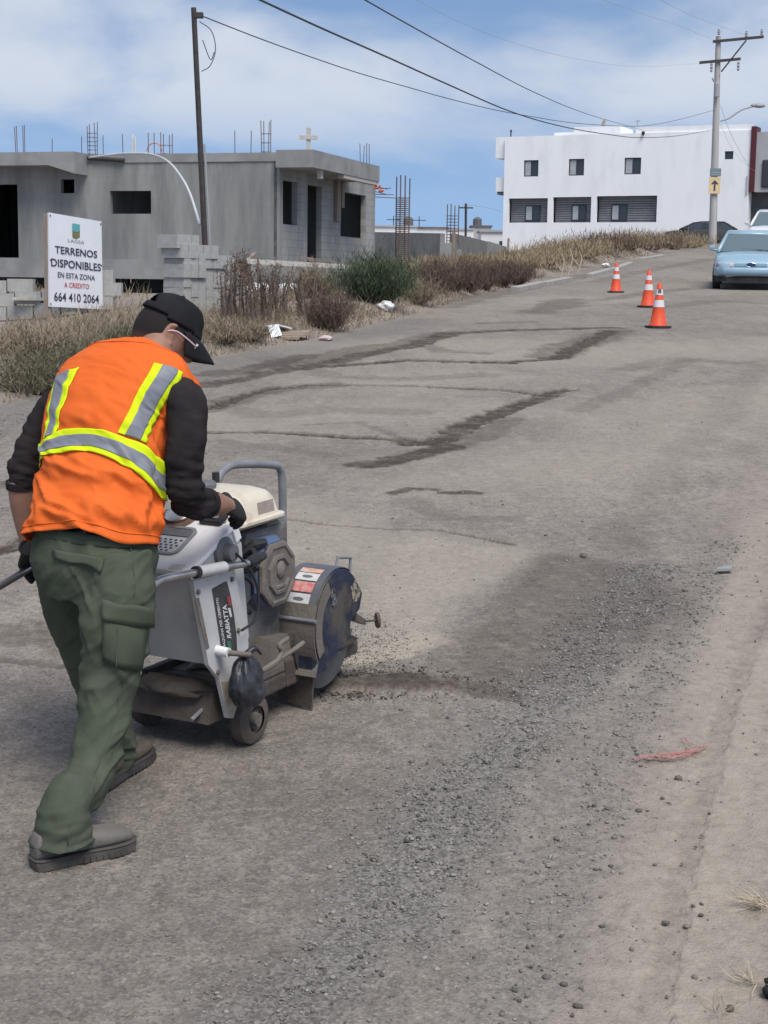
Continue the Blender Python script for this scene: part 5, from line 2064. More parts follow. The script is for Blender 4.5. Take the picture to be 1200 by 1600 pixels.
HL = ['tan brush where the dark weeds end', 'tan brush left of the farthest cone, lower', 'brown brush left of the farthest cone, upper', 'brown brush directly behind the farthest cone', 'brown brush above the farthest cone to its right', 'brown brush midway between farthest cone and pole',
      'brown brush two clumps left of the right pole', 'brown brush against the left of the right pole', 'low brush at the foot of the right pole', 'tan brush behind the dark weeds, middle', 'tan brush behind the dark weeds, right', 'tan brush behind the dark weeds, left']
for k, ((px, py, rx, h), lb) in enumerate(zip(HB, HL)):
    c = at_px(px, py)
    dy = 1.2 if k < 9 else 2.5
    bush('hillside_brush', lb, 'brush', (c[0] - dy * .55, c[1] + dy), rx * 1.3, 1.3, h, 2600, M_brown if k in (4, 6) else M_gold, leaf=.17, lw=.022, stems=50, group='brush along the rising verge', up=2.0)
# tall pale flower stalks
for (px, py, ptop, lb) in ((893, 432, 388, 'pale forked dry stalk tallest of those before the brush'), (908, 428, 392, 'pale thin dry stalk just right of the forked one'), (880, 436, 395, 'pale bent dry stalk left of the forked one')):
    c = at_px(px, py)
    c[1] += .8
    zt_ = P(px, ptop, c[1])[2]
    b0 = np.array([c[0], c[1], H1(c[0], c[1])])
    mb = MB()
    mb.tube([b0, b0 + np.array([.1, 0, (zt_ - b0[2]) * .6]), np.array([c[0] + .02, c[1], zt_])], [.03, .022, .01], k=5, sub=4)
    mb.tube([b0 + np.array([.03, 0, .2]), b0 + np.array([-.25, 0, (zt_ - b0[2]) * .8])], [.022, .01], k=5)
    tag(mb.build('dry_stalk', M_straw_solid if 'M_straw_solid' in globals() else mat('stalk_straw', (.42, .35, .26), (.5, .43, .33), scale=5)), lb, 'weed')
# dry grass all along the verge and over the lot: nobody could count it
n = 66000
gy = 12 * np.exp(rng.random(n) * math.log(100 / 12))
dd = np.abs(rng.normal(0, 1, n)) * (1.1 + gy * .03) + .05
dens = vnoise(gy * .6, dd * 1.2, seed=77)
cl_ = (gy > 24) & (gy < 41) & (dd > 2.6) & (edge_x(gy) - dd > -7)
keep = (rng.random(n) < np.clip((dens - .20) * 2.2, .08, 1)) & ~((dd < .35) & (rng.random(n) < .6)) & ~cl_
gy, dd = gy[keep], dd[keep]
gx = edge_x(gy) - dd
b0 = np.stack([gx, gy, height(gx, gy)], 1)
hgt = np.clip(rng.lognormal(-2.05, .42, len(gx)), .04, .32) * np.clip(.55 + dd * .25, .5, 1.1) * np.where(gy < 24, .8, 1)
d = np.stack([rng.normal(0, .45, len(gx)), rng.normal(0, .45, len(gx)), np.ones(len(gx))], 1)
blades_mesh('dry_grass', b0, b0 + d * hgt[:, None], .006 + .00032 * gy, M_dry, np.clip(.2 + .8 * rng.random(len(gx)) * (.5 + vnoise(gx, gy * .7, seed=3)), 0, 1), 'dry tan grass covering the left verge and the vacant lot', 'grass', kind='stuff')
n = 17000
gy = rng.uniform(24, 95, n)
gx = edge_x(gy) - rng.uniform(2, 26, n) * (gy / 60)
p0 = hc[:2]
rel_ = np.stack([gx, gy], 1) - p0
ua_, ub_ = rel_ @ e1[:2], rel_ @ e2[:2]
keep = ~((ua_ > -1.0) & (ua_ < 9) & (ub_ < .4)) & ~((gx > -6) & (gx < .6) & (gy > 25) & (gy < 41))
gx, gy = gx[keep], gy[keep]
b0 = np.stack([gx, gy, height(gx, gy)], 1)
hgt = np.clip(rng.lognormal(-1.6, .4, len(gx)), .08, .42)
d = np.stack([rng.normal(0, .3, len(gx)), rng.normal(0, .3, len(gx)), np.ones(len(gx))], 1)
blades_mesh('tall_dry_grass', b0, b0 + d * hgt[:, None], .012 + .0003 * gy, M_dry, rng.random(len(gx)), 'tall dry grass standing over the vacant lot between the buildings', 'grass', kind='stuff')
# straw tufts at the lower right corner
TF = [(1192, 1418, 70, 'flattened pale straw tuft at the right frame edge'), (1170, 1540, 26, 'few thin straw stalks lying near the lower right corner'), (1128, 1592, 14, 'upright pale straw stalks at the bottom edge, right')]
for px, py, n_, lb in TF:
    c = at_px(px, py)
    b0 = np.stack([c[0] + rng.normal(0, .012, n_) + .0, c[1] + rng.normal(0, .012, n_), np.zeros(n_)], 1)
    b0[:, 2] = height(b0[:, 0], b0[:, 1]) + .012
    th = rng.uniform(2.2, 4.4, n_) if 'flattened' in lb else rng.uniform(0, 6.28, n_)
    el = rng.uniform(.05, .5, n_) if 'upright' not in lb else rng.uniform(.7, 1.3, n_)
    L_ = rng.uniform(.03, .10, n_)
    d = np.stack([np.cos(th) * np.cos(el), np.sin(th) * np.cos(el), np.sin(el)], 1)
    blades_mesh('straw_tuft', b0, b0 + d * L_[:, None], .0022, M_straw, rng.random(n_), lb, 'grass tuft', bend=.4, seg=3)
c = at_px(1196, 1556)
crumple('burnt_clod', (c[0] + .020, c[1], c[2] + .018), (.024, .03, .034), mat('black_clod', (.012, .012, .012), (.04, .035, .03), scale=30, rough=1), 'black burnt looking clump at the right frame edge near the bottom', 'clump', 21, sharp=.7)
# ================================================================== CONCRETE SAW  (local x = right, y = forward, z = up)
mA = R(29)
m_f = np.array([math.sin(mA), math.cos(mA), .04])
m_f /= np.linalg.norm(m_f)
m_r = np.array([math.cos(mA), -math.sin(mA), 0])
m_u = np.cross(m_r, m_f)
m_o = np.array([-.61, 4.985, .035])
m_o[2] = H1(m_o[0], m_o[1]) + .004
MM = Matrix(((m_r[0], m_f[0], m_u[0], m_o[0]), (m_r[1], m_f[1], m_u[1], m_o[1]), (m_r[2], m_f[2], m_u[2], m_o[2]), (0, 0, 0, 1)))


def mloc(p):
    d = np.asarray(p) - m_o
    return np.array([d @ m_r, d @ m_f, d @ m_u])


def mR(px, py, r):                                   # photo pixel onto the machine's plane x = r
    return mloc(plane_hit(px, py, m_o + m_r * r, m_r))


def mF(px, py, f):
    return mloc(plane_hit(px, py, m_o + m_f * f, m_f))


M_mwhite = mat('worn_white_steel', (.52, .51, .50), (.42, .41, .40), scale=5, c3=(.27, .24, .21), scale3=9, amt3=.55, lo3=.52, hi3=.72, rough=.5, bump=.08, bscale=60)
M_mtop = mat('white_panel_steel', (.72, .715, .71), (.64, .63, .62), scale=6, c3=(.42, .39, .36), scale3=14, amt3=.5, lo3=.6, hi3=.75, rough=.42)
M_mud = mat('muddy_steel', (.085, .066, .054), (.125, .102, .085), scale=7, c3=(.055, .044, .038), scale3=5, amt3=.6, rough=.92, bump=.5, bscale=50)
M_mud2 = mat('dusty_steel', (.165, .140, .118), (.11, .095, .082), scale=6, c3=(.22, .19, .16), scale3=9, amt3=.5, rough=.92, bump=.4, bscale=70)
M_tube = mat('grey_tube', (.22, .225, .235), (.17, .172, .18), scale=11, rough=.5)
M_chr = mat('worn_chrome', (.50, .49, .48), (.36, .34, .33), scale=15, rough=.28, metal=.9)
M_navyb = mat('navy_paint', (.024, .032, .062), (.014, .016, .026), scale=8, c3=(.085, .073, .063), scale3=6, amt3=.95, lo3=.45, hi3=.58, rough=.6, bump=.2)
M_bluew = mat('worn_blue_paint', (.060, .105, .215), (.11, .14, .21), scale=8, c3=(.16, .14, .125), scale3=9, amt3=.8, lo3=.48, hi3=.65, rough=.6, bump=.2)
M_cream = mat('cream_tank', (.66, .61, .50), (.58, .52, .41), scale=6, c3=(.34, .25, .16), scale3=10, amt3=.6, lo3=.57, hi3=.74, rough=.4)
M_eng = mat('dirty_engine', (.115, .108, .10), (.18, .17, .16), scale=14, c3=(.055, .05, .046), scale3=8, amt3=.7, rough=.75, bump=.5, bscale=70)
M_gray = mat('grey_casting', (.155, .158, .165), (.12, .12, .125), scale=10, rough=.6, bump=.1)
M_blk = mat('black_plastic', (.016, .016, .018), (.03, .03, .032), scale=14, rough=.5)
M_disc = mat('blade_steel', (.20, .205, .21), (.14, .142, .145), scale=9, c3=(.10, .09, .08), scale3=5, amt3=.5, rough=.4, metal=.6)
M_decal = mat('decal_black', (.035, .035, .038), (.065, .062, .06), scale=20, rough=.5)
M_dwhite = mat('decal_white', (.62, .61, .60), (.5, .49, .48), scale=40, rough=.6)
M_dred = mat('decal_red', (.26, .045, .05), rough=.6)
M_dgreen = mat('decal_green', (.05, .17, .09), rough=.6)
M_cover = mat('recoil_cover', (.125, .108, .095), (.185, .162, .142), scale=13, c3=(.10, .085, .072), scale3=8, amt3=.5, rough=.85, bump=.4, bscale=60)

saw = thing('concrete_saw', 'walk behind concrete saw with white console, cream tank and dusty blue blade guard', 'concrete saw', MM)
# wheels
for s, r0 in ((1, .175), (-1, -.235)):
    mb = MB()
    mb.lathe([(.045, -.0), (.066, .004), (.083, .012), (.086, .03), (.083, .05), (.066, .058), (.045, .06)], o=(r0, 0, .086), ax=(1, 0, 0), k=32, cap=False)
    w_ = mb.build('wheel', M_mud, saw, smooth=True, angle=50)
    mb = MB()
    mb.lathe([(.01, .066), (.020, .066), (.024, .05), (.024, .012), (.01, .01)], o=(r0, 0, .086), ax=(1, 0, 0), k=16)
    for k in range(4):
        a = k * math.pi / 2 + .4
        mb.tube([(r0 + .03, math.cos(a) * .015, .086 + math.sin(a) * .015), (r0 + .03, math.cos(a) * .052, .086 + math.sin(a) * .052)], [.016, .012], k=6)
    mb.lathe([(.048, .01), (.055, .03), (.048, .05), (.044, .03), (.048, .01)], o=(r0, 0, .086), ax=(1, 0, 0), k=28, cap=False)
    mb.build('rim', M_mud2, w_, smooth=True, angle=40)
mb = MB()
mb.tube([(-.24, 0, .086), (.235, 0, .086)], .012, k=10)
mb.build('axle', M_mud, saw)
# base frame and deck
mb = MB()
mb.hexa([(-.20, -.16, .10), (.155, -.16, .10), (.155, .10, .09), (-.20, .10, .09), (-.20, -.13, .20), (.155, -.13, .20), (.155, .10, .17), (-.20, .10, .17)])
mb.bbox((-.20, .10, .10), (.155, .80, .155), .01)
mb.bbox((-.22, -.02, .155), (-.19, .80, .20), .006)
mb.build('deck', M_mud, saw)
mb = MB()
mb.bbox((-.19, .103, .157), (.150, .78, .175), .006)
mb.build('deck_plate', M_mud2, saw)
mb = MB()                                            # belt cover sloping beside the engine
mb.hexa([(.02, .12, .175), (.15, .12, .175), (.15, .58, .175), (.02, .58, .175), (.05, .20, .30), (.14, .20, .30), (.14, .50, .26), (.05, .50, .26)])
mb.build('belt_cover', M_mud2, saw)
# caked slurry thrown over the deck
def slurry(name, c_, r_, seed, parent, m=None):
    t_ = MB()
    t_.ball((0, 0, 0), 1.0, 28, 16)
    v_ = np.vstack(t_.v)
    nz_ = fbm(v_[:, 0] * 2 + seed, v_[:, 1] * 2, v_[:, 2] * 2, seed=seed, octv=4)
    v_ = v_ * (.55 + .9 * nz_)[:, None] * np.array(r_) + np.array(c_)
    q_ = MB()
    q_.add(v_, t_.f)
    return q_.build(name, m or M_mud, parent, smooth=True)


slurry('slurry_cake', (.09, .62, .17), (.10, .20, .05), 3, saw)
slurry('slurry_cake', (-.05, .30, .18), (.12, .18, .04), 5, saw, M_mud2)
slurry('slurry_cake', (.0, -.12, .20), (.16, .07, .03), 8, saw)
# console: white rear face that leans in towards the bottom, tilted top
pTR, pTF = mR(297, 893, .185), mR(357, 825, .185)
pBR = mR(335, 1040, .185)
y0, z0 = pTR[1], pTR[2]
y1, z1 = pTF[1] + .01, pTF[2]
yb, zb = pBR[1], pBR[2]
prof = [(y0, z0 - .012), (y1, z1 - .012), (y1 + .06, z1 - .06), (y1 + .09, zb + .05), (yb + .16, zb - .02), (yb, zb)]
mb = MB()
mb.prism([(-.21, a, b) for a, b in prof], (.395, 0, 0))
mb.build('console', M_mwhite, saw)
mb = MB()
bv = np.array([0, y1 - y0, z1 - z0])
bvl = np.linalg.norm(bv)
bv /= bvl
bn = np.array([0, -bv[2], bv[1]])
frT = frame(np.array([-.215, y0 - .012, z0 - .006]), (1, 0, 0), bv, bn)
L_t = bvl + .024
mb.bbox((0, 0, -.012), (.408, L_t, .006), .005, frT)
mb.bbox((0, L_t - .012, -.06), (.408, L_t + .02, -.004), .004, frT)
top_ = mb.build('top_panel', M_mtop, saw)
# sunk perforated grille on the top, laid out where the photograph shows it


def onTop(px, py):
    o_ = m_o + frT(np.zeros((1, 3)))[0] @ np.array([m_r, m_f, m_u])
    nw = np.array([0, bn[1], bn[2]]) @ np.array([m_r, m_f, m_u])
    q_ = mloc(plane_hit(px, py, o_, nw)) - frT(np.zeros((1, 3)))[0]
    return q_[0], float(q_ @ bv)


g_nr, g_fr = onTop(277, 872), onTop(313, 830)
ga0, ga1 = .045, (g_nr[0] + g_fr[0]) / 2
gb0, gb1 = g_nr[1], g_fr[1]


def rrect(x0, x1, y0_, y1_, r, n=5):
    p = []
    for cx_, cy_, a0_ in ((x1 - r, y0_ + r, -90), (x1 - r, y1_ - r, 0), (x0 + r, y1_ - r, 90), (x0 + r, y0_ + r, 180)):
        for k in range(n + 1):
            t = R(a0_ + 90 * k / n)
            p.append((cx_ + r * math.cos(t), cy_ + r * math.sin(t)))
    return p


mb = MB()
o_ = rrect(ga0, ga1, gb0, gb1, .03)
i_ = rrect(ga0 + .012, ga1 - .012, gb0 + .010, gb1 - .010, .022)
k_ = len(o_)
mb.loft([frT(np.array([(a, b, .0065) for a, b in o_])), frT(np.array([(a, b, .012) for a, b in o_])), frT(np.array([(a, b, .012) for a, b in i_])), frT(np.array([(a, b, .007) for a, b in i_]))], cap=False)
mb.build('grille_frame', M_tube, top_, smooth=True, angle=40)
mb = MB()
mb.add(frT(np.array([(a, b, .0078) for a, b in i_])), [tuple(range(k_))])
gp = mb.build('grille_plate', mat('pale_grille', (.40, .405, .41), (.33, .335, .34), scale=20, rough=.4), top_)
mb = MB()
gh = gb1 - gb0
for i in range(11):
    for j in range(5):
        cx_ = ga0 + .03 + i * (ga1 - ga0 - .06) / 10 + (.008 if j % 2 else 0)
        cy_ = gb0 + .022 + j * gh * .095
        if cx_ > ga1 - .022 or (j == 0 and (cx_ > ga1 - .04 or cx_ < ga0 + .04)):
            continue
        t = np.arange(8) * math.pi / 4
        mb.add(frT(np.stack([cx_ + .0060 * np.cos(t), cy_ + gh * .030 * np.sin(t), np.full(8, .0086)], 1)), [tuple(range(8))])
mb.build('hole_pattern', M_blk, gp)['kind'] = 'stuff'
mb = MB()
mb.bbox((ga0 + .012, gb0 + gh * .66, .0085), (ga1 - .014, gb1 - .012, .0115), .001, frT)
mb.build('dark_hatch', mat('hatch_dark', (.085, .082, .085), (.13, .125, .125), scale=12, rough=.35), top_)
s0, s1 = onTop(272, 882), onTop(300, 877)
mb = MB()
mb.bbox((s0[0], .008, .0065), (min(s1[0], .40), .034, .0075), .0004, frT)
mb.build('small_sticker', mat('sticker_cream', (.60, .58, .54), (.55, .52, .46), scale=60), top_)
w0, w1 = onTop(312, 822), onTop(341, 812)
mb = MB()
mb.bbox((w0[0], w0[1], .0065), (w0[0] + .085, w0[1] + .055, .026), .008, frT)
sw = mb.build('switch_box', M_blk, top_)
mb = MB()
mb.bbox((w0[0] + .012, w0[1] + .012, .0265), (w0[0] + .07, w0[1] + .04, .030), .001, frT)
mb.build('switch', M_gray, sw)
mb = MB()
kk = onTop(283, 812)
kc = frT(np.array([[kk[0], kk[1], .0]]))[0]
mb.lathe([(.062, .004), (.058, .012), (.045, .018), (.02, .02)], o=kc, ax=bn, k=28)
mb.build('rusty_ring', mat('rust_ring', (.10, .06, .045), (.18, .12, .09), scale=20, rough=.95, bump=.6), top_, smooth=True, angle=50)
mb = MB()
mb.lathe([(.046, .020), (.048, .028), (.038, .034), (.012, .038)], o=kc, ax=bn, k=28)
mb.build('round_cap', M_chr, top_, smooth=True, angle=40)
# right side bracket with the decal, tapering to a foot by the wheel
pl = [mR(*q, .205) for q in ((301, 908), (366, 890), (388, 1005), (384, 1060), (364, 1122), (356, 1122), (342, 1060), (326, 1040))]
mb = MB()
mb.prism([(.190, a[1], a[2]) for a in pl], (.016, 0, 0))
sp_ = mb.build('side_plate', M_mwhite, saw)
mb = MB()
plg = [mR(*q, .205) for q in ((345, 1066), (383, 1060), (364, 1121), (356, 1121))]
mb.prism([(.2065, a[1], a[2]) for a in plg], (.0015, 0, 0))
mb.build('rusty_patch', mat('rust_wear', (.30, .25, .20), (.42, .37, .32), scale=14, c3=(.16, .10, .06), scale3=22, amt3=.8, rough=.9), sp_)
mb = MB()
mb.prism([(-.226, a[1], a[2]) for a in pl], (.013, 0, 0))
mb.build('side_plate', M_mwhite, saw)
# decal: quad mapped from its photo corners
dq = [mR(*q, .2075) for q in ((346, 1014), (377, 1014), (354, 909), (331, 917))]     # bottom-left, bottom-right, top-right, top-left
dq = [mR(346, 1014, .2075), mR(372, 1018, .2075), mR(356, 908, .2075), mR(331, 918, .2075)]


def frD(v):
    """u across the decal (left to right), w up it"""
    v = np.asarray(v, float)
    u, w = v[:, 0:1], v[:, 1:2]
    p = (1 - u) * (1 - w) * dq[0] + u * (1 - w) * dq[1] + u * w * dq[2] + (1 - u) * w * dq[3]
    return p + v[:, 2:3] * np.array([1.0, 0, 0])


mb = MB()
outl = [(.0, .0), (.95, .0), (1.06, .25), (1.08, .5), (1.04, .8), (.95, 1.0), (.8, 1.01), (.0, .98)]
mb.add(frD(np.array([(a, b, 0) for a, b in outl])), [tuple(range(8))])
dc = mb.build('decal', M_decal, sp_)


def frDv(v):
    """text frame turned a quarter: reads from the bottom up"""
    v = np.asarray(v, float)
    return frD(np.stack([1 - v[:, 1], v[:, 0], v[:, 2]], 1))


lettering('MAQUINA PER CEMENTO', frDv, .42, .82, .15, M_dwhite, dc, width=.80, bold=.02, lift=.0015)
lettering('RABIATTA', frDv, .44, .45, .26, M_dwhite, dc, width=.50, bold=.03, lift=.0015)
for a, b, c_, d_, m, nm in ((.82, 1.0, .66, .80, M_dred, 'red_flash'), (.80, .92, .50, .63, M_dwhite, 'white_flash'), (.42, .62, .0, .14, M_dgreen, 'green_flash')):
    mb = MB()
    mb.add(frD(np.array([(a, c_, .0016), (b, c_, .0016), (b - .03, d_, .0016), (a - .06, d_, .0016)])), [(0, 1, 2, 3)])
    mb.build(nm, m, dc)
# round cast lug with cable on the console's right side
lug = mR(350, 862, .19)
mb = MB()
mb.lathe([(.05, 0), (.048, .012), (.030, .02), (.026, .045), (.012, .05)], o=(.185, lug[1], lug[2]), ax=(1, 0, 0), k=20)
mb.bbox((.186, lug[1] - .06, lug[2] - .055), (.20, lug[1] + .05, lug[2] - .035), .004)
mb.build('cable_lug', M_gray, saw, smooth=True, angle=40)
mb = MB()
pts = [np.array([.235, lug[1], lug[2]])] + [mR(*q, .24) for q in ((372, 868), (388, 885), (401, 915), (404, 945), (397, 970), (378, 985))]
mb.tube(pts, .0045, k=6, sub=5)
mb.build('throttle_cable', M_blk, saw)
# handlebars
for s in (1, -1):
    x = .232 * s
    if s > 0:
        pp = [mR(236, 918, .232), mR(254, 905, .232), mR(310, 894, .232), mR(385, 880, .232), mR(392, 879, .232)]
    else:
        pp = [mR(0, 915, -.232), mR(20, 903, -.232), mR(60, 880, -.232)]
        dv_ = pp[2] - pp[0]
        pp = [pp[0] - dv_ * .25, pp[0], pp[2], pp[2] + dv_ * 1.6]
    mb = MB()
    mb.tube(pp, .0125, k=12, sub=4)
    hb = mb.build('handlebar', M_chr, saw, smooth=True)
    if s > 0:
        a, b = mR(308, 894, .232), mR(350, 886, .232)
        mb = MB()
        mb.tube([a, b], .0185, k=14)
        mb.build('clamp_sleeve', M_mwhite, hb, smooth=True, angle=40)
        mb = MB()
        mb.tube([a - (b - a) * .08, a + (b - a) * .02], .0195, k=14)
        mb.build('rubber_ring', M_blk, hb)
        mb = MB()
        mb.tube([mR(388, 880, .232), mR(402, 872, .232), mR(412, 868, .232)], [.017, .02, .014], k=10)
        mb.build('handle_end', M_blk, hb)
# peg with the hanging bag, lower lever
pgA, pgB = mR(331, 1019, .207), mR(352, 1022, .207)
mb = MB()
mb.tube([(.19, pgA[1] + .03, pgA[2]), (.25, pgA[1] + .03, pgA[2] - .004)], .016, k=12)
pg = mb.build('peg_socket', M_mtop, saw, smooth=True, angle=40)
mb = MB()
mb.tube([(.25, pgA[1] + .03, pgA[2] - .004), (.315, pgA[1] + .06, pgA[2] - .01)], .009, k=10)
mb.build('peg', M_mud2, pg, smooth=True, angle=40)
mb = MB()
mb.tube([mR(338, 1087, .12), mR(299, 1125, .12)], [.008, .007], k=8)
mb.build('brake_lever', M_tube, saw)
# engine: crankcase, blower housing, recoil cover, muffler side, airbox, tank
cc = np.array([.18, .25, .515])
mb = MB()
mb.bbox((-.16, .10, .22), (.10, .40, .44), .03)
mb.lathe([(.09, 0), (.10, .02), (.10, .12), (.09, .14)], o=(-.11, .25, .47), ax=(1, 0, 0), k=20)
mb.bbox((-.17, .30, .36), (.03, .50, .54), .02)
for k in range(6):
    mb.box((-.18, .31 + k * .032, .35), (.04, .317 + k * .032, .555))
mb.build('crankcase', M_eng, saw)
mb = MB()
oc = [(.103, .044), (.044, .103), (-.044, .103), (-.103, .044), (-.103, -.044), (-.044, -.103), (.044, -.103), (.103, -.044)]


def octr(x, s, dy=0, dz=0):
    return [(x, cc[1] + a * s + dy, cc[2] + b * s * 1.05 + dz) for a, b in oc]


mb.loft([octr(.03, 1.10), octr(.05, 1.16), octr(.125, 1.13), octr(.148, 1.0)])
bh = mb.build('blower_housing', M_bluew, saw, smooth=True, angle=30)
mb = MB()
mb.loft([octr(.149, .92), octr(.158, 1.0), octr(.168, .98), octr(.172, .86), octr(.166, .80), octr(.166, .02)], cap=False)
rc = mb.build('recoil_cover', M_cover, saw, smooth=True, angle=28)
mb = MB()
mb.loft([octr(.1665, .62), octr(.176, .60), octr(.178, .5), octr(.170, .45), octr(.170, .02)], cap=False)
mb.ball((.172, cc[1] + .005, cc[2] + .015), (.012, .024, .032), 14, 8)
mb.bbox((.168, cc[1] - .03, cc[2] - .048), (.178, cc[1] + .03, cc[2] - .034), .004)
mb.build('hub_boss', M_cover, rc, smooth=True, angle=35)
mb = MB()
for g0, zc in ((.05, .53), (.05, .455)):
    for k in range(5):
        mb.box((g0 + k * .0, cc[1] - .118, zc + k * .011 - .02), (g0 + .065, cc[1] - .1065, zc + k * .011 - .0145))
mb.build('cooling_slots', M_blk, bh)
mb = MB()
a = mR(412, 862, .17)
mb.tube([(.10, cc[1] - .115, cc[2] + .085), (.13, cc[1] - .09, cc[2] + .115), (.15, cc[1] - .05, cc[2] + .118)], [.014, .018, .013], k=8)
mb.tube([(.13, cc[1] - .10, cc[2] + .10), (.16, cc[1] - .12, cc[2] + .08)], [.012, .009], k=8)
mb.build('starter_grip', M_blk, saw)
# grey airbox rising between console and tank
mb = MB()
mb.hexa([(-.14, -.02, .54), (.105, -.02, .54), (.105, .115, .56), (-.14, .115, .56), (-.14, .0, .745), (.085, .0, .745), (.085, .105, .745), (-.14, .105, .745)])
ab = mb.build('airbox', M_gray, saw)
mb = MB()
mb.bbox((-.15, -.035, .52), (.125, .16, .548), .008)
mb.bbox((.104, .01, .60), (.112, .09, .612), .003)
mb.build('airbox_flange', M_gray, ab)
mb = MB()
t_ = np.linspace(0, 2 * math.pi, 20)
mb.tube([(.13 + .03 * math.cos(t), .10 + .045 * math.sin(t), .573) for t in t_], .011, k=8)
mb.tube([(.13, .06, .56), (.14, .15, .55), (.12, .22, .58)], .010, k=8, sub=4)
mb.build('fuel_hose', M_blk, saw, smooth=True)
mb = MB()
mb.bbox((-.12, .16, .54), (.10, .42, .665), .02)
mb.bbox((.02, .30, .60), (.09, .40, .675), .01)
mb.build('cylinder_head', M_eng, saw)
# bolts
for (x, f_, z_, ax) in [(.2062, .0, .0, 0)]:
    pass
for q_ in ((309, 925), (362, 905), (372, 985), (340, 1050), (378, 1050)):
    b_ = mR(*q_, .2065)
    mb = MB()
    mb.lathe([(.009, 0), (.009, .002), (.0065, .002), (.0065, .007), (.002, .0075)], o=b_, ax=(1, 0, 0), k=6)
    mb.build('bolt', M_mud2, sp_)
mb = MB()
mb.prism([(.2066, a[1], a[2]) for a in (mR(305, 935, .2066), mR(311, 934, .2066), mR(327, 1012, .2066), mR(322, 1015, .2066))], (.0008, 0, 0))
mb.build('scraped_paint', M_mud2, sp_)
mb = MB()
mb.tube([(-.02, -.03, .56), (.08, -.02, .50), (.13, .06, .44), (.12, .14, .40)], .009, k=8, sub=5)
mb.tube([(.05, .0, .60), (.14, .02, .57), (.16, .09, .52), (.14, .13, .47)], .006, k=8, sub=5)
mb.build('engine_hose', M_blk, saw, smooth=True)
mb = MB()
mb.hexa([(.10, .05, .40), (.125, .05, .40), (.125, .16, .46), (.10, .16, .46), (.10, .04, .53), (.125, .04, .53), (.125, .13, .53), (.10, .13, .53)])
mb.build('throttle_bracket', M_gray, saw)
# tank: rounded cream box with a seam flange


def rr3(x0, x1, ya_, yb_, z, r, n=6):
    return [(a, b, z) for a, b in rrect(x0, x1, ya_, yb_, r, n)]


mb = MB()
mb.loft([rr3(-.20, .06, .07, .335, .672, .04), rr3(-.215, .10, .055, .36, .69, .05), rr3(-.225, .117, .045, .372, .700, .05), rr3(-.225, .117, .045, .372, .709, .05), rr3(-.212, .102, .06, .358, .712, .05),
         rr3(-.205, .092, .07, .345, .765, .06), rr3(-.195, .078, .082, .328, .788, .06), rr3(-.17, .05, .11, .30, .800, .06), rr3(-.10, -.02, .17, .24, .803, .03)])
for v_ in mb.v:
    v_[:, 0] += .022
tk = mb.build('fuel_tank', M_cream, saw, smooth=True, angle=50)
mb = MB()
mb.lathe([(.042, 0), (.042, .010), (.034, .014)], o=(.045, .105, .745), k=22)
mb.lathe([(.036, -.06), (.042, -.01)], o=(.045, .105, .755), k=22)
mb.build('air_cleaner_cap', M_cream, tk, smooth=True, angle=40)
mb = MB()
mb.lathe([(.045, 0), (.047, .016), (.04, .024), (.01, .026)], o=(-.08, .17, .802), k=24)
mb.build('fuel_cap', M_gray, tk, smooth=True, angle=40)
mb = MB()
mb.prism([(.1205, .20, .722), (.1205, .30, .722), (.1155, .298, .762), (.1155, .205, .762)], (.002, 0, 0))
mb.build('tank_label', mat('faded_label', (.24, .19, .165), (.34, .29, .25), scale=30), tk)
# lifting bail
mb = MB()
mb.tube([(-.2, .40, .30), (-.2, .41, .70), (-.2, .43, .785), (-.2, .475, .818), (-.2, .56, .822), (-.2, .78, .79), (-.2, .83, .768), (-.2, .845, .72), (-.2, .845, .55), (-.2, .835, .155)], .0155, k=12, sub=5)
mb.build('lifting_bail', M_tube, saw, smooth=True)
mb = MB()
g1, g2 = mR(338, 768, -.12), mR(337, 738, -.12)
mb.tube([g1 - np.array([0, 0, .14]), g1], .009, k=8)
mb.tube([g1, g2], .0135, k=10)
mb.build('depth_lever', M_blk, saw, smooth=True, angle=40)
mb = MB()
mb.tube([(-.16, .03, .60), (-.12, .09, .74), (-.05, .13, .80)], .012, k=8)
mb.build('crank_arm', M_tube, saw)
# blade guard: half disc with bevelled nose, open below
gc = np.array([.530, .283])
Rg = .203
KF = .86
outline = [mR(*q, .235)[1:] for q in ((567, 925), (563, 950), (546, 975))]
arc = [(gc[0] + KF * Rg * math.cos(R(t)), gc[1] + Rg * math.sin(R(t))) for t in np.arange(38, 203, 7.5)]
poly = arc + [(gc[0] - .168, gc[1] - .150), (gc[0] - .10, gc[1] - .15), (outline[2][0] - .02, outline[2][1] - .055), tuple(outline[2]), tuple(outline[1]), tuple(outline[0])]
mb = MB()
xo, xi = .235, .085
n = len(poly)
P_ = np.array(poly)
cen = np.array([gc])
inn = gc + (P_ - gc) * .965
rings = [np.column_stack([np.full(n, xi), P_]), np.column_stack([np.full(n, xo - .012), P_]), np.column_stack([np.full(n, xo), inn])]
mb.loft(np.array(rings), cap=False)
k0 = mb.n
mb.add(np.column_stack([np.full(n, xo), inn]), [tuple(range(n))])
mb.add(np.column_stack([np.full(n, xi), P_]), [tuple(range(n))])
gd = mb.build('blade_guard', M_navyb, saw)
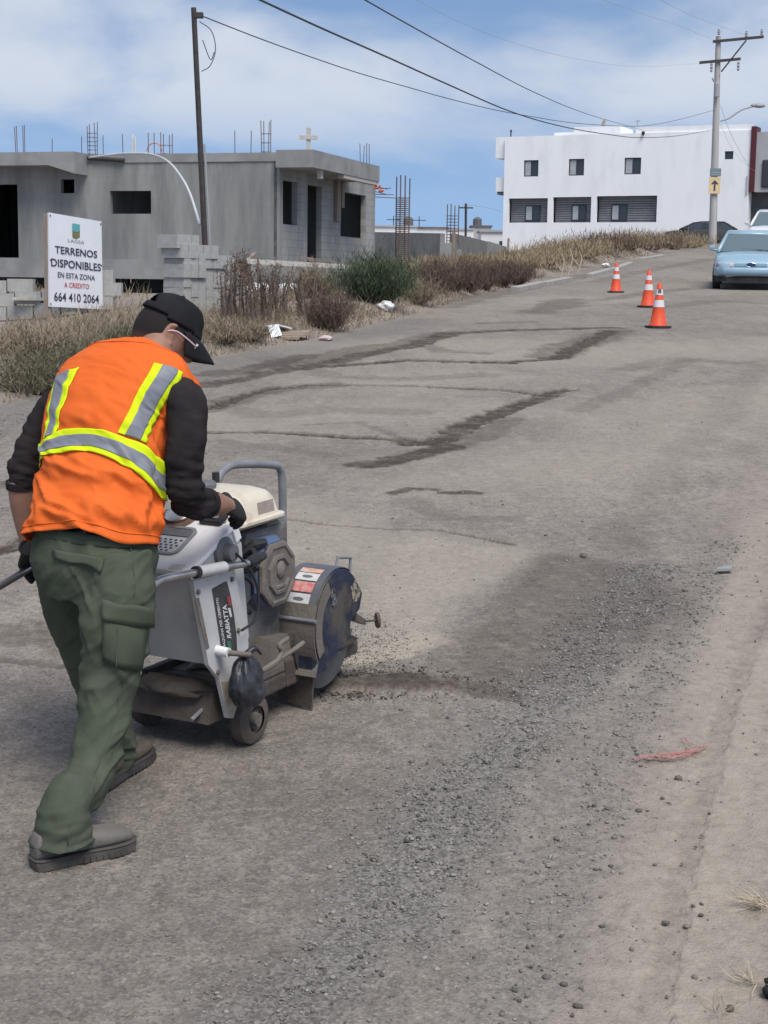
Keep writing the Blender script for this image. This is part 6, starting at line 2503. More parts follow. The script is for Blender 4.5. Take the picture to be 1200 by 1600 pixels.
# dusty rear part of the rim: two plates riveted over the rim
mb = MB()
ar2 = [(gc[0] + KF * (Rg + .004) * math.cos(R(t)), gc[1] + (Rg + .004) * math.sin(R(t))) for t in np.arange(150, 215, 6)]
mb.loft([[(x, a, b) for x in (.079, .242)] for a, b in ar2 + [(gc[0] - .174, gc[1] - .150)]], cap=False, closed=False)
rp = mb.build('rear_rim_plate', M_mud2, gd)
rp.modifiers.new('t', 'SOLIDIFY').thickness = .004
mb = MB()
ar2 = [(gc[0] + KF * (Rg + .003) * math.cos(R(t)), gc[1] + (Rg + .003) * math.sin(R(t))) for t in np.arange(60, 151, 6)]
mb.loft([[(x, a, b) for x in (.082, .232)] for a, b in ar2], cap=False, closed=False)
rp = mb.build('top_rim_plate', mat('dusty_blue', (.085, .095, .125), (.15, .14, .135), scale=9, c3=(.06, .07, .11), scale3=5, amt3=.6, rough=.8), gd)
rp.modifiers.new('t', 'SOLIDIFY').thickness = .003
mb = MB()                                            # flared lip where the rim plates overlap
tq = R(166)
mb.tube([(.068, gc[0] + KF * (Rg + .012) * math.cos(tq), gc[1] + (Rg + .012) * math.sin(tq)), (.25, gc[0] + KF * (Rg + .012) * math.cos(tq), gc[1] + (Rg + .012) * math.sin(tq))], .007, k=8)
mb.build('rim_lip', M_tube, gd)
mb = MB()                                            # rounded dusty cheek on the rear half of the face
ch = [(gc[0] + KF * Rg * .93 * math.cos(R(t)), gc[1] + Rg * .93 * math.sin(R(t))) for t in np.arange(118, 216, 7)]
ch2 = [(gc[0] + KF * Rg * .70 * math.cos(R(t)), gc[1] + Rg * .70 * math.sin(R(t))) for t in np.arange(118, 216, 7)][::-1]
mb.prism([(.2355, a, b) for a, b in ch + ch2], (.004, 0, 0))
mb.build('dust_cake', M_mud2, gd)
# stickers on top of the rim
for t0, t1, m in ((140, 152, M_dwhite), (126, 138, mat('sticker_red', (.50, .10, .09), (.6, .35, .33), scale=50)), (113, 124, M_dwhite), (104, 112, mat('sticker_orange', (.55, .22, .12), (.55, .45, .40), scale=50))):
    mb = MB()
    tt = np.linspace(R(t0), R(t1), 4)
    mb.loft([[(x, gc[0] + KF * (Rg + .0065) * math.cos(t), gc[1] + (Rg + .0065) * math.sin(t)) for x in (.115, .205)] for t in tt], cap=False, closed=False)
    st_ = mb.build('warning_sticker', m, gd)
    if m is M_dwhite:
        mb = MB()
        tm = R((t0 + t1) / 2)
        cxx = .160
        th = np.linspace(0, 2 * math.pi, 12, endpoint=False)
        mb.add([(cxx + .022 * math.cos(a), gc[0] + KF * (Rg + .0075) * math.cos(tm + .035 * math.sin(a)), gc[1] + (Rg + .0075) * math.sin(tm + .035 * math.sin(a))) for a in th], [tuple(range(12))])
        mb.build('symbol', M_gray, st_)
# pale emblem on the guard's front face, a handle on top
mb = MB()
q = [mR(*p, .2365) for p in ((548, 918), (556, 905), (563, 925), (560, 938), (552, 942))]
mb.prism([(.2358, a[1], a[2]) for a in q], (.0015, 0, 0))
mb.build('emblem', mat('worn_emblem', (.30, .25, .17), (.06, .06, .07), scale=60, lo=.48, hi=.52), gd)
mb = MB()
q = [mR(*p, .2365) for p in ((516, 925), (522, 918), (527, 945), (520, 950))]
mb.prism([(.2358, a[1], a[2]) for a in q], (.0015, 0, 0))
mb.build('scuff_mark', mat('scuffed_metal', (.15, .15, .15), (.03, .03, .04), scale=80, lo=.47, hi=.53), gd)
hq = [mR(*p, .19) for p in ((524, 893), (528, 871), (548, 871), (546, 897))]
mb = MB()
mb.tube(hq, .0065, k=8, sub=1)
mb.build('guard_handle', M_tube, gd)
# blade
mb = MB()
bc = np.array([.53, .235])
mb.lathe([(.005, 0), (.19, 0), (.19, .004), (.005, .004)], o=(.165, bc[0], bc[1]), ax=(1, 0, 0), k=64)
bl = mb.build('saw_blade', M_disc, saw, smooth=True, angle=30)
mb = MB()
mb.lathe([(.05, 0), (.048, .012), (.02, .016)], o=(.17, bc[0], bc[1]), ax=(1, 0, 0), k=24)
mb.build('blade_flange', M_mud, bl, smooth=True, angle=40)
# water pipe loop behind the guard, mud flap, spindle block
mb = MB()
q = [mR(*p, .245) for p in ((410, 1048), (430, 1036), (440, 1018), (436, 1008), (450, 997))]
mb.tube(q, .0085, k=8, sub=4)
q = [mR(*p, .245) for p in ((410, 1048), (436, 1030), (458, 1016), (474, 1004))]
mb.tube(q, .0085, k=8, sub=4)
mb.build('water_pipe', M_mud2, saw, smooth=True)
mb = MB()
q = [np.array([a, b, c_]) for a, b, c_ in ((.045, .41, .012), (.205, .385, .004), (.215, .385, .155), (.055, .41, .165))]
mb.prism(q, (0, .008, 0))
mb.build('mud_flap', M_mud, saw)
mb = MB()
mb.bbox((.10, .30, .10), (.16, .52, .20), .01)
mb.tube([(.05, .53, .235), (.16, .53, .235)], .03, k=12)
mb.build('spindle_block', M_mud, saw)
# front guide: short arm and little wheel
gw = mR(590, 969, .22)
ga = mR(552, 962, .22)
gm = mR(568, 971, .22)
mb = MB()
mb.hexa([ga + (-.012, 0, -.02), ga + (.012, 0, -.02), gm + (.01, 0, -.012), gm + (-.01, 0, -.012), ga + (-.012, 0, .012), ga + (.012, 0, .012), gm + (.01, 0, .008), gm + (-.01, 0, .008)])
mb.tube([gm, gw], .004, k=8)
gu = mb.build('guide_arm', M_mud, saw)
mb = MB()
mb.lathe([(.005, -.006), (.028, -.006), (.031, 0), (.028, .006), (.005, .006)], o=gw, ax=(.72, .69, 0), k=24)
mb.build('guide_wheel', M_rust, gu, smooth=True, angle=40)

# ------------------------------------------------------------------ black plastic bag on the peg
bgc = mR(396, 1064, .30)
M_bag = mat('black_bag', (.020, .021, .026), (.035, .036, .044), scale=14, rough=.42, spec=.5, bump=.3, bscale=40)
bag_w = MM @ Vector(bgc)
bgt = thing('plastic_bag', 'knotted black plastic bag hanging from the saw above its right wheel', 'bag', MM @ Matrix.Translation(Vector(bgc)))
mb = MB()
n = 64
rings = []
prof = [(.012, .085), (.024, .078), (.036, .066), (.050, .046), (.062, .016), (.069, -.018), (.069, -.045), (.058, -.068), (.034, -.082), (.012, -.084)]
for r, z in spline(np.array(prof), 5):
    th = np.arange(n) * 2 * np.pi / n
    ct_, st2 = np.cos(th), np.sin(th)
    pleat = 1 + .13 * np.sin(th * 7 + z * 22 + np.sin(th * 2)) * np.clip((z + .03) / .08, 0, 1)
    cr_ = np.abs(fbm(ct_ * 2.2 + 5, st2 * 2.2, np.full(n, z * 20), seed=3, octv=3) - .5) * 2
    lump = fbm(ct_ * 1.1 + 9, st2 * 1.1, np.full(n, z * 9), seed=13, octv=2) - .5
    rr_ = r * (pleat - .30 * cr_ + .35 * lump)
    rings.append(np.stack([ct_ * rr_ * .75 - .02, st2 * rr_ * 1.08 - .012 + .16 * (.085 - z) * .5, np.full(n, z) + .014 * (fbm(ct_ * 2, st2 * 2, np.full(n, z * 9), seed=8, octv=2) - .5)], 1))
mb.loft(np.array(rings))
mb.build('sack', M_bag, bgt, smooth=True)
mb = MB()
kz = np.array([-.018, -.02, .085])
pe = np.array([.305, pgA[1] + .055, pgA[2] - .008]) - bgc
mb.tube([kz, (kz + pe) / 2 + (0, 0, .004), pe], [.014, .010, .011], k=8, sub=4)
mb.tube([kz + (0, 0, .0), kz + (.02, .03, .02), kz + (.03, .05, -.005)], [.012, .009, .003], k=6, sub=3)
mb.build('knot', M_bag, bgt, smooth=True)
# heap of dark cuttings thrown along the cut
q_ = Gs(500 + np.abs(rng.normal(0, 95, 6500)), 1071 + rng.normal(0, 10, 6500))
xs, ys, ss = q_[:, 0], q_[:, 1], np.clip(rng.lognormal(-5.95, .45, 6500), .0015, .008)
tag(pebbles('saw_cuttings', np.array(xs), np.array(ys), np.array(ss), mat('cuttings', (.045, .034, .029), (.12, .10, .088), attr='tint', rough=1), lift=.5), 'dark cuttings thrown out along the saw cut beside the blade', 'debris', kind='stuff')
q_ = Gs(565 + rng.normal(0, 48, 2600), 1018 + rng.normal(0, 30, 2600))
q_ = q_[(q_[:, 1] < 7)]
xs, ys, ss = q_[:, 0], q_[:, 1], np.clip(rng.lognormal(-6.1, .4, len(q_)), .0014, .005)
tag(pebbles('dust_chips', np.array(xs), np.array(ys), np.array(ss), M_clod, lift=.3), 'brown chips peppered over pale dust in front of the saw', 'debris', kind='stuff')
# ================================================================== WORKER
M_skin = mat('skin', (.24, .125, .085), (.30, .165, .115), scale=9, rough=.55, sss=.06, spec=.35, bump=.08, bscale=150)
M_orange = mat('vest_orange', (.76, .150, .028), (.68, .120, .020), scale=3, rough=.8, spec=.15, bump=.12, bscale=420, bdist=.002)
M_yel = mat('lime_yellow', (.66, .80, .012), (.58, .70, .012), scale=5, rough=.8, spec=.15)
M_silver = mat('grey_reflective', (.215, .225, .255), (.175, .18, .205), scale=7, rough=.5, spec=.3)
M_sweat = mat('black_sweater', (.020, .017, .018), (.034, .029, .029), scale=10, rough=.95, spec=.1, bump=.4, bscale=260, bdist=.003)
M_trous = mat('olive_trousers', (.056, .068, .044), (.078, .090, .062), scale=5, c3=(.102, .106, .082), scale3=8, amt3=.35, rough=.9, spec=.15, bump=.25, bscale=420, bdist=.002)
M_boot = mat('dusty_boot', (.105, .094, .084), (.145, .132, .118), scale=7, c3=(.19, .17, .15), scale3=10, amt3=.5, rough=.85, bump=.25, bscale=120)
M_boot2 = mat('brown_dusty_boot', (.10, .078, .062), (.14, .112, .09), scale=7, c3=(.17, .145, .12), scale3=10, amt3=.5, rough=.85, bump=.25, bscale=120)
M_sole = mat('boot_sole', (.055, .048, .043), (.095, .085, .076), scale=14, rough=.9, bump=.3)
M_glove = mat('black_glove', (.012, .012, .013), (.022, .022, .023), scale=14, rough=.85, bump=.4, bscale=240, bdist=.003)
M_cap = mat('black_cap', (.012, .012, .014), (.020, .020, .022), scale=9, rough=.9, spec=.15, bump=.25, bscale=420, bdist=.002)
M_hair = mat('cropped_hair', (.20, .105, .072), (.012, .010, .010), attr='tint', rough=.85, bump=.5, bscale=330, bdist=.003)

man = thing('person', 'worker in orange vest, black cap, olive trousers, leaning forward to push the saw', 'person', T(-.84, 4.3, H1(-.84, 4.3), 0))
fa = R(30)
mF_ = np.array([math.sin(fa), math.cos(fa), 0])
mR_ = np.array([math.cos(fa), -math.sin(fa), 0])


def path_loft(mb, pts, ra, rb=None, k=32, sub=4, axis=None, power=2.0, cap=True):
    """pts: (px, py, Y); circular-ish sections across the path"""
    c = np.array([P(*p) if len(p) == 3 else p[:3] for p in pts])
    ra = np.full(len(c), ra, float) if np.isscalar(ra) else np.asarray(ra, float)
    rb = ra if rb is None else np.asarray(rb, float)
    if sub > 1:
        c, rr = spline(c, sub), spline(np.stack([ra, rb], 1), sub)
        ra, rb = rr[:, 0], rr[:, 1]
    t = np.gradient(c, axis=0)
    t /= np.linalg.norm(t, axis=1)[:, None]
    rings = []
    for i in range(len(c)):
        a = (mR_ if axis is None else axis)
        a = a - t[i] * np.dot(a, t[i])
        a /= np.linalg.norm(a)
        b = np.cross(t[i], a)
        th = np.arange(k) * 2 * np.pi / k
        cs, sn = np.cos(th), np.sin(th)
        cs = np.sign(cs) * np.abs(cs) ** (2 / power)
        sn = np.sign(sn) * np.abs(sn) ** (2 / power)
        rings.append(c[i] + ra[i] * cs[:, None] * a + rb[i] * sn[:, None] * b)
    mb.loft(np.array(rings), cap)
    return np.array(rings)


# ---- torso surface: v from hem to collar, u the angle (0 right, 90 front, 270 back)
TC = [(146, 846, 4.40), (153, 780, 4.45), (161, 720, 4.50), (169, 660, 4.56), (186, 618, 4.61), (197, 594, 4.64), (208, 577, 4.675), (222, 566, 4.71), (232, 561, 4.73)]
TA = [.200, .187, .184, .194, .226, .232, .196, .100, .072]
TB = [.165, .150, .145, .145, .138, .125, .105, .080, .066]
TZ = [-.10, -.07, -.03, .02, .07, .08, .05, .02, .0]
TCw = np.array([P(*p) for p in TC])
_all = spline(np.column_stack([TCw, TA, TB, TZ]), 12)
_t = np.gradient(_all[:, :3], axis=0)
_t /= np.linalg.norm(_t, axis=1)[:, None]
NV = len(_all) - 1


def torso(u, v, off=0.0, wr=1.0):
    """u in degrees, v 0..8 -> world points"""
    u = np.radians(np.asarray(u, float))
    s = np.clip(np.asarray(v, float), 0, 8) * 12
    i = np.clip(np.floor(s).astype(int), 0, NV - 1)
    f = (s - i)[..., None]
    q = _all[i] * (1 - f) + _all[i + 1] * f
    t = _t[i] * (1 - f) + _t[i + 1] * f
    t /= np.linalg.norm(t, axis=-1)[..., None]
    a = mR_ + q[..., 5:6] * Zu
    a = a - t * (a * t).sum(-1)[..., None]
    a /= np.linalg.norm(a, axis=-1)[..., None]
    b = np.cross(t, a)
    cs, sn = np.cos(u), np.sin(u)
    pw = 2 / 2.35
    cs = (np.sign(cs) * np.abs(cs) ** pw)[..., None]
    sn = (np.sign(sn) * np.abs(sn) ** pw)[..., None]
    dirn = q[..., 3:4] * cs * a + q[..., 4:5] * sn * b
    n = dirn / (np.linalg.norm(dirn, axis=-1)[..., None] + 1e-9)
    # soft cloth folds, strongest low on the back
    U, Vv = np.degrees(u), np.asarray(v, float)
    fold = np.clip(1 - np.abs(fbm(U / 30 + Vv * 1.3, Vv * 1.1, seed=5, octv=3) - .5) * 5, 0, 1) * 1.5 - .55
    f2 = (fbm(U / 50 - Vv * .6, Vv * 2.6 + U / 70, seed=9, octv=3) - .5) * 2
    amp = .0125 * np.clip(1.25 - Vv / 4.0, .25, 1.2)
    hemflare = .006 * np.clip(1 - Vv / .8, 0, 1) * np.sin(np.radians(U * 5 + 40))
    return q[..., :3] + dirn + n * (off + wr * (amp * (fold + .8 * f2) + hemflare))[..., None]


mb = MB()
uu = np.linspace(0, 360, 241)[:-1]
vv = np.linspace(0, 7.9, 150)
# hem dips a little at the right side, like the photographed vest
VV = vv[:, None] + (0 * uu)[None]
rings = torso(uu[None] + 0 * VV, VV)
low = np.clip(1 - vv / .5, 0, 1)[:, None] * np.exp(-((np.mod(uu - 330 + 180, 360) - 180) / 35) ** 2)[None]
rings[..., 2] -= .035 * low
mb.loft(rings, cap=False)
vest = mb.build('safety_vest', M_orange, man, smooth=True, world=True)
sd = vest.modifiers.new('t', 'SOLIDIFY')
sd.thickness = .004
sd.offset = -1

# locate photo pixels on the vest so the tape lies where it was sewn
gu, gv_ = np.meshgrid(np.linspace(200, 402, 203), np.linspace(0, 8, 161), indexing='ij')
gp_ = torso(gu, gv_).reshape(-1, 3)
cc_ = (gp_ - C0) @ CMn
gpx = np.stack([600 + FPX * cc_[:, 0] / -cc_[:, 2], 800 - FPX * cc_[:, 1] / -cc_[:, 2], -cc_[:, 2]], 1)


def on_vest(px, py):
    d = np.hypot(gpx[:, 0] - px, gpx[:, 1] - py)
    sc_ = d * 1.0 + (gpx[:, 2] - 4.4) * 22
    k = int(np.argmin(sc_))
    return gu.ravel()[k], gv_.ravel()[k]


def tape(name, left, right, m, f0=0.0, f1=1.0, off=.004, parent=None, n=90, wide=14):
    """ribbon between two sewn edges given as photo points"""
    A = spline(np.array([on_vest(*p) for p in left]), n // (len(left) - 1))
    B = spline(np.array([on_vest(*p) for p in right]), n // (len(right) - 1))
    k = min(len(A), len(B))
    A, B = A[:k], B[:k]
    rows_ = []
    for t in np.linspace(f0, f1, wide):
        q = A * (1 - t) + B * t
        rows_.append(torso(q[:, 0], q[:, 1], off))
    mb = MB()
    mb.loft(np.array(rows_).transpose(1, 0, 2), cap=False, closed=False)
    o = mb.build(name, m, parent or vest, smooth=True, world=True)
    o.modifiers.new('t', 'SOLIDIFY').thickness = .0015
    return o


RL, RR = [(240, 566), (222, 600), (204, 636), (184, 676)], [(286, 582), (264, 618), (246, 652), (228, 692)]
LL, LR = [(86, 598), (78, 625), (74, 655), (69, 686)], [(126, 574), (108, 606), (97, 640), (88, 676)]
for A, B in ((RL, RR), (LL, LR)):
    tape('yellow_tape', A, B, M_yel)
    tape('reflective_stripe', A, B, M_silver, .24, .76, .0062)
# waist band runs all the way round: constant v on the back, so take it from the photo on the visible half
top_e = [on_vest(*p) for p in ((70, 687), (100, 671), (140, 669), (180, 679), (228, 698), (252, 728))]
bot_e = [on_vest(*p) for p in ((64, 720), (100, 708), (140, 707), (180, 721), (222, 748), (250, 778))]


def band(name, f0, f1, m, off):
    u_ = np.linspace(0, 360, 241)
    tu, tv = np.array(top_e).T
    bu, bv_ = np.array(bot_e).T

    def curve(us, vs):
        o = np.argsort(us)
        us, vs = us[o], vs[o]
        ua_ = np.concatenate([[us[-1] - 360], us, [us[0] + 360]])
        va_ = np.concatenate([[vs[-1]], vs, [vs[0]]])
        w_ = np.interp(np.mod(u_ - us[0], 360) + us[0], np.concatenate([us, [us[0] + 360]]), np.concatenate([vs, [vs[0]]]))
        for _ in range(4):
            w_[:-1] = (np.roll(w_[:-1], 1) + 2 * w_[:-1] + np.roll(w_[:-1], -1)) / 4
            w_[-1] = w_[0]
        return w_
    vt, vb = curve(tu, tv), curve(bu, bv_)
    rows_ = []
    for t in np.linspace(f0, f1, 18):
        rows_.append(torso(u_[:-1], (vt * (1 - t) + vb * t)[:-1], off))
    mb = MB()
    mb.loft(np.array(rows_), cap=False)
    o = mb.build(name, m, vest, smooth=True, world=True)
    o.modifiers.new('t', 'SOLIDIFY').thickness = .0015


band('yellow_tape', 0, 1, M_yel, .0068)
band('reflective_stripe', .25, .75, M_silver, .009)
# stitched hem, centre back seam, shoulder yoke seam
for nm_, us_q, vs_q, r_ in (('hem_stitch', np.linspace(0, 360, 145), np.full(145, .16), .0016), ('yoke_seam', np.linspace(232, 385, 60), 6.0 - .35 * np.sin(np.linspace(0, np.pi, 60)), .0014)):
    q = torso(us_q, vs_q, .0012)
    if nm_ == 'hem_stitch':
        lw_ = np.clip(1 - vs_q / .5, 0, 1) * np.exp(-((np.mod(us_q - 330 + 180, 360) - 180) / 35) ** 2)
        q[:, 2] -= .035 * lw_
    mb = MB()
    mb.tube(q, r_, k=5, cap=False)
    mb.build(nm_, M_orange, vest, smooth=True, world=True)
# collar binding and hem binding
for v_, r_ in ((7.9, .005),):
    mb = MB()
    q = torso(np.append(uu, 0), np.full(len(uu) + 1, v_), .001)
    mb.tube(q, r_, k=6, cap=False)
    mb.build('binding', M_orange, vest, smooth=True, world=True)

# front edge of the right armhole, seen past the sleeve
mb = MB()
ed = spline(np.array([P(262, 574, 4.60), P(286, 577, 4.60), P(304, 588, 4.60), P(316, 610, 4.60), P(317, 645, 4.60), P(308, 690, 4.62)]), 8)
inn_ = spline(np.array([P(256, 584, 4.57), P(276, 590, 4.57), P(290, 602, 4.57), P(298, 622, 4.57), P(299, 650, 4.58), P(292, 690, 4.60)]), 8)
mb.loft(np.stack([ed, (ed + inn_) / 2 + np.array([.004, -.008, .004]), inn_], 1), cap=False, closed=False)
o = mb.build('armhole_edge', M_orange, vest, smooth=True, world=True)
o.modifiers.new('t', 'SOLIDIFY').thickness = .005

# ---- sweater: torso tube and both sleeves as one skin
mb = MB()
v2 = np.linspace(.35, 7.75, 40)
u2 = np.linspace(0, 360, 49)[:-1]
mb.loft(torso(u2[None] + 0 * v2[:, None], v2[:, None] + 0 * u2[None], -.014))
RA = [(266, 612, 4.56), (289, 624, 4.50), (293, 655, 4.475), (290, 700, 4.455), (287, 748, 4.46), (292, 778, 4.49), (306, 786, 4.53), (322, 786, 4.575)]
path_loft(mb, RA, [.052, .060, .061, .058, .056, .054, .049, .046], k=24)
LA = [(114, 624, 4.71), (88, 636, 4.73), (68, 668, 4.73), (50, 702, 4.725), (38, 737, 4.72), (37, 760, 4.725)]
path_loft(mb, LA, [.050, .055, .056, .053, .050, .047], k=24)
me = remesh(mb, .0065, 8)
v, n = verts_of(me), normals_of(me)
# knit creases bunch at the elbow and cuff
el = np.exp(-((v - P(292, 775, 4.48)) ** 2).sum(1) / .012)
el2 = np.exp(-((v - P(35, 738, 4.72)) ** 2).sum(1) / .010)
cr = (fbm(v[:, 0] * 14 + v[:, 2] * 22, v[:, 1] * 14, v[:, 2] * 40, seed=31, octv=3) - .5)
v = v + n * ((.016 * cr) * (.6 + 1.9 * np.clip(el + el2, 0, 1)))[:, None]
Mi = np.array(MW[man].inverted())
set_verts(me, v @ Mi[:3, :3].T + Mi[:3, 3])
link('sweater', me, M_sweat, man, smooth=True)
for c0, c1, r in (((318, 786, 4.562), (325, 786.5, 4.585), .047), ((33, 752, 4.724), (33.4, 763, 4.727), .048)):
    mb = MB()
    path_loft(mb, [c0, c1], [r, r * .98], k=28, sub=3)
    mb.build('cuff', M_sweat, man, smooth=True, world=True, angle=50)

# ---- head
HC = P(257, 525, 4.80)
hF = np.array([.80, .38, -.46])
hF /= np.linalg.norm(hF)
hU = np.array([.40, .20, .89])
hU -= hF * np.dot(hU, hF)
hU /= np.linalg.norm(hU)
hR_ = np.cross(hF, hU)


def hd(v):
    """head frame: x right, y forward, z up, in metres from the head's centre"""
    v = np.asarray(v, float)
    return HC + v[..., 0:1] * hR_ + v[..., 1:2] * hF + v[..., 2:3] * hU


bm_ = MB()
bm_.ball((0, 0, .006), (.077, .099, .108), 28, 18, None)
hv = hd(np.vstack(bm_.v))
hm = MB()
hm.add(hv, bm_.f)


def hball(c, r, k=14, m=10):
    t_ = MB()
    t_.ball(c, r, k, m)
    hm.add(hd(np.vstack(t_.v)), t_.f)


hball((0, .035, -.065), (.052, .055, .050))            # jaw
hball((0, .070, -.095), (.024, .022, .018))            # chin
hball((0, .052, -.035), (.058, .045, .05))             # cheeks
hball((0, .086, .018), (.050, .014, .012))             # brow
for s in (-1, 1):
    hball((s * .036, .072, -.022), (.020, .018, .016))
nm = MB()
nm.loft([[hd(np.array([sx_ * w, y, z])) for sx_, y in ((-1, y0_ - .02), (-.5, y0_), (.5, y0_), (1, y0_ - .02))] for z, w, y0_ in ((.012, .009, .094), (-.012, .011, .104), (-.032, .016, .116), (-.042, .018, .108))])
hm.add(np.vstack(nm.v).reshape(-1, 3), nm.f)
hball((0, .090, -.062), (.022, .010, .005))            # lips
hball((0, .089, -.070), (.020, .010, .006))
for s in (-1, 1):                                      # ears: rim, lobe, bowl
    e = MB()
    th = np.linspace(-2.4, 2.0, 14)
    e.tube([(s * (.078 + .010 * (.5 - .5 * math.cos(t))), -.008 - .017 * math.cos(t) - .006 * 0, .004 + .032 * math.sin(t)) for t in th], .0062, k=8)
    e.ball((s * .078, -.006, -.022), (.007, .010, .012), 10, 8)
    e.ball((s * .074, -.006, .002), (.008, .017, .024), 10, 8)
    hm.add(hd(np.vstack(e.v)), e.f)
path_loft(hm, [(226, 575, 4.69), (236, 558, 4.72), (247, 540, 4.755), (256, 522, 4.79)], [.070, .060, .056, .052], k=24)
# limbs and trunk under the clothes
path_loft(hm, [(146, 860, 4.42), (160, 740, 4.50), (178, 640, 4.58), (206, 590, 4.65), (228, 570, 4.70)], [.10, .10, .11, .08, .05], k=20)
path_loft(hm, [(205, 620, 4.63), (262, 628, 4.54), (288, 650, 4.48), (288, 740, 4.46), (294, 778, 4.50), (318, 786, 4.56), (338, 788, 4.61), (350, 789.5, 4.655), (358, 792, 4.68)], [.04, .034, .034, .034, .033, .037, .036, .029, .026], k=20)
path_loft(hm, [(195, 622, 4.65), (112, 632, 4.71), (62, 672, 4.73), (35, 740, 4.72), (34, 770, 4.725), (40, 810, 4.735), (46, 845, 4.74), (48, 868, 4.735)], [.04, .034, .034, .036, .041, .038, .031, .028], k=20)
path_loft(hm, [(150, 850, 4.42), (185, 900, 4.32), (172, 1060, 4.27), (150, 1140, 4.20)], [.08, .07, .05, .035], k=16)
path_loft(hm, [(140, 850, 4.44), (110, 890, 4.49), (150, 1040, 4.61), (164, 1090, 4.61)], [.08, .07, .05, .035], k=16)
me = remesh(hm, .0048, 4)
v = verts_of(me)
set_verts(me, v @ Mi[:3, :3].T + Mi[:3, 3])
body = link('body', me, M_skin, man, smooth=True)
for s in (-1, 1):
    mb = MB()
    t_ = MB()
    t_.ball((s * .031, .083, .002), (.012, .010, .010), 12, 8)
    mb.add(hd(np.vstack(t_.v)), t_.f)
    mb.build('eye', mat('eye_white', (.5, .48, .46), (.05, .03, .02), scale=60), man, smooth=True, world=True)
# hair below the cap, faded at the nape
mb = MB()
t_ = MB()
t_.ball((0, 0, .006), (.0800, .1025, .111), 72, 48)
hv = np.vstack(t_.v)
hv[:, 2] *= np.where(hv[:, 2] < 0, 1.04, 1)


def hair_in(p):
    x, y, z = p
    front = .045
    if z < .018:
        front = -.026
    return y < front and z > -.080 + .25 * max(0, y + .07)


ff = [f for f in t_.f if len(f) == 4 and hair_in(hv[f].mean(0))]
us_ = sorted({i for f in ff for i in f})
rm = {i: k for k, i in enumerate(us_)}
tint = np.clip((hv[us_, 2] + .080) / .060, 0, 1) ** .8
hv2 = hv[us_] * (1 + .012 * (tint - .6))[:, None]
mb.add(hd(hv2), [[rm[i] for i in f] for f in ff])
ho = mb.build('hair', M_hair, man, smooth=True, world=True, attrs={'tint': tint})
# cap
cap_s = np.array([.088, .114, .146])
mb = MB()
t_ = MB()
t_.ball((0, 0, 0), 1.0, 64, 40)
sv = np.vstack(t_.v)
bv_ = sv * cap_s


def rimz(y):
    return .046 - .012 * (y / .114)                    # rim sits above the ears


ff = []
for f in t_.f:
    c = bv_[f].mean(0)
    if c[2] < rimz(c[1]):
        continue
    if len(f) == 4 and c[1] < -.06 and abs(c[0]) < .036 and c[2] < rimz(c[1]) + .018 + .030 * math.sqrt(max(0, 1 - (c[0] / .036) ** 2)) and c[2] > rimz(c[1]) + .018:
        continue                                       # arched gap over the strap
    ff.append(f)
us_ = sorted({i for f in ff for i in f})
rm = {i: k for k, i in enumerate(us_)}
cv = bv_[us_]
th = np.arctan2(cv[:, 0], cv[:, 1])
seam = np.abs(np.sin(th * 3)) ** .25
cv = cv * (1 - .012 * (1 - seam) * (cv[:, 2] > .03))[:, None]
cv[:, 2] -= np.where(cv[:, 2] > .11, (cv[:, 2] - .11) * .3, 0)
cv[:, 2] += np.where((cv[:, 1] > .02) & (cv[:, 2] > .07), .012 * (cv[:, 1] - .02) / .08, 0)
mb.add(hd(cv), [[rm[i] for i in f] for f in ff])
cap_o = mb.build('cap', M_cap, man, smooth=True, world=True)
cap_o.modifiers.new('t', 'SOLIDIFY').thickness = .003
mb = MB()
t_ = MB()
t_.ball((0, 0, .136), (.006, .006, .004), 10, 6)
mb.add(hd(np.vstack(t_.v)), t_.f)
mb.build('button', M_cap, cap_o, smooth=True, world=True)
mb = MB()                                              # brim: wide, slightly curved down at the sides
nn_, mm_ = 17, 7
rings = []
for i in range(nn_):
    a = (i / (nn_ - 1) - .5) * R(150)
    row = []
    for j in range(mm_):
        t = j / (mm_ - 1)
        x = math.sin(a) * (.086 + .004 * t)
        y0_ = math.cos(a) * .110
        ext = .074 * (math.cos(a * .95) ** .75)
        y = y0_ + ext * t
        z = rimz(y0_) + .002 - .030 * t - .028 * abs(x / .086) ** 2 * (.35 + t) - .012 * t * t
        row.append((x, y, z))
    rings.append(hd(np.array(row)))
mb.loft(np.array(rings), cap=False, closed=False)
br_ = mb.build('brim', M_cap, cap_o, smooth=True, world=True)
br_.modifiers.new('t', 'SOLIDIFY').thickness = .004
# safety glasses: temple, hinge, lenses
M_temple = mat('pink_temple', (.55, .36, .40), (.62, .50, .53), scale=20, rough=.25)
gl = None
for s in (1, -1):
    mb = MB()
    mb.tube([hd(np.array(p)) for p in ((s * .080, -.028, .006), (s * .086, .0, .020), (s * .085, .04, .016), (s * .074, .083, .008))], [.0018, .0022, .0026, .0028], k=8, sub=4)
    o = mb.build('glasses_temple', M_temple, gl or man, smooth=True, world=True)
    if gl is None:
        gl = o
mb = MB()
for s in (1, -1):
    lo_, hi_ = [], []
    for t in np.linspace(0, 1, 8):
        x = s * (.008 + .067 * t)
        y = .112 - .032 * t ** 2.2
        lo_.append(hd(np.array((x, y, -.022 + .006 * t))))
        hi_.append(hd(np.array((x, y, .018))))
    mb.loft(np.array([lo_, hi_]).transpose(1, 0, 2), cap=False, closed=False)
ln_ = mb.build('lens', mat('clear_lens', (.42, .44, .47), rough=.1, spec=.8), gl, smooth=True, world=True)
ln_.modifiers.new('t', 'SOLIDIFY').thickness = .002

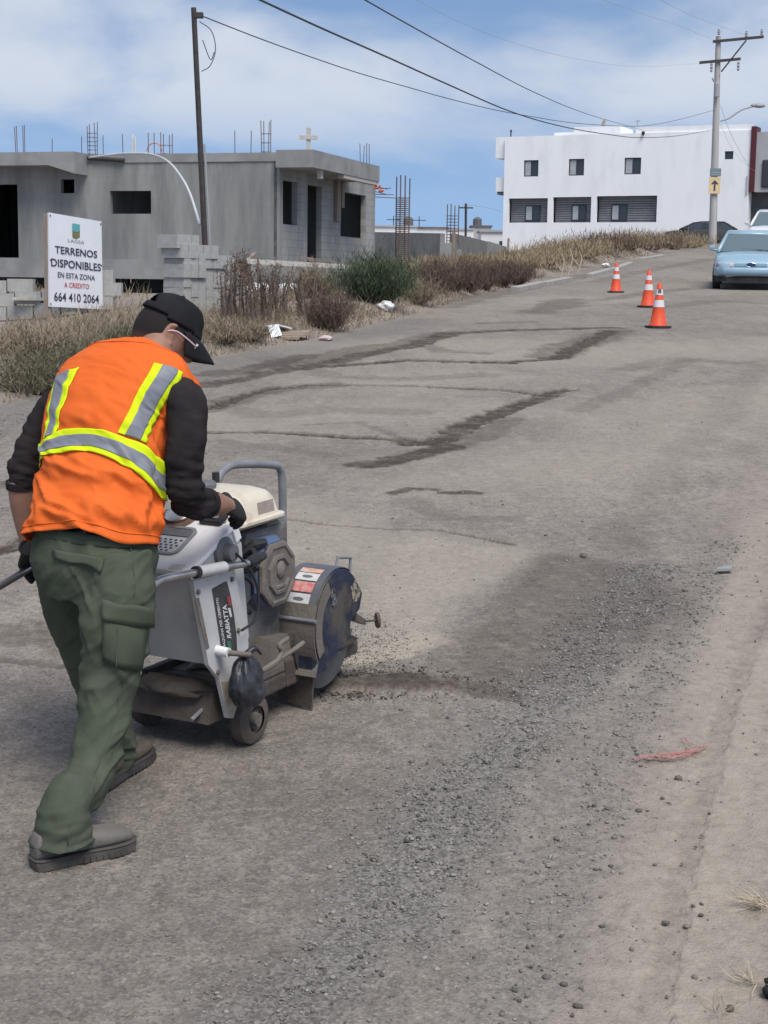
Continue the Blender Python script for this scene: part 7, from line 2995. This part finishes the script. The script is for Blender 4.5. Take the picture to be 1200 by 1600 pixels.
# ---- trousers
hg, tg = G(52, 1360), G(209, 1322)
for q in (hg, tg):
    q[2] = H1(q[0], q[1]) + .004
h2_ = G(152, 1240)
h2_ = np.array([h2_[0], h2_[1], H1(h2_[0], h2_[1]) + .012])
t2_ = np.array([-.755, 4.775, H1(-.755, 4.775) + .004])
ankR = hg + (tg - hg) * .285 + Zu * .048
ankL = h2_ + (t2_ - h2_) * .25 + Zu * .085
tm = MB()
path_loft(tm, [(150, 818, 4.42), (148, 842, 4.42), (148, 880, 4.415), (150, 925, 4.42)], [.172, .186, .190, .150], [.138, .152, .165, .150], k=40, power=2.3)
RLEG = [(182, 868, 4.33), (188, 925, 4.30), (180, 975, 4.285), (176, 1040, 4.27), (167, 1100, 4.25), (154, 1165, 4.19), (138, 1222, 4.10), tuple(ankR + Zu * .11 + mF_ * .02) + (0,), tuple(ankR) + (0,)]
RRAD = [.103, .108, .104, .092, .083, .076, .069, .074, .088]
path_loft(tm, RLEG, RRAD, k=36)
LLEG = [(112, 870, 4.50), (112, 925, 4.53), (130, 985, 4.58), (152, 1045, 4.62), (166, 1105, 4.62), (172, 1160, 4.60), tuple(ankL) + (0,)]
path_loft(tm, LLEG, [.105, .104, .096, .089, .083, .080, .082], k=36)
me = remesh(tm, .0058, 8)
v, n = verts_of(me), normals_of(me)


def wr(p, sx_, sy_, sz_, seed, diag=0.0):
    a = fbm(p[:, 0] * sx_ + p[:, 2] * diag * .4, p[:, 1] * sy_, p[:, 2] * sz_ - p[:, 0] * diag, seed=seed, octv=2)
    return np.clip(1 - np.abs(a - .5) * 6, 0, 1) - .4                      # sharp ridges


zk = P(167, 1100, 4.25)
kn = np.exp(-((v - zk) ** 2).sum(1) / .05)
hm_ = np.exp(-((v - P(100, 1310, 3.98)) ** 2).sum(1) / .025)
hm2 = np.exp(-((v - P(178, 1180, 4.55)) ** 2).sum(1) / .02)
cro = np.exp(-((v - P(150, 920, 4.36)) ** 2).sum(1) / .02)
thi = np.exp(-((v - P(190, 990, 4.25)) ** 2).sum(1) / .04)
w = .010 * wr(v, 4, 4, 13, 41, 12) * (.35 + 1.3 * kn) + .013 * wr(v, 4, 4, 26, 42, 4) * (hm_ + hm2) + .008 * wr(v, 5, 5, 9, 43, 10) * (.25 + 1.3 * cro) + .009 * wr(v, 4, 4, 7, 44, -12) * (1.2 * thi + .2) + .002 * wr(v, 11, 11, 24, 46, 18)
w += .003 * (fbm(v[:, 0] * 25, v[:, 1] * 25, v[:, 2] * 25, seed=45, octv=2) - .5)
v = v + n * (w - .004)[:, None]
set_verts(me, v @ Mi[:3, :3].T + Mi[:3, 3])
trous = link('trousers', me, M_trous, man, smooth=True)
TW = v.copy()
TN = n.copy()
tcc = (TW - C0) @ CMn
tpx = np.stack([600 + FPX * tcc[:, 0] / -tcc[:, 2], 800 - FPX * tcc[:, 1] / -tcc[:, 2], -tcc[:, 2]], 1)


def on_trousers(px, py):
    d = np.hypot(tpx[:, 0] - px, tpx[:, 1] - py)
    k = np.argsort(d)[:40]
    k = k[d[k] < d[k[0]] + 6]
    j = k[np.argmin(tpx[k, 2])]
    return TW[j], TN[j]


def patch_on(name, corners, off, nx=10, ny=8, puff=0.0, m=M_trous):
    """pocket cloth sewn on the trousers: a grid between four photo corners (tl, tr, br, bl)"""
    tl, tr, br__, bl_ = (np.array(c, float) for c in corners)
    rows_ = []
    for j in range(ny + 1):
        row = []
        for i in range(nx + 1):
            s_, t = i / nx, j / ny
            q = (tl * (1 - s_) + tr * s_) * (1 - t) + (bl_ * (1 - s_) + br__ * s_) * t
            a, nn2 = on_trousers(*q)
            row.append(a + nn2 * off)
        rows_.append(row)
    g = np.array(rows_)
    for _ in range(3):
        g[1:-1, 1:-1] = (g[1:-1, 1:-1] * 2 + g[:-2, 1:-1] + g[2:, 1:-1] + g[1:-1, :-2] + g[1:-1, 2:]) / 6
        g[0, 1:-1] = (g[0, 1:-1] * 2 + g[0, :-2] + g[0, 2:]) / 4
        g[-1, 1:-1] = (g[-1, 1:-1] * 2 + g[-1, :-2] + g[-1, 2:]) / 4
        g[1:-1, 0] = (g[1:-1, 0] * 2 + g[:-2, 0] + g[2:, 0]) / 4
        g[1:-1, -1] = (g[1:-1, -1] * 2 + g[:-2, -1] + g[2:, -1]) / 4
    if puff:
        ctr = g.mean((0, 1))
        out = C0 - ctr
        out /= np.linalg.norm(out)
        sxx = np.sin(np.linspace(.1, 3.04, nx + 1))[None, :] * np.sin(np.linspace(.1, 3.04, ny + 1))[:, None]
        g = g + out * (puff * sxx)[..., None]
    mb = MB()
    mb.loft(g, cap=False, closed=False)
    o = mb.build(name, m, trous, smooth=True, world=True)
    s_ = o.modifiers.new('t', 'SOLIDIFY')
    s_.thickness = .006
    s_.offset = 0
    return o


patch_on('cargo_pocket', [(162, 950), (233, 968), (222, 1050), (160, 1036)], .006, puff=.012)
patch_on('pocket_flap', [(160, 938), (236, 950), (235, 979), (160, 966)], .017, ny=4)
patch_on('back_pocket_flap', [(80, 858), (163, 868), (160, 890), (82, 874)], .006, ny=4)
mb = MB()                                              # belt line
path_loft(mb, [(150.5, 822, 4.42), (149.5, 838, 4.42)], [.178, .182], [.144, .150], k=48, sub=3, power=2.3)
mb.build('waistband', M_trous, trous, smooth=True, world=True)


def seam(name, pts, r=.0016, off=.0002, parent=None):
    q = spline(np.array(pts, float), 8)
    w_ = []
    for a_, b_ in q:
        p_, n_ = on_trousers(a_, b_)
        w_.append(p_ + n_ * off)
    w_ = np.array(w_)
    for _ in range(4):
        w_[1:-1] = (w_[:-2] + 2 * w_[1:-1] + w_[2:]) / 4
    mb = MB()
    mb.tube(w_, r, k=6)
    return mb.build(name, M_trous, parent or trous, smooth=True, world=True)


seam('side_seam', [(206, 848), (212, 880), (214, 930)])
seam('side_seam', [(196, 1052), (190, 1090), (176, 1140), (152, 1200), (120, 1270), (108, 1320)])
seam('back_seam', [(126, 850), (124, 880), (120, 905)])
seam('hem_seam', [(52, 1322), (80, 1334), (110, 1334), (140, 1318)])
seam('pocket_pleat', [(188, 982), (182, 1010), (180, 1042)], off=.019)
# belt loops
for a_, b_ in ((96, 826), (136, 830), (186, 838)):
    p_, n_ = on_trousers(a_, b_)
    mb = MB()
    mb.bbox(tuple(p_ + n_ * .004 + np.array([-.005, -.004, -.022])), tuple(p_ + n_ * .004 + np.array([.005, .004, .022])), .002)
    mb.build('belt_loop', M_trous, trous, world=True)

# ---- boots
def boot(heel, toe, W, m, label=None):
    a, b = np.array(heel, float), np.array(toe, float)
    L_ = np.linalg.norm(b - a)
    d = (b - a) / L_
    sd_ = np.cross(d, Zu)
    sd_ /= np.linalg.norm(sd_)
    up_ = np.cross(sd_, d)
    fr = frame(a, sd_, d, up_)
    st = [(0.0, .026, .072), (.03, .034, .098), (.10, .036, .110), (.20, .037, .108), (.33, .038, .098), (.45, .041, .090), (.58, .046, .080), (.72, .050, .074), (.84, .047, .070), (.93, .036, .058), (.985, .018, .042)]
    mb = MB()
    rings = []
    for t, w, h in st:
        row = []
        for k in range(20):
            th = 2 * math.pi * k / 20
            c, s_ = math.cos(th), math.sin(th)
            x = W * w / .05 * .05 * np.sign(c) * abs(c) ** .8
            z = .024 + (h - .024) * (.5 + .5 * np.sign(s_) * abs(s_) ** .8)
            row.append((x, t * L_, z))
        rings.append(fr(np.array(row)))
    mb.loft(np.array(rings))
    sh = []
    for z, y, w, l in ((.05, .085, .036, .052), (.09, .080, .037, .056), (.125, .078, .038, .057)):
        th = np.arange(20) * 2 * np.pi / 20
        sh.append(fr(np.stack([np.cos(th) * w * W, y * L_ / .3 + np.sin(th) * l, np.full(20, z)], 1)))
    mb.loft(np.array(sh))
    me = remesh(mb, .004, 6)
    v = verts_of(me)
    nn2 = normals_of(me)
    v = v + nn2 * (.003 * (fbm(v[:, 0] * 30, v[:, 1] * 30, v[:, 2] * 30, seed=6, octv=3) - .5))[:, None]
    set_verts(me, v @ Mi[:3, :3].T + Mi[:3, 3])
    bo = link('boot', me, m, man, smooth=True)
    mb = MB()
    out_ = [(t, w * 1.09) for t, w in ((-.012, .018), (.0, .028), (.05, .036), (.2, .037), (.38, .038), (.55, .044), (.72, .051), (.85, .049), (.94, .038), (.995, .020), (1.0, .006))]
    ol = [(w * W, t * L_) for t, w in out_] + [(-w * W, t * L_) for t, w in out_[::-1]]
    ol = np.array(ol)

    def lv(z, s_):
        c = np.array([0, L_ / 2])
        return fr(np.column_stack([(ol - c) * s_ + c, np.full(len(ol), z)]))
    mb.loft([lv(.002, .985), lv(.016, 1.0), lv(.026, 1.0), lv(.032, .97)])
    so_ = mb.build('sole', M_sole, bo, smooth=True, world=True, angle=40)
    mb = MB()                                          # welt and heel step, lugs
    for k in range(9):
        t = .45 + k * .06
        w = np.interp(t, [.45, .72, .85, .94], [.043, .053, .051, .04]) * W
        for s_ in (-1, 1):
            mb.box((s_ * w - .004, t * L_ - .006, .002), (s_ * w + .004, t * L_ + .006, .015), fr)
    mb.tube(np.vstack([lv(.030, 1.0), lv(.030, 1.0)[:1]]), .003, k=6, cap=False)
    mb.build('welt', M_sole, bo, world=True)
    mb = MB()
    for k in range(4):
        y = (.36 + k * .055) * L_
        z = .112 - k * .0075
        mb.tube([fr(np.array([[-.024, y, z - .004]]))[0], fr(np.array([[0, y + .01, z + .004]]))[0], fr(np.array([[.024, y, z - .004]]))[0]], .003, k=6, sub=3)
    mb.tube([fr(np.array([[0, .36 * L_, .118]]))[0], fr(np.array([[.03, .40 * L_, .116]]))[0], fr(np.array([[.034, .37 * L_, .106]]))[0], fr(np.array([[.005, .36 * L_, .114]]))[0]], .0028, k=6, sub=4)
    mb.build('laces', M_blk, bo, world=True)
    return bo


boot(hg, tg, 1.0, M_boot)
boot(h2_, t2_, 1.0, M_boot2)


# ---- gloved hands
def glove(wrist, knuck, side, curl, L_=1.0, thumb=1, name='glove'):
    """palm from wrist to knuckles; fingers bend step by step towards 'curl' (a direction), thumb leaves the palm's side"""
    w, k_ = np.array(wrist, float), np.array(knuck, float)
    d = k_ - w
    pl_ = np.linalg.norm(d)
    d /= pl_
    s_ = np.array(side, float)
    s_ -= d * np.dot(s_, d)
    s_ /= np.linalg.norm(s_)
    nrm_ = np.cross(d, s_)
    cu = np.array(curl, float)
    cu -= s_ * np.dot(cu, s_)
    cu /= np.linalg.norm(cu)
    mb = MB()
    rings = []
    for t, hw_, ht in ((-.45, .031, .026), (-.15, .030, .023), (.15, .034, .020), (.55, .043, .019), (.9, .046, .018), (1.08, .043, .014)):
        th = np.arange(18) * 2 * np.pi / 18
        rings.append(w + d * pl_ * t + np.cos(th)[:, None] * s_ * hw_ + np.sin(th)[:, None] * nrm_ * ht)
    mb.loft(np.array(rings))
    ang0 = math.atan2(np.dot(cu, np.cross(s_, d)), np.dot(cu, d))
    for i, (off, ln, b0) in enumerate(((-.033, .072, .50), (-.011, .080, .56), (.011, .076, .62), (.032, .060, .70))):
        p = k_ + s_ * off - d * .012
        pts = [p.copy()]
        seg = [ln * .46, ln * .32, ln * .26]
        tot = 0
        for j, sg in enumerate(seg):
            tot += b0 * (1.0 if j == 0 else 1.05)
            a = min(tot, 2.6)
            dd_ = d * math.cos(a) + cu_perp(d, cu) * math.sin(a)
            p = p + dd_ * sg
            pts.append(p.copy())
        mb.tube(pts, [.0115, .0110, .0100, .0085], k=10, sub=3)
    p0 = w + d * pl_ * .28 - s_ * .036 * thumb
    p1 = p0 - s_ * .022 * thumb + d * .030 + cu * .012
    p2 = p1 + d * .028 + cu * .020
    p3 = p2 + d * .014 + cu * .018 + s_ * .006 * thumb
    mb.tube([p0 + s_ * .012 * thumb, p0, p1, p2, p3], [.014, .0145, .0125, .0115, .009], k=10, sub=3)
    me = remesh(mb, .0032, 3)
    v = verts_of(me)
    set_verts(me, v @ Mi[:3, :3].T + Mi[:3, 3])
    o = link(name, me, M_glove, man, smooth=True)
    mb = MB()
    t0 = w - d * pl_ * .48
    th = np.linspace(0, 2 * np.pi, 25)
    mb.tube([t0 + math.cos(a) * s_ * .031 + math.sin(a) * nrm_ * .026 for a in th], .0045, k=6)
    mb.build('cuff_band', M_glove, o, smooth=True, world=True)
    return o


def cu_perp(d, cu):
    c = cu - d * np.dot(cu, d)
    return c / np.linalg.norm(c)


glove(P(350, 789, 4.66), P(374, 797, 4.725), side=np.array([.25, -.80, -.55]), curl=np.array([.22, .05, -.97]), thumb=1)
hl = m_o + m_r * -.232 + m_f * mR(44, 889, -.232)[1] + m_u * mR(44, 889, -.232)[2]
glove(hl + np.array([.015, -.035, .062]), hl + np.array([.005, .012, .026]), side=m_f * 1.0, curl=np.array([.2, .2, -1.0]), thumb=-1)
